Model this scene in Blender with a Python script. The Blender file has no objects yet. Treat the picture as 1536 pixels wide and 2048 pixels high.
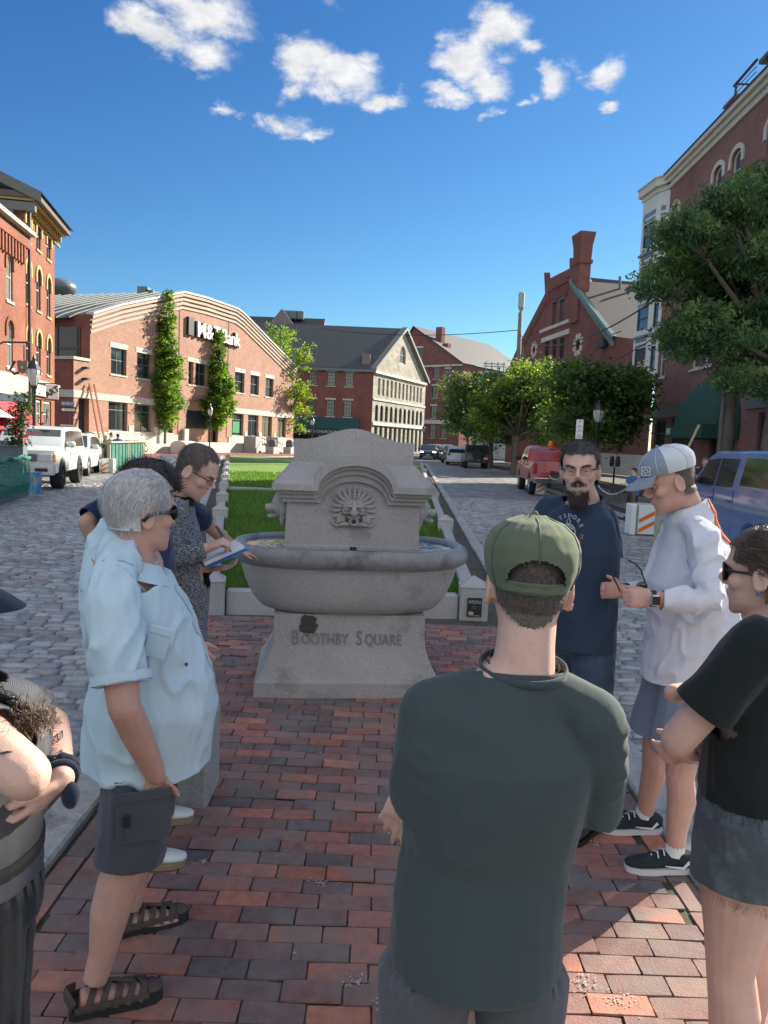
import bpy, bmesh, math, random
import numpy as np
from mathutils import Vector, Matrix, noise, geometry
R = math.radians
rnd = random.Random(7)
sc = bpy.context.scene
C = sc.collection
# ------------------------------------------------------------------ camera
HC = 1.85; FPX = 1500.0; PITCH = math.atan(142/1500.0); ROLL = R(2.4)
CAM = Vector((0, 0, HC))
_F = Vector((0, math.cos(PITCH), -math.sin(PITCH)))
_R0 = Vector((1, 0, 0)); _U0 = Vector((0, math.sin(PITCH), math.cos(PITCH)))
_Rt = _R0*math.cos(ROLL) + _U0*math.sin(ROLL)
_Up = _U0*math.cos(ROLL) - _R0*math.sin(ROLL)
cd = bpy.data.cameras.new('camera'); cam = bpy.data.objects.new('camera', cd); C.objects.link(cam)
cd.sensor_fit = 'VERTICAL'; cd.sensor_height = 36.0; cd.lens = FPX/2048*36; cd.clip_start = 0.05; cd.clip_end = 5000
cam.matrix_world = Matrix(((_Rt.x, _Up.x, -_F.x, 0), (_Rt.y, _Up.y, -_F.y, 0), (_Rt.z, _Up.z, -_F.z, HC), (0, 0, 0, 1)))
sc.camera = cam
def ray(px, py): return _F + _Rt*((px-768)/FPX) + _Up*((1024-py)/FPX)
def gp(px, py, z=0.0):            # point of the plane z seen at a photo pixel
 d = ray(px, py); return CAM + d*((z-HC)/d.z)
def at(px, py, Y):                # point at distance Y in front of the camera
 d = ray(px, py); return CAM + d*(Y/d.y)
# ------------------------------------------------------------------ light
SUN_AZ = R(50); SUN_EL = R(27)     # azimuth measured from +Y towards +X
w = bpy.data.worlds.new('World'); sc.world = w; w.use_nodes = True
nt = w.node_tree; nt.nodes.clear()
def N(t, k, **kw):
 n = t.nodes.new(k)
 for a, b in kw.items(): setattr(n, a, b)
 return n
def L(t, a, b): t.links.new(a, b)
def math_(t, op, a, b=None, clamp=False):
 n = N(t, 'ShaderNodeMath', operation=op); n.use_clamp = clamp
 for i, v in enumerate((a, b)):
  if v is None: continue
  if isinstance(v, (int, float)): n.inputs[i].default_value = v
  else: L(t, v, n.inputs[i])
 return n.outputs[0]
out = N(nt, 'ShaderNodeOutputWorld'); bg = N(nt, 'ShaderNodeBackground')
sky = N(nt, 'ShaderNodeTexSky', sky_type='NISHITA'); sky.sun_disc = False
sky.sun_elevation = SUN_EL; sky.sun_rotation = SUN_AZ; sky.altitude = 0; sky.air_density = 1.0; sky.dust_density = 0.1; sky.ozone_density = 4.0
# deepen the blue of the clear sky a little: a gentle power per channel
SKS = 0.143
_sp = N(nt, 'ShaderNodeSeparateColor'); L(nt, sky.outputs[0], _sp.inputs[0]); hs = N(nt, 'ShaderNodeCombineColor')
for _i, (_g, _a) in enumerate(((1.5, 1.0), (1.28, 1.03), (1.0, 1.0))):
 L(nt, math_(nt, 'MULTIPLY', math_(nt, 'POWER', math_(nt, 'MULTIPLY', _sp.outputs[_i], SKS), _g), _a/SKS), hs.inputs[_i])
tc = N(nt, 'ShaderNodeTexCoord')
# clouds: soft patches at fixed compass directions, broken up by fractal noise
vr = N(nt, 'ShaderNodeVectorMath', operation='NORMALIZE'); L(nt, tc.outputs['Generated'], vr.inputs[0])
sepn = N(nt, 'ShaderNodeSeparateXYZ'); L(nt, vr.outputs[0], sepn.inputs[0])
# project the direction on a flat cloud deck so the patches flatten towards the horizon
ln1 = N(nt, 'ShaderNodeTexNoise'); ln1.inputs['Scale'].default_value = 13; ln1.inputs['Detail'].default_value = 10; ln1.inputs['Roughness'].default_value = .62
ln2 = N(nt, 'ShaderNodeTexNoise'); ln2.inputs['Scale'].default_value = 40; ln2.inputs['Detail'].default_value = 8; ln2.inputs['Roughness'].default_value = .6
mpn = N(nt, 'ShaderNodeMapping'); mpn.inputs['Scale'].default_value = (1, 1, 1.8); L(nt, vr.outputs[0], mpn.inputs[0])
L(nt, mpn.outputs[0], ln1.inputs['Vector']); L(nt, mpn.outputs[0], ln2.inputs['Vector'])
CL = [(400,20,95,42,1),(300,60,85,45,1),(400,100,75,38,.9),(470,40,60,45,.55),(240,50,40,35,.7),(620,120,68,45,1.05),(690,150,75,42,1.05),(590,170,45,30,.8),(650,185,50,25,.8),(775,205,48,25,.85),(735,125,30,25,.7),
  (560,245,70,20,.75),(630,268,40,14,.7),(510,240,32,18,.6),(430,218,42,18,.72),(465,228,30,12,.5),(640,8,60,16,.4),
  (1000,65,65,42,1.05),(1060,90,32,20,.85),(930,115,68,42,1.1),(900,180,55,22,.95),(970,165,48,35,1),(1015,130,30,20,.5),(1108,158,38,34,1),(1150,120,30,20,.3),(1205,135,46,34,1),(1165,135,25,14,.5),(1215,200,28,12,.75),(980,222,26,14,.75),(1033,208,26,16,.75),(1060,190,20,20,.6)]
acc = None
warp = N(nt, 'ShaderNodeVectorMath', operation='MULTIPLY_ADD'); L(nt, ln1.outputs['Color'], warp.inputs[0]); warp.inputs[1].default_value = (.07,)*3
wadd = N(nt, 'ShaderNodeVectorMath', operation='SUBTRACT'); L(nt, vr.outputs[0], wadd.inputs[0]); wadd.inputs[1].default_value = (.035,)*3
L(nt, wadd.outputs[0], warp.inputs[2])
for (px, py, rx, ry, s) in CL:
 d0 = ray(px, py).normalized()
 e1 = Vector((d0.y, -d0.x, 0)).normalized(); e1 = (e1*math.cos(ROLL) - Vector((0,0,1))*math.sin(ROLL)); e2 = e1.cross(d0).normalized(); e1 = d0.cross(e2).normalized()
 sca = 1/ray(px, py).length
 dt1 = N(nt, 'ShaderNodeVectorMath', operation='DOT_PRODUCT'); L(nt, warp.outputs[0], dt1.inputs[0]); dt1.inputs[1].default_value = tuple(e1/(rx/FPX*sca*1.35))
 dt2 = N(nt, 'ShaderNodeVectorMath', operation='DOT_PRODUCT'); L(nt, warp.outputs[0], dt2.inputs[0]); dt2.inputs[1].default_value = tuple(e2/(ry/FPX*sca*1.35))
 a = math_(nt, 'MULTIPLY', dt1.outputs['Value'], dt1.outputs['Value']); b = math_(nt, 'MULTIPLY', dt2.outputs['Value'], dt2.outputs['Value'])
 q = math_(nt, 'SUBTRACT', 1.0, math_(nt, 'SQRT', math_(nt, 'ADD', a, b)))
 q = math_(nt, 'MULTIPLY', math_(nt, 'MAXIMUM', q, 0.0), s)
 acc = q if acc is None else math_(nt, 'MAXIMUM', acc, q)
front = math_(nt, 'GREATER_THAN', sepn.outputs[1], 0.0)
acc = math_(nt, 'MULTIPLY', acc, front)
# unseen broken clouds overhead and behind the viewer, added as neutral fill light
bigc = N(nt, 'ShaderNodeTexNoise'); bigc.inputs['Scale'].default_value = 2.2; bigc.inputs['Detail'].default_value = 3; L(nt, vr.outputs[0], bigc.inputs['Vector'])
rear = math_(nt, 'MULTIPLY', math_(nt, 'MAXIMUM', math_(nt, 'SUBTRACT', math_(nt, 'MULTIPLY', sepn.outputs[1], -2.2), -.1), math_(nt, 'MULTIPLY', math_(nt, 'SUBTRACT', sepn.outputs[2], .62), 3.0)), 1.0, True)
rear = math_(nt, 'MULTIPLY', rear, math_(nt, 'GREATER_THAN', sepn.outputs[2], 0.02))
rear_fill = math_(nt, 'MULTIPLY', rear, math_(nt, 'ADD', .46, math_(nt, 'MULTIPLY', math_(nt, 'SUBTRACT', bigc.outputs['Fac'], .5), 1.8)))
acc = math_(nt, 'MAXIMUM', acc, rear_fill)
nn = math_(nt, 'ADD', math_(nt, 'MULTIPLY', math_(nt, 'SUBTRACT', ln1.outputs['Fac'], .5), 2.0), math_(nt, 'MULTIPLY', math_(nt, 'SUBTRACT', ln2.outputs['Fac'], .5), 1.5))
has = math_(nt, 'MULTIPLY', acc, 8.0, True)
den = math_(nt, 'MULTIPLY', math_(nt, 'ADD', math_(nt, 'SUBTRACT', math_(nt, 'MULTIPLY', acc, 2.7), .42), nn), has)
rampc = N(nt, 'ShaderNodeMapRange'); rampc.interpolation_type = 'SMOOTHSTEP'
L(nt, den, rampc.inputs[0]); rampc.inputs[1].default_value = 0.0; rampc.inputs[2].default_value = 1.7
rampd = N(nt, 'ShaderNodeMapRange'); L(nt, ln2.outputs['Fac'], rampd.inputs[0]); rampd.inputs[1].default_value = .3; rampd.inputs[2].default_value = .7; rampd.inputs[3].default_value = .78; rampd.inputs[4].default_value = 1.05
ccol = N(nt, 'ShaderNodeVectorMath', operation='SCALE'); ccol.inputs[0].default_value = (6.9, 6.9, 6.95); L(nt, rampd.outputs[0], ccol.inputs['Scale'])
mixc = N(nt, 'ShaderNodeMixRGB'); L(nt, math_(nt, 'MULTIPLY', rampc.outputs[0], .95), mixc.inputs[0]); L(nt, hs.outputs[0], mixc.inputs[1]); cc2 = N(nt, 'ShaderNodeVectorMath', operation='SCALE'); L(nt, ccol.outputs[0], cc2.inputs[0]); L(nt, math_(nt, 'ADD', 1.0, math_(nt, 'MULTIPLY', rear, .85)), cc2.inputs['Scale']); L(nt, cc2.outputs[0], mixc.inputs[2])  # the added rear clouds are brightened to lift the fill light
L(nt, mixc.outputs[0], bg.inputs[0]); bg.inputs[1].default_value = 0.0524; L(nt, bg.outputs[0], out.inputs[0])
sl = bpy.data.lights.new('sun', 'SUN'); so = bpy.data.objects.new('sun', sl); C.objects.link(so)
sl.energy = 5.0; sl.angle = R(.5); sl.color = (1.0, .90, .74)
sdir = Vector((math.sin(SUN_AZ)*math.cos(SUN_EL), math.cos(SUN_AZ)*math.cos(SUN_EL), math.sin(SUN_EL)))
so.rotation_euler = sdir.to_track_quat('Z', 'Y').to_euler(); so.location = (20, 20, 30)
sc.view_settings.view_transform = 'Standard'; sc.view_settings.look = 'None'; sc.view_settings.gamma = 1.0
sc.view_settings.exposure = 1.45
sc.cycles.max_bounces = 8; sc.cycles.transparent_max_bounces = 8
# ------------------------------------------------------------------ object helpers
def wloc(o):
 v = Vector((0, 0, 0))
 while o is not None: v = v + o.location; o = o.parent
 return v
def tag(o, label=None, cat=None, group=None, kind=None):
 if label: o['label'] = label
 if cat: o['category'] = cat
 if group: o['group'] = group
 if kind: o['kind'] = kind
 return o
def thing(name, loc, label, cat, group=None):
 o = bpy.data.objects.new(name, None); C.objects.link(o); o.location = loc; o.empty_display_size = .2
 return tag(o, label, cat, group)
def copy_tree(o, parent=None, loc=None, rz=None, label=None, scale=None):
 c = o.copy(); C.objects.link(c); c.parent = parent
 if loc is not None: c.location = loc
 if rz is not None: c.rotation_euler = (0, 0, rz)
 if scale is not None: c.scale = (scale,)*3
 if label: c['label'] = label
 for ch in list(o.children): copy_tree(ch, c)
 return c
class MB:
 def __init__(s): s.v = []; s.f = []; s.uv = {}; s.M = None; s.col = []; s.mi = []; s.cur = 0
 def add(s, vs, fs, uvs=None, col=None):
  n = len(s.v)
  for p in vs:
   p = Vector(p)
   if s.M is not None: p = s.M @ p
   s.v.append(p)
  for i, f in enumerate(fs):
   if uvs is not None: s.uv[len(s.f)] = [uvs[k] for k in f]
   s.f.append([n+k for k in f]); s.mi.append(s.cur)
   s.col.append(col)
  return n
 def box(s, lo, hi, M=None, col=None):
  x0, y0, z0 = lo; x1, y1, z1 = hi
  vs = [Vector(p) for p in ((x0,y0,z0),(x1,y0,z0),(x1,y1,z0),(x0,y1,z0),(x0,y0,z1),(x1,y0,z1),(x1,y1,z1),(x0,y1,z1))]
  if M is not None: vs = [M @ p for p in vs]
  s.add(vs, [(0,3,2,1),(4,5,6,7),(0,1,5,4),(1,2,6,5),(2,3,7,6),(3,0,4,7)], col=col)
 def cbox(s, c, sz, M=None, col=None):
  s.box((c[0]-sz[0]/2, c[1]-sz[1]/2, c[2]-sz[2]/2), (c[0]+sz[0]/2, c[1]+sz[1]/2, c[2]+sz[2]/2), M, col)
 def bbox(s, lo, hi, b=.01, M=None, col=None):      # box with chamfered edges
  x0, y0, z0 = lo; x1, y1, z1 = hi
  b = min(b, (x1-x0)/2.01, (y1-y0)/2.01, (z1-z0)/2.01)
  vs = []
  idx = {}
  for ix, X in enumerate((x0, x1)):
   for iy, Y in enumerate((y0, y1)):
    for iz, Z in enumerate((z0, z1)):
     sx = b if ix == 0 else -b; sy = b if iy == 0 else -b; sz = b if iz == 0 else -b
     idx[(ix,iy,iz,0)] = len(vs); vs.append(Vector((X, Y+sy, Z+sz)))
     idx[(ix,iy,iz,1)] = len(vs); vs.append(Vector((X+sx, Y, Z+sz)))
     idx[(ix,iy,iz,2)] = len(vs); vs.append(Vector((X+sx, Y+sy, Z)))
  I = idx; fs = []
  for i in (0,1): fs.append([I[(i,0,0,0)],I[(i,1,0,0)],I[(i,1,1,0)],I[(i,0,1,0)]])
  for i in (0,1): fs.append([I[(0,i,0,1)],I[(1,i,0,1)],I[(1,i,1,1)],I[(0,i,1,1)]])
  for i in (0,1): fs.append([I[(0,0,i,2)],I[(1,0,i,2)],I[(1,1,i,2)],I[(0,1,i,2)]])
  for a in (0,1):
   for c_ in (0,1):
    fs.append([I[(a,c_,0,0)],I[(a,c_,1,0)],I[(a,c_,1,1)],I[(a,c_,0,1)]])
    fs.append([I[(a,0,c_,0)],I[(a,1,c_,0)],I[(a,1,c_,2)],I[(a,0,c_,2)]])
    fs.append([I[(0,a,c_,1)],I[(1,a,c_,1)],I[(1,a,c_,2)],I[(0,a,c_,2)]])
  for a in (0,1):
   for c_ in (0,1):
    for e in (0,1): fs.append([I[(a,c_,e,0)],I[(a,c_,e,1)],I[(a,c_,e,2)]])
  cen = Vector(((x0+x1)/2, (y0+y1)/2, (z0+z1)/2))
  o = []
  for f in fs:
   p = [vs[k] for k in f]; nrm = (p[1]-p[0]).cross(p[2]-p[0]); fc = sum(p, Vector())/len(p)
   o.append(f if nrm.dot(fc-cen) > 0 else f[::-1])
  if M is not None: vs = [M @ p for p in vs]
  s.add(vs, o, col=col)
 def tube(s, pts, rad, n=8, caps=True, col=None, up=None, flat=1.0, closed=False):
  pts = [Vector(p) for p in pts]; m = len(pts)
  if isinstance(rad, (int, float)): rad = [rad]*m
  vs = []; fs = []; U = None
  for i, p in enumerate(pts):
   if closed: t = (pts[(i+1) % m]-pts[i-1])
   else: t = (pts[min(i+1, m-1)]-pts[max(i-1, 0)])
   t = t.normalized() if t.length > 1e-9 else Vector((0,0,1))
   if up is not None: U = (Vector(up)-t*Vector(up).dot(t))
   elif U is None: U = t.orthogonal()
   else: U = U-t*U.dot(t)
   if U.length < 1e-6: U = t.orthogonal()
   U = U.normalized(); V = t.cross(U)
   r = rad[i]; ra, rb = (r if isinstance(r, tuple) else (r, r*flat))
   for k in range(n):
    a = 2*math.pi*k/n; vs.append(p+V*math.cos(a)*ra+U*math.sin(a)*rb)
  for i in range(m if closed else m-1):
   for k in range(n):
    a = i*n+k; b = i*n+(k+1) % n; c = ((i+1) % m)*n+(k+1) % n; d = ((i+1) % m)*n+k
    fs.append((a, b, c, d))
  if caps and not closed: fs.append(tuple(range(n))[::-1]); fs.append(tuple(range((m-1)*n, m*n)))
  s.add(vs, fs, col=col)
 def lathe(s, prof, c=(0,0,0), n=16, caps=True, col=None, M=None):
  c = Vector(c); vs = []; fs = []
  for (r, z) in prof:
   for k in range(n):
    a = 2*math.pi*k/n; q = c+Vector((r*math.cos(a), r*math.sin(a), z)); vs.append(M @ q if M is not None else q)
  for i in range(len(prof)-1):
   for k in range(n): fs.append((i*n+k, i*n+(k+1) % n, (i+1)*n+(k+1) % n, (i+1)*n+k))
  if caps: fs.append(tuple(range(n))[::-1]); fs.append(tuple(range((len(prof)-1)*n, len(prof)*n)))
  s.add(vs, fs, col=col)
 def ball(s, c, r, n=12, m=8, M=None, col=None):
  c = Vector(c); r = (r,)*3 if isinstance(r, (int, float)) else r
  vs = []; fs = []
  for i in range(m+1):
   th = math.pi*i/m
   for k in range(n):
    a = 2*math.pi*k/n; q = Vector((r[0]*math.sin(th)*math.cos(a), r[1]*math.sin(th)*math.sin(a), r[2]*math.cos(th)))
    vs.append((M @ q if M is not None else q)+c)
  for i in range(m):
   for k in range(n): fs.append((i*n+k, (i+1)*n+k, (i+1)*n+(k+1) % n, i*n+(k+1) % n))
  s.add(vs, fs, col=col)
 def prism(s, poly, axis, d0, d1, col=None):        # polygon in the plane given by (origin, e1, e2, normal)
  o, e1, e2, nn_ = axis
  k = len(poly)
  vs = [o+e1*a+e2*b+nn_*d0 for a, b in poly]+[o+e1*a+e2*b+nn_*d1 for a, b in poly]
  fs = [tuple(range(k)), tuple(range(2*k-1, k-1, -1))]+[(i, i+k, (i+1) % k+k, (i+1) % k) for i in range(k)]
  s.add(vs, fs, col=col)
 def build(s, name, mat, parent=None, smooth=False, label=None, fix=True, colattr=None, merge=False):
  me = bpy.data.meshes.new(name)
  off = wloc(parent) if parent is not None else Vector((0,0,0))
  me.from_pydata([tuple(p-off) for p in s.v], [], s.f); me.update()
  if s.uv:
   ul = me.uv_layers.new(name='UVMap')
   for fi, cs in s.uv.items():
    p = me.polygons[fi]
    for li, uvc in zip(p.loop_indices, cs): ul.data[li].uv = uvc
  if any(c is not None for c in s.col):
   ca = me.color_attributes.new('tone', 'FLOAT_COLOR', 'CORNER'); arr = np.ones((len(me.loops), 4), 'f')
   k = 0
   for f, c in zip(s.f, s.col):
    if c is not None: arr[k:k+len(f), :3] = c
    k += len(f)
   ca.data.foreach_set('color', arr.ravel())
  mats = mat if isinstance(mat, (list, tuple)) else [mat]
  for m_ in mats: me.materials.append(m_)
  if len(mats) > 1: me.polygons.foreach_set('material_index', s.mi)
  if fix or merge:
   bm = bmesh.new(); bm.from_mesh(me)
   if merge: bmesh.ops.remove_doubles(bm, verts=bm.verts, dist=1e-4)
   if fix: bmesh.ops.recalc_face_normals(bm, faces=bm.faces)
   bm.to_mesh(me); bm.free()
  if smooth: smooth_mesh(me, smooth)
  o = bpy.data.objects.new(name, me); C.objects.link(o); o.parent = parent
  if label: o['label'] = label
  return o
def smooth_mesh(me, ang=None):
 me.polygons.foreach_set('use_smooth', [True]*len(me.polygons))
 if ang is not None and ang is not True:
  bm = bmesh.new(); bm.from_mesh(me)
  a = R(ang)
  for e in bm.edges:
   if len(e.link_faces) == 2 and e.calc_face_angle(0) > a: e.smooth = False
  bm.to_mesh(me); bm.free()
# ------------------------------------------------------------------ materials
_mc = {}
def PM(name, col, rough=.8, var=.12, vs=3.0, bump=0.0, bs=60.0, metal=0.0, spec=.5, sss=0.0, tone=False, var2=0.0, vs2=.4, coat=0.0, dirt=None, sheen=0.0, trans=0.0, coords='pos', aniso=None):
 if name in _mc: return _mc[name]
 m = bpy.data.materials.new(name); m.use_nodes = True; t = m.node_tree; b = t.nodes['Principled BSDF']
 g = N(t, 'ShaderNodeNewGeometry') if coords == 'pos' else N(t, 'ShaderNodeTexCoord')
 P = g.outputs['Position'] if coords == 'pos' else g.outputs['Object']
 if aniso:
  mp = N(t, 'ShaderNodeMapping'); mp.inputs['Scale'].default_value = aniso; L(t, P, mp.inputs[0]); PA = mp.outputs[0]
 else: PA = P
 n1 = N(t, 'ShaderNodeTexNoise'); n1.inputs['Scale'].default_value = vs; n1.inputs['Detail'].default_value = 6; n1.inputs['Roughness'].default_value = .6; L(t, PA, n1.inputs['Vector'])
 mr = N(t, 'ShaderNodeMapRange'); mr.inputs[1].default_value = .25; mr.inputs[2].default_value = .75; mr.inputs[3].default_value = 1-var; mr.inputs[4].default_value = 1+var; L(t, n1.outputs['Fac'], mr.inputs[0])
 fac = mr.outputs[0]
 if var2:
  n2 = N(t, 'ShaderNodeTexNoise'); n2.inputs['Scale'].default_value = vs2; n2.inputs['Detail'].default_value = 4; L(t, P, n2.inputs['Vector'])
  m2 = N(t, 'ShaderNodeMapRange'); m2.inputs[1].default_value = .3; m2.inputs[2].default_value = .7; m2.inputs[3].default_value = 1-var2; m2.inputs[4].default_value = 1+var2; L(t, n2.outputs['Fac'], m2.inputs[0])
  fac = math_(t, 'MULTIPLY', fac, m2.outputs[0])
 sv = N(t, 'ShaderNodeVectorMath', operation='SCALE'); L(t, fac, sv.inputs['Scale'])
 if tone:
  ca = N(t, 'ShaderNodeVertexColor', layer_name='tone'); mu = N(t, 'ShaderNodeVectorMath', operation='MULTIPLY'); L(t, ca.outputs[0], mu.inputs[0]); mu.inputs[1].default_value = col; L(t, mu.outputs[0], sv.inputs[0])
 else: sv.inputs[0].default_value = col
 colout = sv.outputs[0]
 if dirt:
  dc, dsc, lo, hi = dirt
  nd = N(t, 'ShaderNodeTexNoise'); nd.inputs['Scale'].default_value = dsc; nd.inputs['Detail'].default_value = 7; nd.inputs['Roughness'].default_value = .65; L(t, P, nd.inputs['Vector'])
  md = N(t, 'ShaderNodeMapRange'); md.inputs[1].default_value = lo; md.inputs[2].default_value = hi; L(t, nd.outputs['Fac'], md.inputs[0])
  mx = N(t, 'ShaderNodeMixRGB'); L(t, md.outputs[0], mx.inputs[0]); L(t, colout, mx.inputs[1]); mx.inputs[2].default_value = (*dc, 1); colout = mx.outputs[0]
 L(t, colout, b.inputs['Base Color'])
 b.inputs['Roughness'].default_value = rough; b.inputs['Metallic'].default_value = metal; b.inputs['Specular IOR Level'].default_value = spec
 if sss: b.inputs['Subsurface Weight'].default_value = sss; b.inputs['Subsurface Radius'].default_value = (1.0, .3, .15); b.inputs['Subsurface Scale'].default_value = .012
 if coat: b.inputs['Coat Weight'].default_value = coat; b.inputs['Coat Roughness'].default_value = .05
 if sheen: b.inputs['Sheen Weight'].default_value = sheen; b.inputs['Sheen Roughness'].default_value = .35
 if trans: b.inputs['Transmission Weight'].default_value = trans
 if bump:
  nb = N(t, 'ShaderNodeTexNoise'); nb.inputs['Scale'].default_value = bs; nb.inputs['Detail'].default_value = 5; L(t, PA, nb.inputs['Vector'])
  bp = N(t, 'ShaderNodeBump'); bp.inputs['Strength'].default_value = bump; bp.inputs['Distance'].default_value = .01; L(t, nb.outputs['Fac'], bp.inputs['Height']); L(t, bp.outputs[0], b.inputs['Normal'])
 _mc[name] = m; return m
def brick_mat(name, c1, c2, mortar, bw=.21, bh=.07, mw=.012, rough=.9, patch=.25):
 if name in _mc: return _mc[name]
 m = bpy.data.materials.new(name); m.use_nodes = True; t = m.node_tree; b = t.nodes['Principled BSDF']
 uv = N(t, 'ShaderNodeTexCoord'); br = N(t, 'ShaderNodeTexBrick'); L(t, uv.outputs['UV'], br.inputs['Vector'])
 br.inputs['Scale'].default_value = 1.0; br.inputs['Brick Width'].default_value = bw; br.inputs['Row Height'].default_value = bh; br.inputs['Mortar Size'].default_value = mw/2; br.inputs['Mortar Smooth'].default_value = .3; br.inputs['Bias'].default_value = 0
 br.inputs['Color1'].default_value = (*c1, 1); br.inputs['Color2'].default_value = (*c2, 1); br.inputs['Mortar'].default_value = (*mortar, 1)
 n1 = N(t, 'ShaderNodeTexNoise'); n1.inputs['Scale'].default_value = .5; n1.inputs['Detail'].default_value = 8; n1.inputs['Roughness'].default_value = .65; L(t, uv.outputs['UV'], n1.inputs['Vector'])
 mr = N(t, 'ShaderNodeMapRange'); mr.inputs[1].default_value = .25; mr.inputs[2].default_value = .75; mr.inputs[3].default_value = 1-patch; mr.inputs[4].default_value = 1+patch; L(t, n1.outputs['Fac'], mr.inputs[0])
 sv = N(t, 'ShaderNodeVectorMath', operation='SCALE'); L(t, br.outputs['Color'], sv.inputs[0]); L(t, mr.outputs[0], sv.inputs['Scale']); L(t, sv.outputs[0], b.inputs['Base Color'])
 b.inputs['Roughness'].default_value = rough; b.inputs['Specular IOR Level'].default_value = .3
 bp = N(t, 'ShaderNodeBump'); bp.inputs['Strength'].default_value = .6; bp.inputs['Distance'].default_value = .01; bp.invert = True; L(t, br.outputs['Fac'], bp.inputs['Height']); L(t, bp.outputs[0], b.inputs['Normal'])
 _mc[name] = m; return m
M_glass = PM('window_glass', (.018,.026,.028), .06, .3, .8, spec=.8)
M_glassb = PM('window_glass_blinds', (.16,.18,.16), .12, .35, .5, spec=.8)
M_black = PM('black_metal', (.015,.016,.017), .45)
M_white = PM('white_paint', (.72,.73,.72), .5, .06)
M_granite = PM('granite', (.36,.35,.345), .75, .40, 140, bump=.35, bs=220, var2=.12, vs2=1.3)
M_stone = PM('cut_stone', (.52,.49,.43), .8, .12, 2.0, var2=.08)
def text_mesh(txt, size, M, name, mat, parent, ext=.01, align='CENTER', spacing=1.0, bold=0.0, label=None, res=3):
 cu = bpy.data.curves.new(name, 'FONT'); cu.body = txt; cu.size = size; cu.extrude = ext; cu.align_x = align; cu.align_y = 'CENTER'; cu.space_character = spacing; cu.offset = bold; cu.resolution_u = res
 to = bpy.data.objects.new(name, cu); C.objects.link(to)
 bpy.context.view_layer.update()
 me = bpy.data.meshes.new_from_object(to.evaluated_get(bpy.context.evaluated_depsgraph_get())); bpy.data.objects.remove(to); bpy.data.curves.remove(cu)
 off = wloc(parent) if parent is not None else Vector()
 me.transform(Matrix.Translation(-off) @ M); me.materials.clear(); me.materials.append(mat)
 o = bpy.data.objects.new(name, me); C.objects.link(o); o.parent = parent
 if label: o['label'] = label
 return o
def frame(o, ex, ez):     # matrix with x along ex, y along ez (text plane), z out
 ex = Vector(ex).normalized(); ez = Vector(ez); ez = (ez-ex*ez.dot(ex)).normalized(); n = ex.cross(ez)
 return Matrix(((ex.x, ez.x, n.x, o[0]), (ex.y, ez.y, n.y, o[1]), (ex.z, ez.z, n.z, o[2]), (0,0,0,1)))
# ================================================================== ground
def np_mesh(name, verts, faces_arr, mat, parent=None, tone=None, smooth=True, uv=None):
 me = bpy.data.meshes.new(name); V = np.asarray(verts, 'f'); Fa = np.asarray(faces_arr, 'i'); k = Fa.shape[1]
 off = wloc(parent) if parent is not None else Vector(); V = V-np.array(off[:], 'f')
 me.vertices.add(len(V)); me.vertices.foreach_set('co', V.ravel())
 me.loops.add(Fa.size); me.loops.foreach_set('vertex_index', Fa.ravel())
 me.polygons.add(len(Fa)); me.polygons.foreach_set('loop_start', np.arange(0, Fa.size, k, dtype='i'))
 me.polygons.foreach_set('use_smooth', [bool(smooth)]*len(Fa))
 me.update(calc_edges=True)
 if tone is not None:
  ca = me.color_attributes.new('tone', 'FLOAT_COLOR', 'POINT'); T = np.ones((len(V), 4), 'f'); T[:, :3] = tone; ca.data.foreach_set('color', T.ravel())
 me.materials.append(mat)
 o = bpy.data.objects.new(name, me); C.objects.link(o); o.parent = parent
 return o
rng = np.random.default_rng(5)
def stones(name, cells, mat, top=.0, drop=.035, ed=(.95, .9), crown=.006, jit=.003, tilt=.02, nu=6, nv=5, tonef=None, rough=.0, sm=True, pj=.03):
 """cells: array (cx, cy, sx, sy, ang); builds one cushion-topped stone per cell"""
 cells = np.asarray(cells, 'f'); n = len(cells)
 us = np.array([-1, -ed[0], -.5, .5, ed[0], 1]); vs = np.array([-1, -ed[1], 0, ed[1], 1])
 uu, vv = np.meshgrid(us, vs, indexing='ij'); uu = uu.ravel(); vv = vv.ravel()
 edge = (np.abs(uu) > .99) | (np.abs(vv) > .99)
 shoulder = ((np.abs(uu) > .9) | (np.abs(vv) > .86)) & ~edge
 h = np.where(edge, -drop, np.where(shoulder, -crown*1.2, crown*(1-.6*uu**2-.4*vv**2)))
 U = uu[None]*(1-.0*edge); m = len(uu)
 X = uu[None]*cells[:, 2:3]/2*(1+rng.normal(0, pj, (n, m))*(.3 if pj < .02 else 1)); Y = vv[None]*cells[:, 3:4]/2*(1+rng.normal(0, pj*1.3, (n, m)))
 # rounded corners
 cr = (np.abs(uu) > .9) & (np.abs(vv) > .86)
 X = X*np.where(cr, .985, 1); Y = Y*np.where(cr, .97, 1)
 Z = h[None]+rng.normal(0, jit, (n, 1))+X*rng.normal(0, tilt, (n, 1))+Y*rng.normal(0, tilt, (n, 1))+rng.normal(0, rough, (n, m))*(~edge)
 a = cells[:, 4:5]; xr = X*np.cos(a)-Y*np.sin(a)+cells[:, 0:1]; yr = X*np.sin(a)+Y*np.cos(a)+cells[:, 1:2]
 V = np.stack([xr, yr, Z+top], -1).reshape(-1, 3)
 q = [(i*5+j, (i+1)*5+j, (i+1)*5+j+1, i*5+j+1) for i in range(5) for j in range(4)]
 q = np.array(q)[None]+(np.arange(n)*m)[:, None, None]
 tone = np.repeat(tonef(n, cells), m, axis=0) if tonef is not None else None
 o = np_mesh(name, V, q.reshape(-1, 4), mat, tone=tone, smooth=sm); tag(o, kind='structure'); return o
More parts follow.
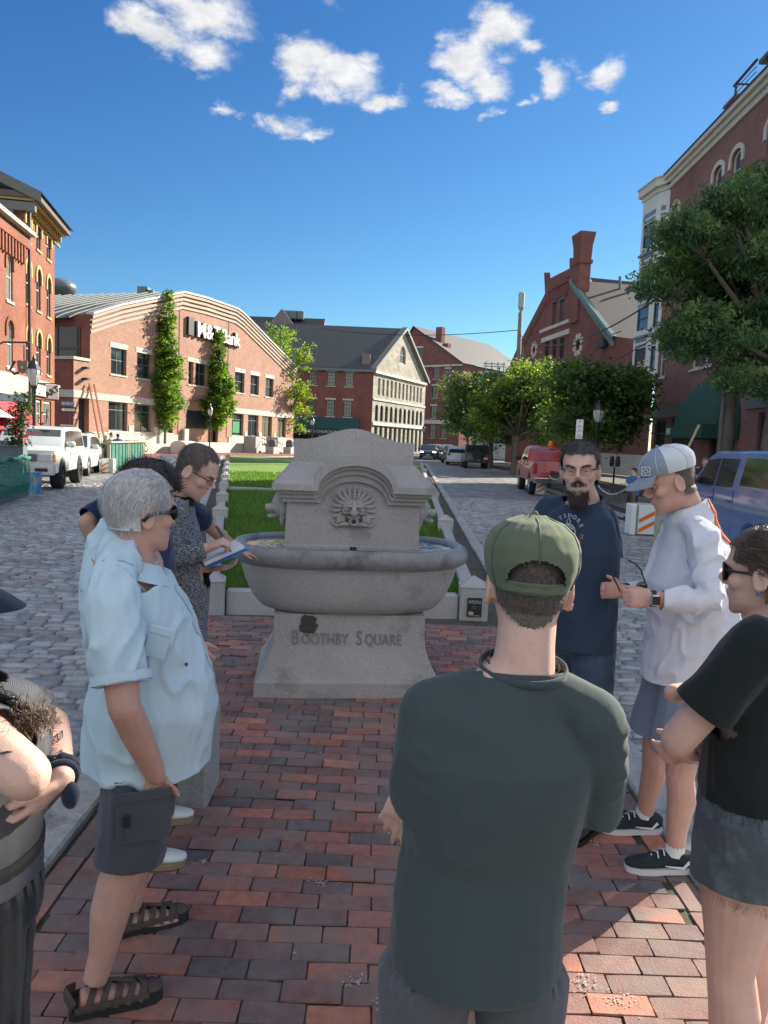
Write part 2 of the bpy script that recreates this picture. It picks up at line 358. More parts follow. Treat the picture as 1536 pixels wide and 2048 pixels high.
def sheet(name, poly, z, mat):
 mb = MB(); mb.add([(x, y, z) for x, y in poly], [tuple(range(len(poly)))]); o = mb.build(name, mat, fix=False)
 if o.data.polygons[0].normal.z < 0: o.data.flip_normals()
 return tag(o, kind='structure')
def cobble_far_mat():
 m = bpy.data.materials.new('far_cobbles'); m.use_nodes = True; t = m.node_tree; b = t.nodes['Principled BSDF']
 g = N(t, 'ShaderNodeNewGeometry'); br = N(t, 'ShaderNodeTexBrick'); L(t, g.outputs['Position'], br.inputs['Vector'])
 wn = N(t, 'ShaderNodeTexNoise'); wn.inputs['Scale'].default_value = 1.5; L(t, g.outputs['Position'], wn.inputs['Vector'])
 wa = N(t, 'ShaderNodeVectorMath', operation='MULTIPLY_ADD'); L(t, wn.outputs['Color'], wa.inputs[0]); wa.inputs[1].default_value = (.15, .12, 0); L(t, g.outputs['Position'], wa.inputs[2]); L(t, wa.outputs[0], br.inputs['Vector'])
 br.inputs['Scale'].default_value = 1; br.inputs['Brick Width'].default_value = .3; br.inputs['Row Height'].default_value = .14; br.inputs['Mortar Size'].default_value = .014; br.inputs['Mortar Smooth'].default_value = .7
 br.inputs['Color1'].default_value = (.36, .35, .335, 1); br.inputs['Color2'].default_value = (.12, .12, .125, 1); br.inputs['Mortar'].default_value = (.03, .028, .025, 1)
 n1 = N(t, 'ShaderNodeTexNoise'); n1.inputs['Scale'].default_value = .35; n1.inputs['Detail'].default_value = 9; n1.inputs['Roughness'].default_value = .7; L(t, g.outputs['Position'], n1.inputs['Vector'])
 mr = N(t, 'ShaderNodeMapRange'); mr.inputs[1].default_value = .3; mr.inputs[2].default_value = .7; mr.inputs[3].default_value = .7; mr.inputs[4].default_value = 1.3; L(t, n1.outputs['Fac'], mr.inputs[0])
 sv = N(t, 'ShaderNodeVectorMath', operation='SCALE'); L(t, br.outputs['Color'], sv.inputs[0]); L(t, mr.outputs[0], sv.inputs['Scale']); L(t, sv.outputs[0], b.inputs['Base Color'])
 b.inputs['Roughness'].default_value = .55
 bp = N(t, 'ShaderNodeBump'); bp.inputs['Strength'].default_value = 1; bp.inputs['Distance'].default_value = .035; bp.invert = True; L(t, br.outputs['Fac'], bp.inputs['Height'])
 n3 = N(t, 'ShaderNodeTexNoise'); n3.inputs['Scale'].default_value = 9; L(t, g.outputs['Position'], n3.inputs['Vector'])
 b2 = N(t, 'ShaderNodeBump'); b2.inputs['Strength'].default_value = .8; b2.inputs['Distance'].default_value = .04; L(t, n3.outputs['Fac'], b2.inputs['Height']); L(t, bp.outputs[0], b2.inputs['Normal']); L(t, b2.outputs[0], b.inputs['Normal'])
 return m
M_cob = PM('cobble_granite', (1, 1, 1), .52, .22, 30, bump=.9, bs=70, tone=True, var2=.12, vs2=.5)
M_cobfar = cobble_far_mat()
M_joint = PM('joint_sand', (.085, .075, .06), .95, .4, 12, bump=.5, bs=90, dirt=((.035, .05, .015), 1.2, .5, .62))
M_brk = PM('paver_brick', (1, 1, 1), .85, .26, 22, bump=.3, bs=110, tone=True, dirt=((.20, .175, .155), 2.6, .46, .70))
M_side = brick_mat('brick_sidewalk', (.27, .10, .075), (.17, .075, .065), (.08, .07, .06), .2, .1, .01)
M_asph = PM('asphalt', (.075, .076, .08), .85, .2, 2.0, bump=.4, bs=120, var2=.15, vs2=.1)
M_kerb = PM('kerb_granite', (.36, .35, .33), .8, .25, 14, bump=.9, bs=45, var2=.15, vs2=1.1, dirt=((.12, .10, .075), 2.2, .55, .7))
# everything else: one broad sheet of paving reaching the horizon
g0 = sheet('ground', [(-1500, -300), (1500, -300), (1500, 3000), (-1500, 3000)], -.05, M_asph)
YC = 26.0      # real stones up to here, finer pattern beyond
sheet('street_bed', [(-26, -2), (15, -2), (15, 78), (-26, 78)], -.035, M_joint)
LX0, LX1 = -1.42, 1.50    # kerb lines of the island near the camera
XL, XR = -1.70, 1.02      # outer sides of the lawn at its near end, Y=7.4
YN = 7.45
def lawn_left(y): return -1.78-(y-YN)*.2075
def lawn_right(y): return 1.03+(y-YN)*.034
def isl_left(y):
 if y < 5.4: return LX0
 return LX0-(y-5.4)*.30 if y < 9.4 else lawn_left(y)-.45-.0
def isl_right(y): return LX1 if y < YN else lawn_right(y)+.46
def cob_tone(n, cells):
 b = rng.uniform(.19, .38, n); w = rng.normal(0, .012, n); return np.stack([b+w, b, b-w*.6], -1)
cells = []
def cob_rows(y0, y1, x0f, x1f, pitch=.122, lw=.22, skew=0.0):
 y = y0
 while y < y1:
  p = pitch*rnd.uniform(.85, 1.15); x = x0f(y)+rnd.uniform(-.25, 0); xe = x1f(y); px_ = rnd.uniform(-9, 9)
  while x < xe:
   l = lw*rnd.uniform(.62, 1.35)
   if x+l > xe: l = xe-x
   if l > .07 and x > x0f(y)-.26:
    cx = x+l/2; yy = y+p/2+.05*math.sin(cx*.7+1)*1+.015*math.sin(cx*2.3+y)
    cells.append((cx, yy, l-.009, p-.010, rnd.uniform(-.02, .02)))
   x += l
  y += p
cob_rows(1.0, YC, lambda y: max(-19, -.70*y-2.0), lambda y: isl_left(y)-.16)
cob_rows(1.0, YC, lambda y: isl_right(y)+.16, lambda y: min(14, .62*y+1.8))
ck = stones('cobbled_street', cells, M_cob, top=.0, crown=.003, jit=.005, tilt=.035, rough=.003, tonef=cob_tone, drop=.04)
sheet('cobbled_road', [(-26, YC), (14.5, YC), (14.5, 78), (-26, 78)], -.004, M_cobfar)
sheet('side_road', [(-26, -1.9), (-15.2, -1.9), (-15.2, YC), (-26, YC)], -.036, M_cobfar)
# brick plaza
bc = []
def brk_tone(n, cells):
 r = rng.random(n); out = np.zeros((n, 3)); pal = np.array([(.37, .145, .10), (.30, .13, .105), (.225, .12, .105), (.175, .115, .11), (.14, .108, .11), (.46, .19, .125), (.26, .145, .125)])
 pr = np.array([.13, .17, .22, .18, .10, .06, .14]); k = rng.choice(len(pal), n, p=pr); return pal[k]*rng.uniform(.82, 1.2, (n, 1))
PZ = .03
y = 1.0; row = 0
while y < YN-.05:
 x = isl_left(y+.05)+.12+.1 - (.105 if row % 2 else 0)+rnd.uniform(-.02, .02); xe = LX1-.12-.10
 while x < xe-.04:
  l = min(.205*rnd.uniform(.97, 1.03), xe-x)
  xl = isl_left(y+.05)+.22
  if x < xl: l -= (xl-x); x = xl
  bc.append((x+l/2, y+.0485, l-.004, .0935, rnd.uniform(-.02, .02))); x += l
 y += .0975; row += 1
for sgn in (1, -1):
 y = 1.0
 while y < YN: bc.append(((isl_left(y+.1)+.165 if sgn > 0 else LX1-.165)+rnd.uniform(-.003, .003), y+.1, .095, .198, (0 if sgn < 0 or y < 5.4 else .29)+rnd.uniform(-.01, .01))); y += .205
bc = [(c[0], c[1], c[2], c[3], c[4]) for c in bc]
# cells are length-along-x; the soldier course is stored turned
bc2 = [(c[0], c[1], c[3], c[2], c[4]+math.pi/2) if c[3] > c[2] else c for c in bc]
stones('brick_plaza', bc2, M_brk, top=PZ, crown=.00012, jit=.0030, tilt=.014, rough=.0003, drop=.008, sm=False, pj=.009, ed=(.99, .978), tonef=brk_tone)
sheet('plaza_bed', [(LX0+.1, .2), (LX1-.1, .2), (LX1-.1, YN+.1), (isl_left(YN)+.1, YN+.1), (LX0+.1, 5.4)], PZ-.010, M_joint)
# kerbs
def kerb_run(name, pts, wd=.17, h=.06):
 mb = MB(); rr = random.Random(3)
 for (a, b) in zip(pts[:-1], pts[1:]):
  a = Vector((*a, 0)); b = Vector((*b, 0)); d = (b-a); Ln = d.length; d.normalize(); nrm = Vector((d.y, -d.x, 0)); s = 0
  while s < Ln:
   l = min(rr.uniform(1.3, 2.1), Ln-s); o = a+d*s
   M = Matrix(((d.x, nrm.x, 0, o.x), (d.y, nrm.y, 0, o.y), (0, 0, 1, 0), (0, 0, 0, 1)))
   mb.bbox((.006, -wd/2+rr.uniform(-.006, .006), -.1), (l-.006, wd/2+rr.uniform(-.006, .006), h+rr.uniform(-.005, .005)), .012, M); s += l
 return tag(mb.build(name, M_kerb), kind='structure')
kerb_run('kerb', [(LX0, .5), (LX0, 5.4), (isl_left(9.4), 9.4), (isl_left(20), 20), (isl_left(64), 64)], .20)
kerb_run('kerb', [(LX1, .5), (LX1, 7.4), (isl_right(YN+.3), YN+.3), (isl_right(30), 30), (isl_right(66), 66)], .20)
# strip between kerb and lawn wall, and the lawn
ZL = .16
yv = [YN-.6, YN+.3, 12, 20, 30, 45, 62]
sheet('island_verge', [(isl_left(YN-.6)+.1, YN-.6), (isl_right(YN-.6)-.1, YN-.6)]+[(isl_right(y)-.1, y) for y in yv[1:]]+[(isl_left(y)+.1, y) for y in yv[:0:-1]], .018, M_joint)
YE = 62.0
def lawn_mat():
 m = PM('lawn_soil_green', (.11, .21, .02), .9, .35, 5, bump=.6, bs=80, var2=.2, vs2=.3); return m
lw = MB(); ny = 60; nx = 12; vs = []; fs = []
for j in range(ny+1):
 y = YN+.42+(YE-YN-.42)*(j/ny)**1.6; a = lawn_left(y)+.1; b = lawn_right(y)-.1
 for i in range(nx+1):
  x = a+(b-a)*i/nx; vs.append((x, y, ZL-.02+.03*noise.noise(Vector((x*.5, y*.35, 0)))+.05*math.sin(math.pi*i/nx)))
for j in range(ny):
 for i in range(nx): k = j*(nx+1)+i; fs.append((k, k+1, k+nx+2, k+nx+1))
lw.add(vs, fs); tag(lw.build('lawn', lawn_mat(), smooth=True, fix=False), kind='structure')
# grass blades (stuff)
def grass():
 n = 90000; u = rng.random(n)**2.2; y = YN+.48+(34-YN)*u; a = -1.78-(y-YN)*.2075+.12; b = 1.03+(y-YN)*.034-.12; x = a+(b-a)*rng.random(n)
 sc_ = .012+.0011*(y-YN); h = rng.uniform(.035, .075, n)*(1+.015*(y-YN)); az = rng.uniform(0, 6.28, n); ln = rng.normal(0, .35, (n, 2))
 base = np.stack([x, y, np.full(n, ZL-.01)+.05*np.sin(np.pi*(x-a)/(b-a))], -1)
 dx = np.stack([np.cos(az), np.sin(az), az*0], -1)*sc_[:, None]*.5
 tip = base+np.stack([ln[:, 0]*h, ln[:, 1]*h, h], -1)
 V = np.stack([base-dx, base+dx, tip], 1).reshape(-1, 3); Fc = np.arange(3*n).reshape(-1, 3)
 g = rng.uniform(.7, 1.35, n); big = np.array([noise.noise(Vector((p[0]*.6, p[1]*.6, 1))) for p in base[::1]])*.5
 T = np.stack([(.10+.04*big)*g, (.185+.04*big)*g, .032*g], -1); T = np.repeat(T, 3, 0)
 o = np_mesh('grass', V, Fc, leaf_mat('grass_blades', (1, 1, 1), .35), tone=T, smooth=False); tag(o, kind='stuff')
def leaf_mat(name, col, tr=.45):
 if name in _mc: return _mc[name]
 m = bpy.data.materials.new(name); m.use_nodes = True; t = m.node_tree; b = t.nodes['Principled BSDF']; o = t.nodes['Material Output']
 ca = N(t, 'ShaderNodeVertexColor', layer_name='tone'); mu = N(t, 'ShaderNodeVectorMath', operation='MULTIPLY'); L(t, ca.outputs[0], mu.inputs[0]); mu.inputs[1].default_value = col
 L(t, mu.outputs[0], b.inputs['Base Color']); b.inputs['Roughness'].default_value = .5; b.inputs['Specular IOR Level'].default_value = .35
 tl = N(t, 'ShaderNodeBsdfTranslucent'); m2 = N(t, 'ShaderNodeVectorMath', operation='MULTIPLY'); L(t, mu.outputs[0], m2.inputs[0]); m2.inputs[1].default_value = (1.5, 1.6, .6); L(t, m2.outputs[0], tl.inputs[0])
 mx = N(t, 'ShaderNodeMixShader'); mx.inputs[0].default_value = tr; L(t, b.outputs[0], mx.inputs[1]); L(t, tl.outputs[0], mx.inputs[2]); L(t, mx.outputs[0], o.inputs[0])
 _mc[name] = m; return m
grass()
# granite posts with pyramid caps and the low granite rails between them
def make_post(h=.36, wd=.30):
 t = thing('granite_post', (0, 0, 0), 'x', 'granite post', 'granite posts round the lawn')
 mb = MB(); mb.bbox((-wd/2, -wd/2, -.05), (wd/2, wd/2, h), .008); mb.build('post_shaft', M_granite, t)
 m2 = MB(); e = wd/2+.004; m2.add([(-e, -e, h+.001), (e, -e, h+.001), (e, e, h+.001), (-e, e, h+.001), (-e, -e, h+.012), (e, -e, h+.012), (e, e, h+.012), (-e, e, h+.012), (0, 0, h+.115)], [(0,1,2,3),(0,1,5,4),(1,2,6,5),(2,3,7,6),(3,0,4,7),(4,5,8),(5,6,8),(6,7,8),(7,4,8)])
 m2.build('pyramid_cap', M_granite, t); return t
post0 = make_post()
ORD = ['nearest', 'second', 'third', 'fourth', 'fifth', 'sixth', 'seventh', 'eighth', 'ninth', 'tenth', 'eleventh', 'twelfth', 'thirteenth', 'fourteenth']
PLY = [7.58, 11.2, 14.9, 18.6, 22.8, 27.5, 32.5, 38.5, 45.5, 53.5]
PRY = [7.85, 14.6, 22.5, 31, 41, 52]
def rail(a, b, name='granite_rail', z0=.0, z1=.25, wd=.16, lab=None):
 a = Vector((*a, 0)); b = Vector((*b, 0)); d = b-a; Ln = d.length; d.normalize(); nrm = Vector((d.y, -d.x, 0))
 M = Matrix(((d.x, nrm.x, 0, a.x), (d.y, nrm.y, 0, a.y), (0, 0, 1, 0), (0, 0, 0, 1)))
 mb = MB(); mb.bbox((.17, -wd/2, z0-.05), (Ln-.17, wd/2, z1), .01, M); o = mb.build(name, M_granite)
 return tag(o, lab, 'granite rail', 'low granite rails round the lawn')
def px_(sd, y): return (lawn_left(y)+.06 if sd < 0 else lawn_right(y)-.06)
for sd, ys in ((-1, PLY), (1, PRY)):
 for i, y in enumerate(ys):
  side = 'left' if sd < 0 else 'right'
  lab = f'{ORD[i]} pyramid topped granite post along the {side} edge of the lawn'
  if i == 0: lab = 'pyramid topped granite post at the near left corner of the lawn' if sd < 0 else 'granite post with the small black plaque, near right corner of the lawn'
  p = post0 if (i == 0 and sd < 0) else copy_tree(post0)
  p.location = (px_(sd, y), y, 0); p['label'] = lab; p.rotation_euler = (0, 0, R(11 if sd < 0 else -2))
  p.scale = (1, 1, 1) if i else ((1.0, 1.0, 1.0) if sd < 0 else (1, 1, 1))
  if i: rail((px_(sd, ys[i-1]), ys[i-1]), (px_(sd, y), y), lab=f'granite rail between the {ORD[i-1]} and {ORD[i]} posts on the {side} of the lawn')
  if i == 0 and sd > 0: postR = p
for (ya, yb, lab) in ((7.58, 7.85, 'granite rail closing the near end of the lawn behind the fountain'), (22.8, 23.1, 'granite rail crossing the lawn halfway along'), (53.5, 52, 'granite rail closing the far end of the lawn')):
 rail((px_(-1, ya), ya), (px_(1, yb), yb), lab=lab, z1=.27)
# plaque on the near right post
pl = MB(); M = Matrix.Translation((px_(1, 7.85)+.0, 7.85-.163, .165)); pl.bbox((-.075, -.006, -.10), (.075, .006, .10), .003, M)
pq = tag(pl.build('plaque', PM('plaque_black', (.02, .02, .022), .35)), 'small black plaque with pale lettering fixed to the near right granite post', 'plaque')
fr = frame((px_(1, 7.85), 7.85-.171, .165), (1, 0, 0), (0, 0, 1))
text_mesh('Boothby Square\nWatering Trough\n\n- - - - - - -\n- - - -', .019, fr @ Matrix.Translation((0, .03, 0)), 'plaque_lettering', M_white, pq, .0008)
mbp = MB(); Mx = fr @ Matrix.Translation((-.03, -.065, 0)); mbp.box((-.03, -.018, 0), (.02, .02, .001), Mx); mbp.box((.03, -.025, 0), (.085, -.018, .001), Mx); mbp.build('plaque_picture', PM('plaque_pic', (.45, .35, .25), .5, .6, 90), pq)
# free standing granite stub by the left kerb
mb = MB(); mb.bbox((-.125, -.15, -.05), (.125, .15, .46), .012, Matrix.Translation((-.935, 3.66, 0)))
tag(mb.build('granite_block', M_granite), 'short rough granite block standing on the bricks behind the man in the pale blue shirt', 'granite block')
# ================================================================== leaves and trees
def leaves_mesh(name, P, size, col, tr, lab=None, cat=None, parent=None, droop=0.0, aspect=.6, vary=.35, group=None, kind=None):
 P = np.asarray(P); n = len(P); s = size*rng.uniform(.6, 1.35, n)
 d = rng.normal(0, 1, (n, 3)); d[:, 2] = d[:, 2]*.5-droop; d /= np.linalg.norm(d, axis=1)[:, None]
 u = rng.normal(0, 1, (n, 3)); u -= d*(u*d).sum(1)[:, None]; u /= np.linalg.norm(u, axis=1)[:, None]
 nn_ = np.cross(d, u)
 a = P-d*s[:, None]*.5; b = P+u*s[:, None]*aspect*.5+nn_*s[:, None]*.08; c = P+d*s[:, None]*.5; e = P-u*s[:, None]*aspect*.5+nn_*s[:, None]*.08
 V = np.stack([a, b, c, e], 1).reshape(-1, 3); Fq = np.arange(4*n).reshape(-1, 4)
 cl = np.array([noise.noise(Vector(p)*(.9/max(size*4, .5))) for p in P])
 g = (1+cl*.8)*rng.uniform(1-vary, 1+vary, n); g = np.clip(g, .35, 2)
 T = np.array(col)[None]*g[:, None]*np.stack([1+cl*.5, 1+cl*.1, 1-cl*.3], -1); T = np.repeat(T, 4, 0)
 o = np_mesh(name, V, Fq, leaf_mat('foliage', (1, 1, 1), tr), parent=parent, tone=np.clip(T, 0.003, 1), smooth=False)
 if lab: tag(o, lab, cat, group, kind)
 return o
def blob_pts(blobs, n, shell=.55, clump=0, crad=.3):
 vol = np.array([b[1][0]*b[1][1]*b[1][2] for b in blobs])**.8; vol /= vol.sum(); out = []
 for b, v in zip(blobs, vol):
  k = int(n*v)+1
  if clump:
   m = max(3, k//clump); d = rng.normal(0, 1, (m, 3)); d /= np.linalg.norm(d, axis=1)[:, None]; r = rng.uniform(shell, 1.0, (m, 1))**.7
   cc = np.array(b[0])+d*r*np.array(b[1]); idx = rng.integers(0, m, k); off = rng.normal(0, 1, (k, 3))*crad*np.array((1, 1, .55)); out.append(cc[idx]+off)
  else:
   d = rng.normal(0, 1, (k, 3)); d /= np.linalg.norm(d, axis=1)[:, None]; r = rng.uniform(shell, 1.05, (k, 1)); out.append(np.array(b[0])+d*r*np.array(b[1]))
 return np.concatenate(out)
M_bark = PM('bark', (.13, .105, .085), .9, .3, 6, bump=.8, bs=30)
def tree(name, base, blobs, n, size, col, lab, cat='tree', th=None, tr=.5, r0=.16, clump=40, crad=.35, droop=.2, aspect=.6, group=None, shell=.4, limbs=None):
 t = thing(name, base, lab, cat, group); base = Vector(base)
 top = Vector(blobs[-1][0]); mb = MB(); rr = random.Random(int(abs(base.x*100)))
 mid = th if th else min(b[0][2]-b[1][2]*.5 for b in blobs)
 fork = Vector((base.x+(top.x-base.x)*.25, base.y+(top.y-base.y)*.25, base.z+mid))
 mb.tube([base-Vector((0, 0, .1)), base+Vector((0, 0, .12)), base.lerp(fork, .5)+Vector((rr.uniform(-.05, .05), 0, 0)), fork], [r0*1.35, r0*1.05, r0*.9, r0*.8], 9)
 for b in blobs:
  c = Vector(b[0]); m2 = fork.lerp(c, .5)+Vector((rr.uniform(-.2, .2), rr.uniform(-.2, .2), .1))*b[1][0]*.3
  mb.tube([fork-Vector((0, 0, .05)), m2, c], [r0*.62, r0*.4, r0*.15], 6)
  for k in range(3):
   q = c+Vector((rr.uniform(-1, 1)*b[1][0], rr.uniform(-1, 1)*b[1][1], rr.uniform(-.6, .9)*b[1][2]))*.75; mb.tube([m2.lerp(c, rr.uniform(.2, .9)), q], [r0*.2, r0*.06], 5)
 mb.build('trunk', M_bark, t, smooth=True)
 leaves_mesh('crown', blob_pts(blobs, n, shell, clump, crad), size, col, tr, parent=t, droop=droop, aspect=aspect)
 return t
# columnar street trees before the bank
def column_tree(px, py, Y, ytop, wpx, lab, n=5200, col=(.12, .21, .03), loose=False):
 b = gp(px, py) if Y is None else at(px, py, Y); Y = b.y; top = at(px, ytop, Y).z; w_ = wpx/FPX*Y/2
 H = top; bl = []
 for k in range(9):
  f = k/8; wv = w_*np.interp(f, [0, .12, .3, .5, .75, 1], [.55, .95, 1.0, .75, .45, .16]) if not loose else w_*(.45+.6*math.sin(math.pi*(.1+.8*f)))
  z = 2.7+(H-2.7-.5)*(f*.94+.04); bl.append(((b.x+rnd.uniform(-.15, .15)*w_, Y+rnd.uniform(-.15, .15)*w_, z), (wv, wv, (H-2)/8*.72)))
 if loose:
  for k in range(16): a = rnd.uniform(0, 6.28); z = 2.6+(H-3.8)*rnd.random(); bl.append(((b.x+math.cos(a)*w_*.85, Y+math.sin(a)*w_*.6, z), (w_*.3, w_*.3, .85)))
 bl = bl+[((b.x, Y, H-.6), (w_*.16, w_*.16, .75))]
 return tree('columnar_tree', (b.x, Y, 0), bl, n, .26, col, lab, th=1.8, r0=.15, clump=26, crad=.2 if not loose else .3, shell=.3 if not loose else .15, tr=.45, group='slim street trees before the bank')
column_tree(330, 905, None, 583, 78, 'tall slim columnar tree, leftmost of those before the bank', n=15000)
column_tree(434, 905, None, 655, 72, 'slim columnar tree beside the bank entrance below the white lettering', n=13000)
column_tree(556, 903, None, 655, 128, 'loose airy light green tree before the right end of the bank', n=13000, col=(.16, .24, .035), loose=True)
# broad trees along the right side of the far street
def crown(cx, cy, Y, rx, ry, k, rr):
 c = at(cx, cy, Y); rx = rx/FPX*Y; rz = ry/FPX*Y; out = []
 for i in range(k):
  a = rr.uniform(0, 6.28); r = rr.uniform(.3, .85); out.append(((c.x+math.cos(a)*rx*r, Y+math.sin(a)*rx*r, c.z+rr.uniform(-.6, .6)*rz), (rx*rr.uniform(.3, .45), rx*rr.uniform(.3, .45), rz*rr.uniform(.33, .5))))
 out.append(((c.x, Y, c.z+rz*.35), (rx*.55, rx*.55, rz*.5))); return out
for (cx, cy, Y, rx, ry, px, n, lab, col) in (
 (925, 812, 88, 58, 74, 940, 9000, 'farthest round tree at the bend of the street beyond the parked cars', (.085, .14, .05)),
 (975, 815, 64, 75, 84, 985, 14000, 'dark rounded tree over the parked black jeep', (.075, .13, .045)),
 (1050, 805, 50, 90, 92, 1030, 16000, 'bushy tree with sunlit top behind the utility pole', (.11, .17, .04)),
 (1190, 808, 38, 112, 80, 1180, 22000, 'spreading low tree beside the lamp and the red gabled hall', (.08, .14, .045))):
 bp = at(px, 880, Y); rr = random.Random(cx)
 tree('street_tree', (bp.x, Y, 0), crown(cx, cy, Y, rx, ry, 20, rr), n, .24, col, lab, th=2.6, r0=.2, clump=34, crad=.36, group='street trees on the right of the road')
# big tree in front of the right building: layered drooping sprays
rr = random.Random(4); bl = []
for (cx, cy, rx, ry) in ((1400, 470, 75, 55), (1475, 420, 70, 55), (1545, 380, 70, 55), (1350, 555, 62, 42), (1440, 560, 85, 60), (1540, 520, 90, 75), (1385, 650, 70, 42), (1470, 660, 80, 55), (1560, 650, 80, 70), (1345, 690, 40, 22), (1500, 745, 60, 38), (1570, 790, 50, 40), (1600, 480, 90, 90), (1620, 640, 90, 90)):
 for k in range(3):
  Y = 22.5+rr.uniform(-1.8, 2.2); c = at(cx+rr.uniform(-30, 30), cy+rr.uniform(-25, 25), Y); bl.append(((c.x, Y, c.z), (rx/FPX*Y*.85, rx/FPX*Y*1.1, ry/FPX*Y*.62)))
b_ = at(1524, 950, 22.3)
bt_ = tree('zelkova_tree', (b_.x, 22.3, 0), bl, 85000, .17, (.11, .19, .085), 'large drooping leafy tree before the corner brick building', th=4.6, r0=.2, clump=60, crad=.2, droop=.9, aspect=.34, shell=.2)
# ================================================================== buildings
class Face:
 def __init__(s, A, B):     # A left, B right end on the ground, outward normal faces the viewer
  s.P = Vector((A[0], A[1], 0)); s.e = Vector((B[0]-A[0], B[1]-A[1], 0)); s.len = s.e.length; s.e.normalize(); s.n = Vector((s.e.y, -s.e.x, 0)); s.Z = Vector((0, 0, 1))
 def sz(s, px, py):
  d = ray(px, py); t = (s.P-CAM).dot(s.n)/d.dot(s.n); q = CAM+d*t; return ((q-s.P).dot(s.e), q.z)
 def pt(s, a, z, d=0.0): return s.P+s.e*a+s.Z*z+s.n*d
 def rect(s, x0, y0, x1, y1):
  xm = (x0+x1)/2; ym = (y0+y1)/2; return (s.sz(x0, ym)[0], s.sz(x1, ym)[0], s.sz(xm, y1)[1], s.sz(xm, y0)[1])
def pxface(p0, Y0, p1, Y1):
 hor = 882
 def X(p, Y):
  t = p-768; return at(p, hor+t*math.tan(ROLL), Y)
 a = X(p0, Y0); b = X(p1, Y1); return Face((a.x, a.y), (b.x, b.y))
def arch_pts(s0, s1, z0, z1, rise, n=8):
 pts = [(s0, z0), (s1, z0)]
 if rise <= 0: return pts+[(s1, z1), (s0, z1)]
 cx = (s0+s1)/2; hw = (s1-s0)/2
 for i in range(n+1):
  a = math.pi*i/n; pts.append((cx+hw*math.cos(a), z1-rise+rise*math.sin(a)))
 return pts
def wall(F, outline, holes, name, mat, parent, dep=.18, d=0.0, rev=None):
 mb = MB(); loops = [[Vector((a, z, 0)) for a, z in outline]]+[[Vector((a, z, 0)) for a, z in h] for h in holes]
 tris = geometry.tessellate_polygon(loops); flat = [p for l in loops for p in l]
 vs = [F.pt(p.x, p.y, d) for p in flat]; uv = [(p.x, p.y) for p in flat]
 fs = []
 for t in tris:
  a, b, c = (flat[k] for k in t)
  if abs((b-a).cross(c-a).z) < 1e-9: continue
  fs.append(t if (b-a).cross(c-a).z > 0 else t[::-1])
 mb.add(vs, fs, uvs=uv)
 for h in holes:
  k = len(h)
  for i in range(k):
   a = h[i]; b = h[(i+1) % k]
   mb.add([F.pt(a[0], a[1], d), F.pt(b[0], b[1], d), F.pt(b[0], b[1], d-dep), F.pt(a[0], a[1], d-dep)], [(0, 1, 2, 3)], uvs=[(a[0]+a[1], 0), (b[0]+b[1], 0), (b[0]+b[1], dep), (a[0]+a[1], dep)])
 return mb.build(name, mat, parent, fix=False)
def fbox(mb, F, s0, s1, z0, z1, d0, d1, uvd=False):
 vs = [F.pt(s, z, d) for d in (d0, d1) for z in (z0, z1) for s in (s0, s1)]
 mb.add(vs, [(0,1,3,2),(4,6,7,5),(0,4,5,1),(2,3,7,6),(0,2,6,4),(1,5,7,3)], uvs=[(s+d, z) for d in (d0, d1) for z in (z0, z1) for s in (s0, s1)])
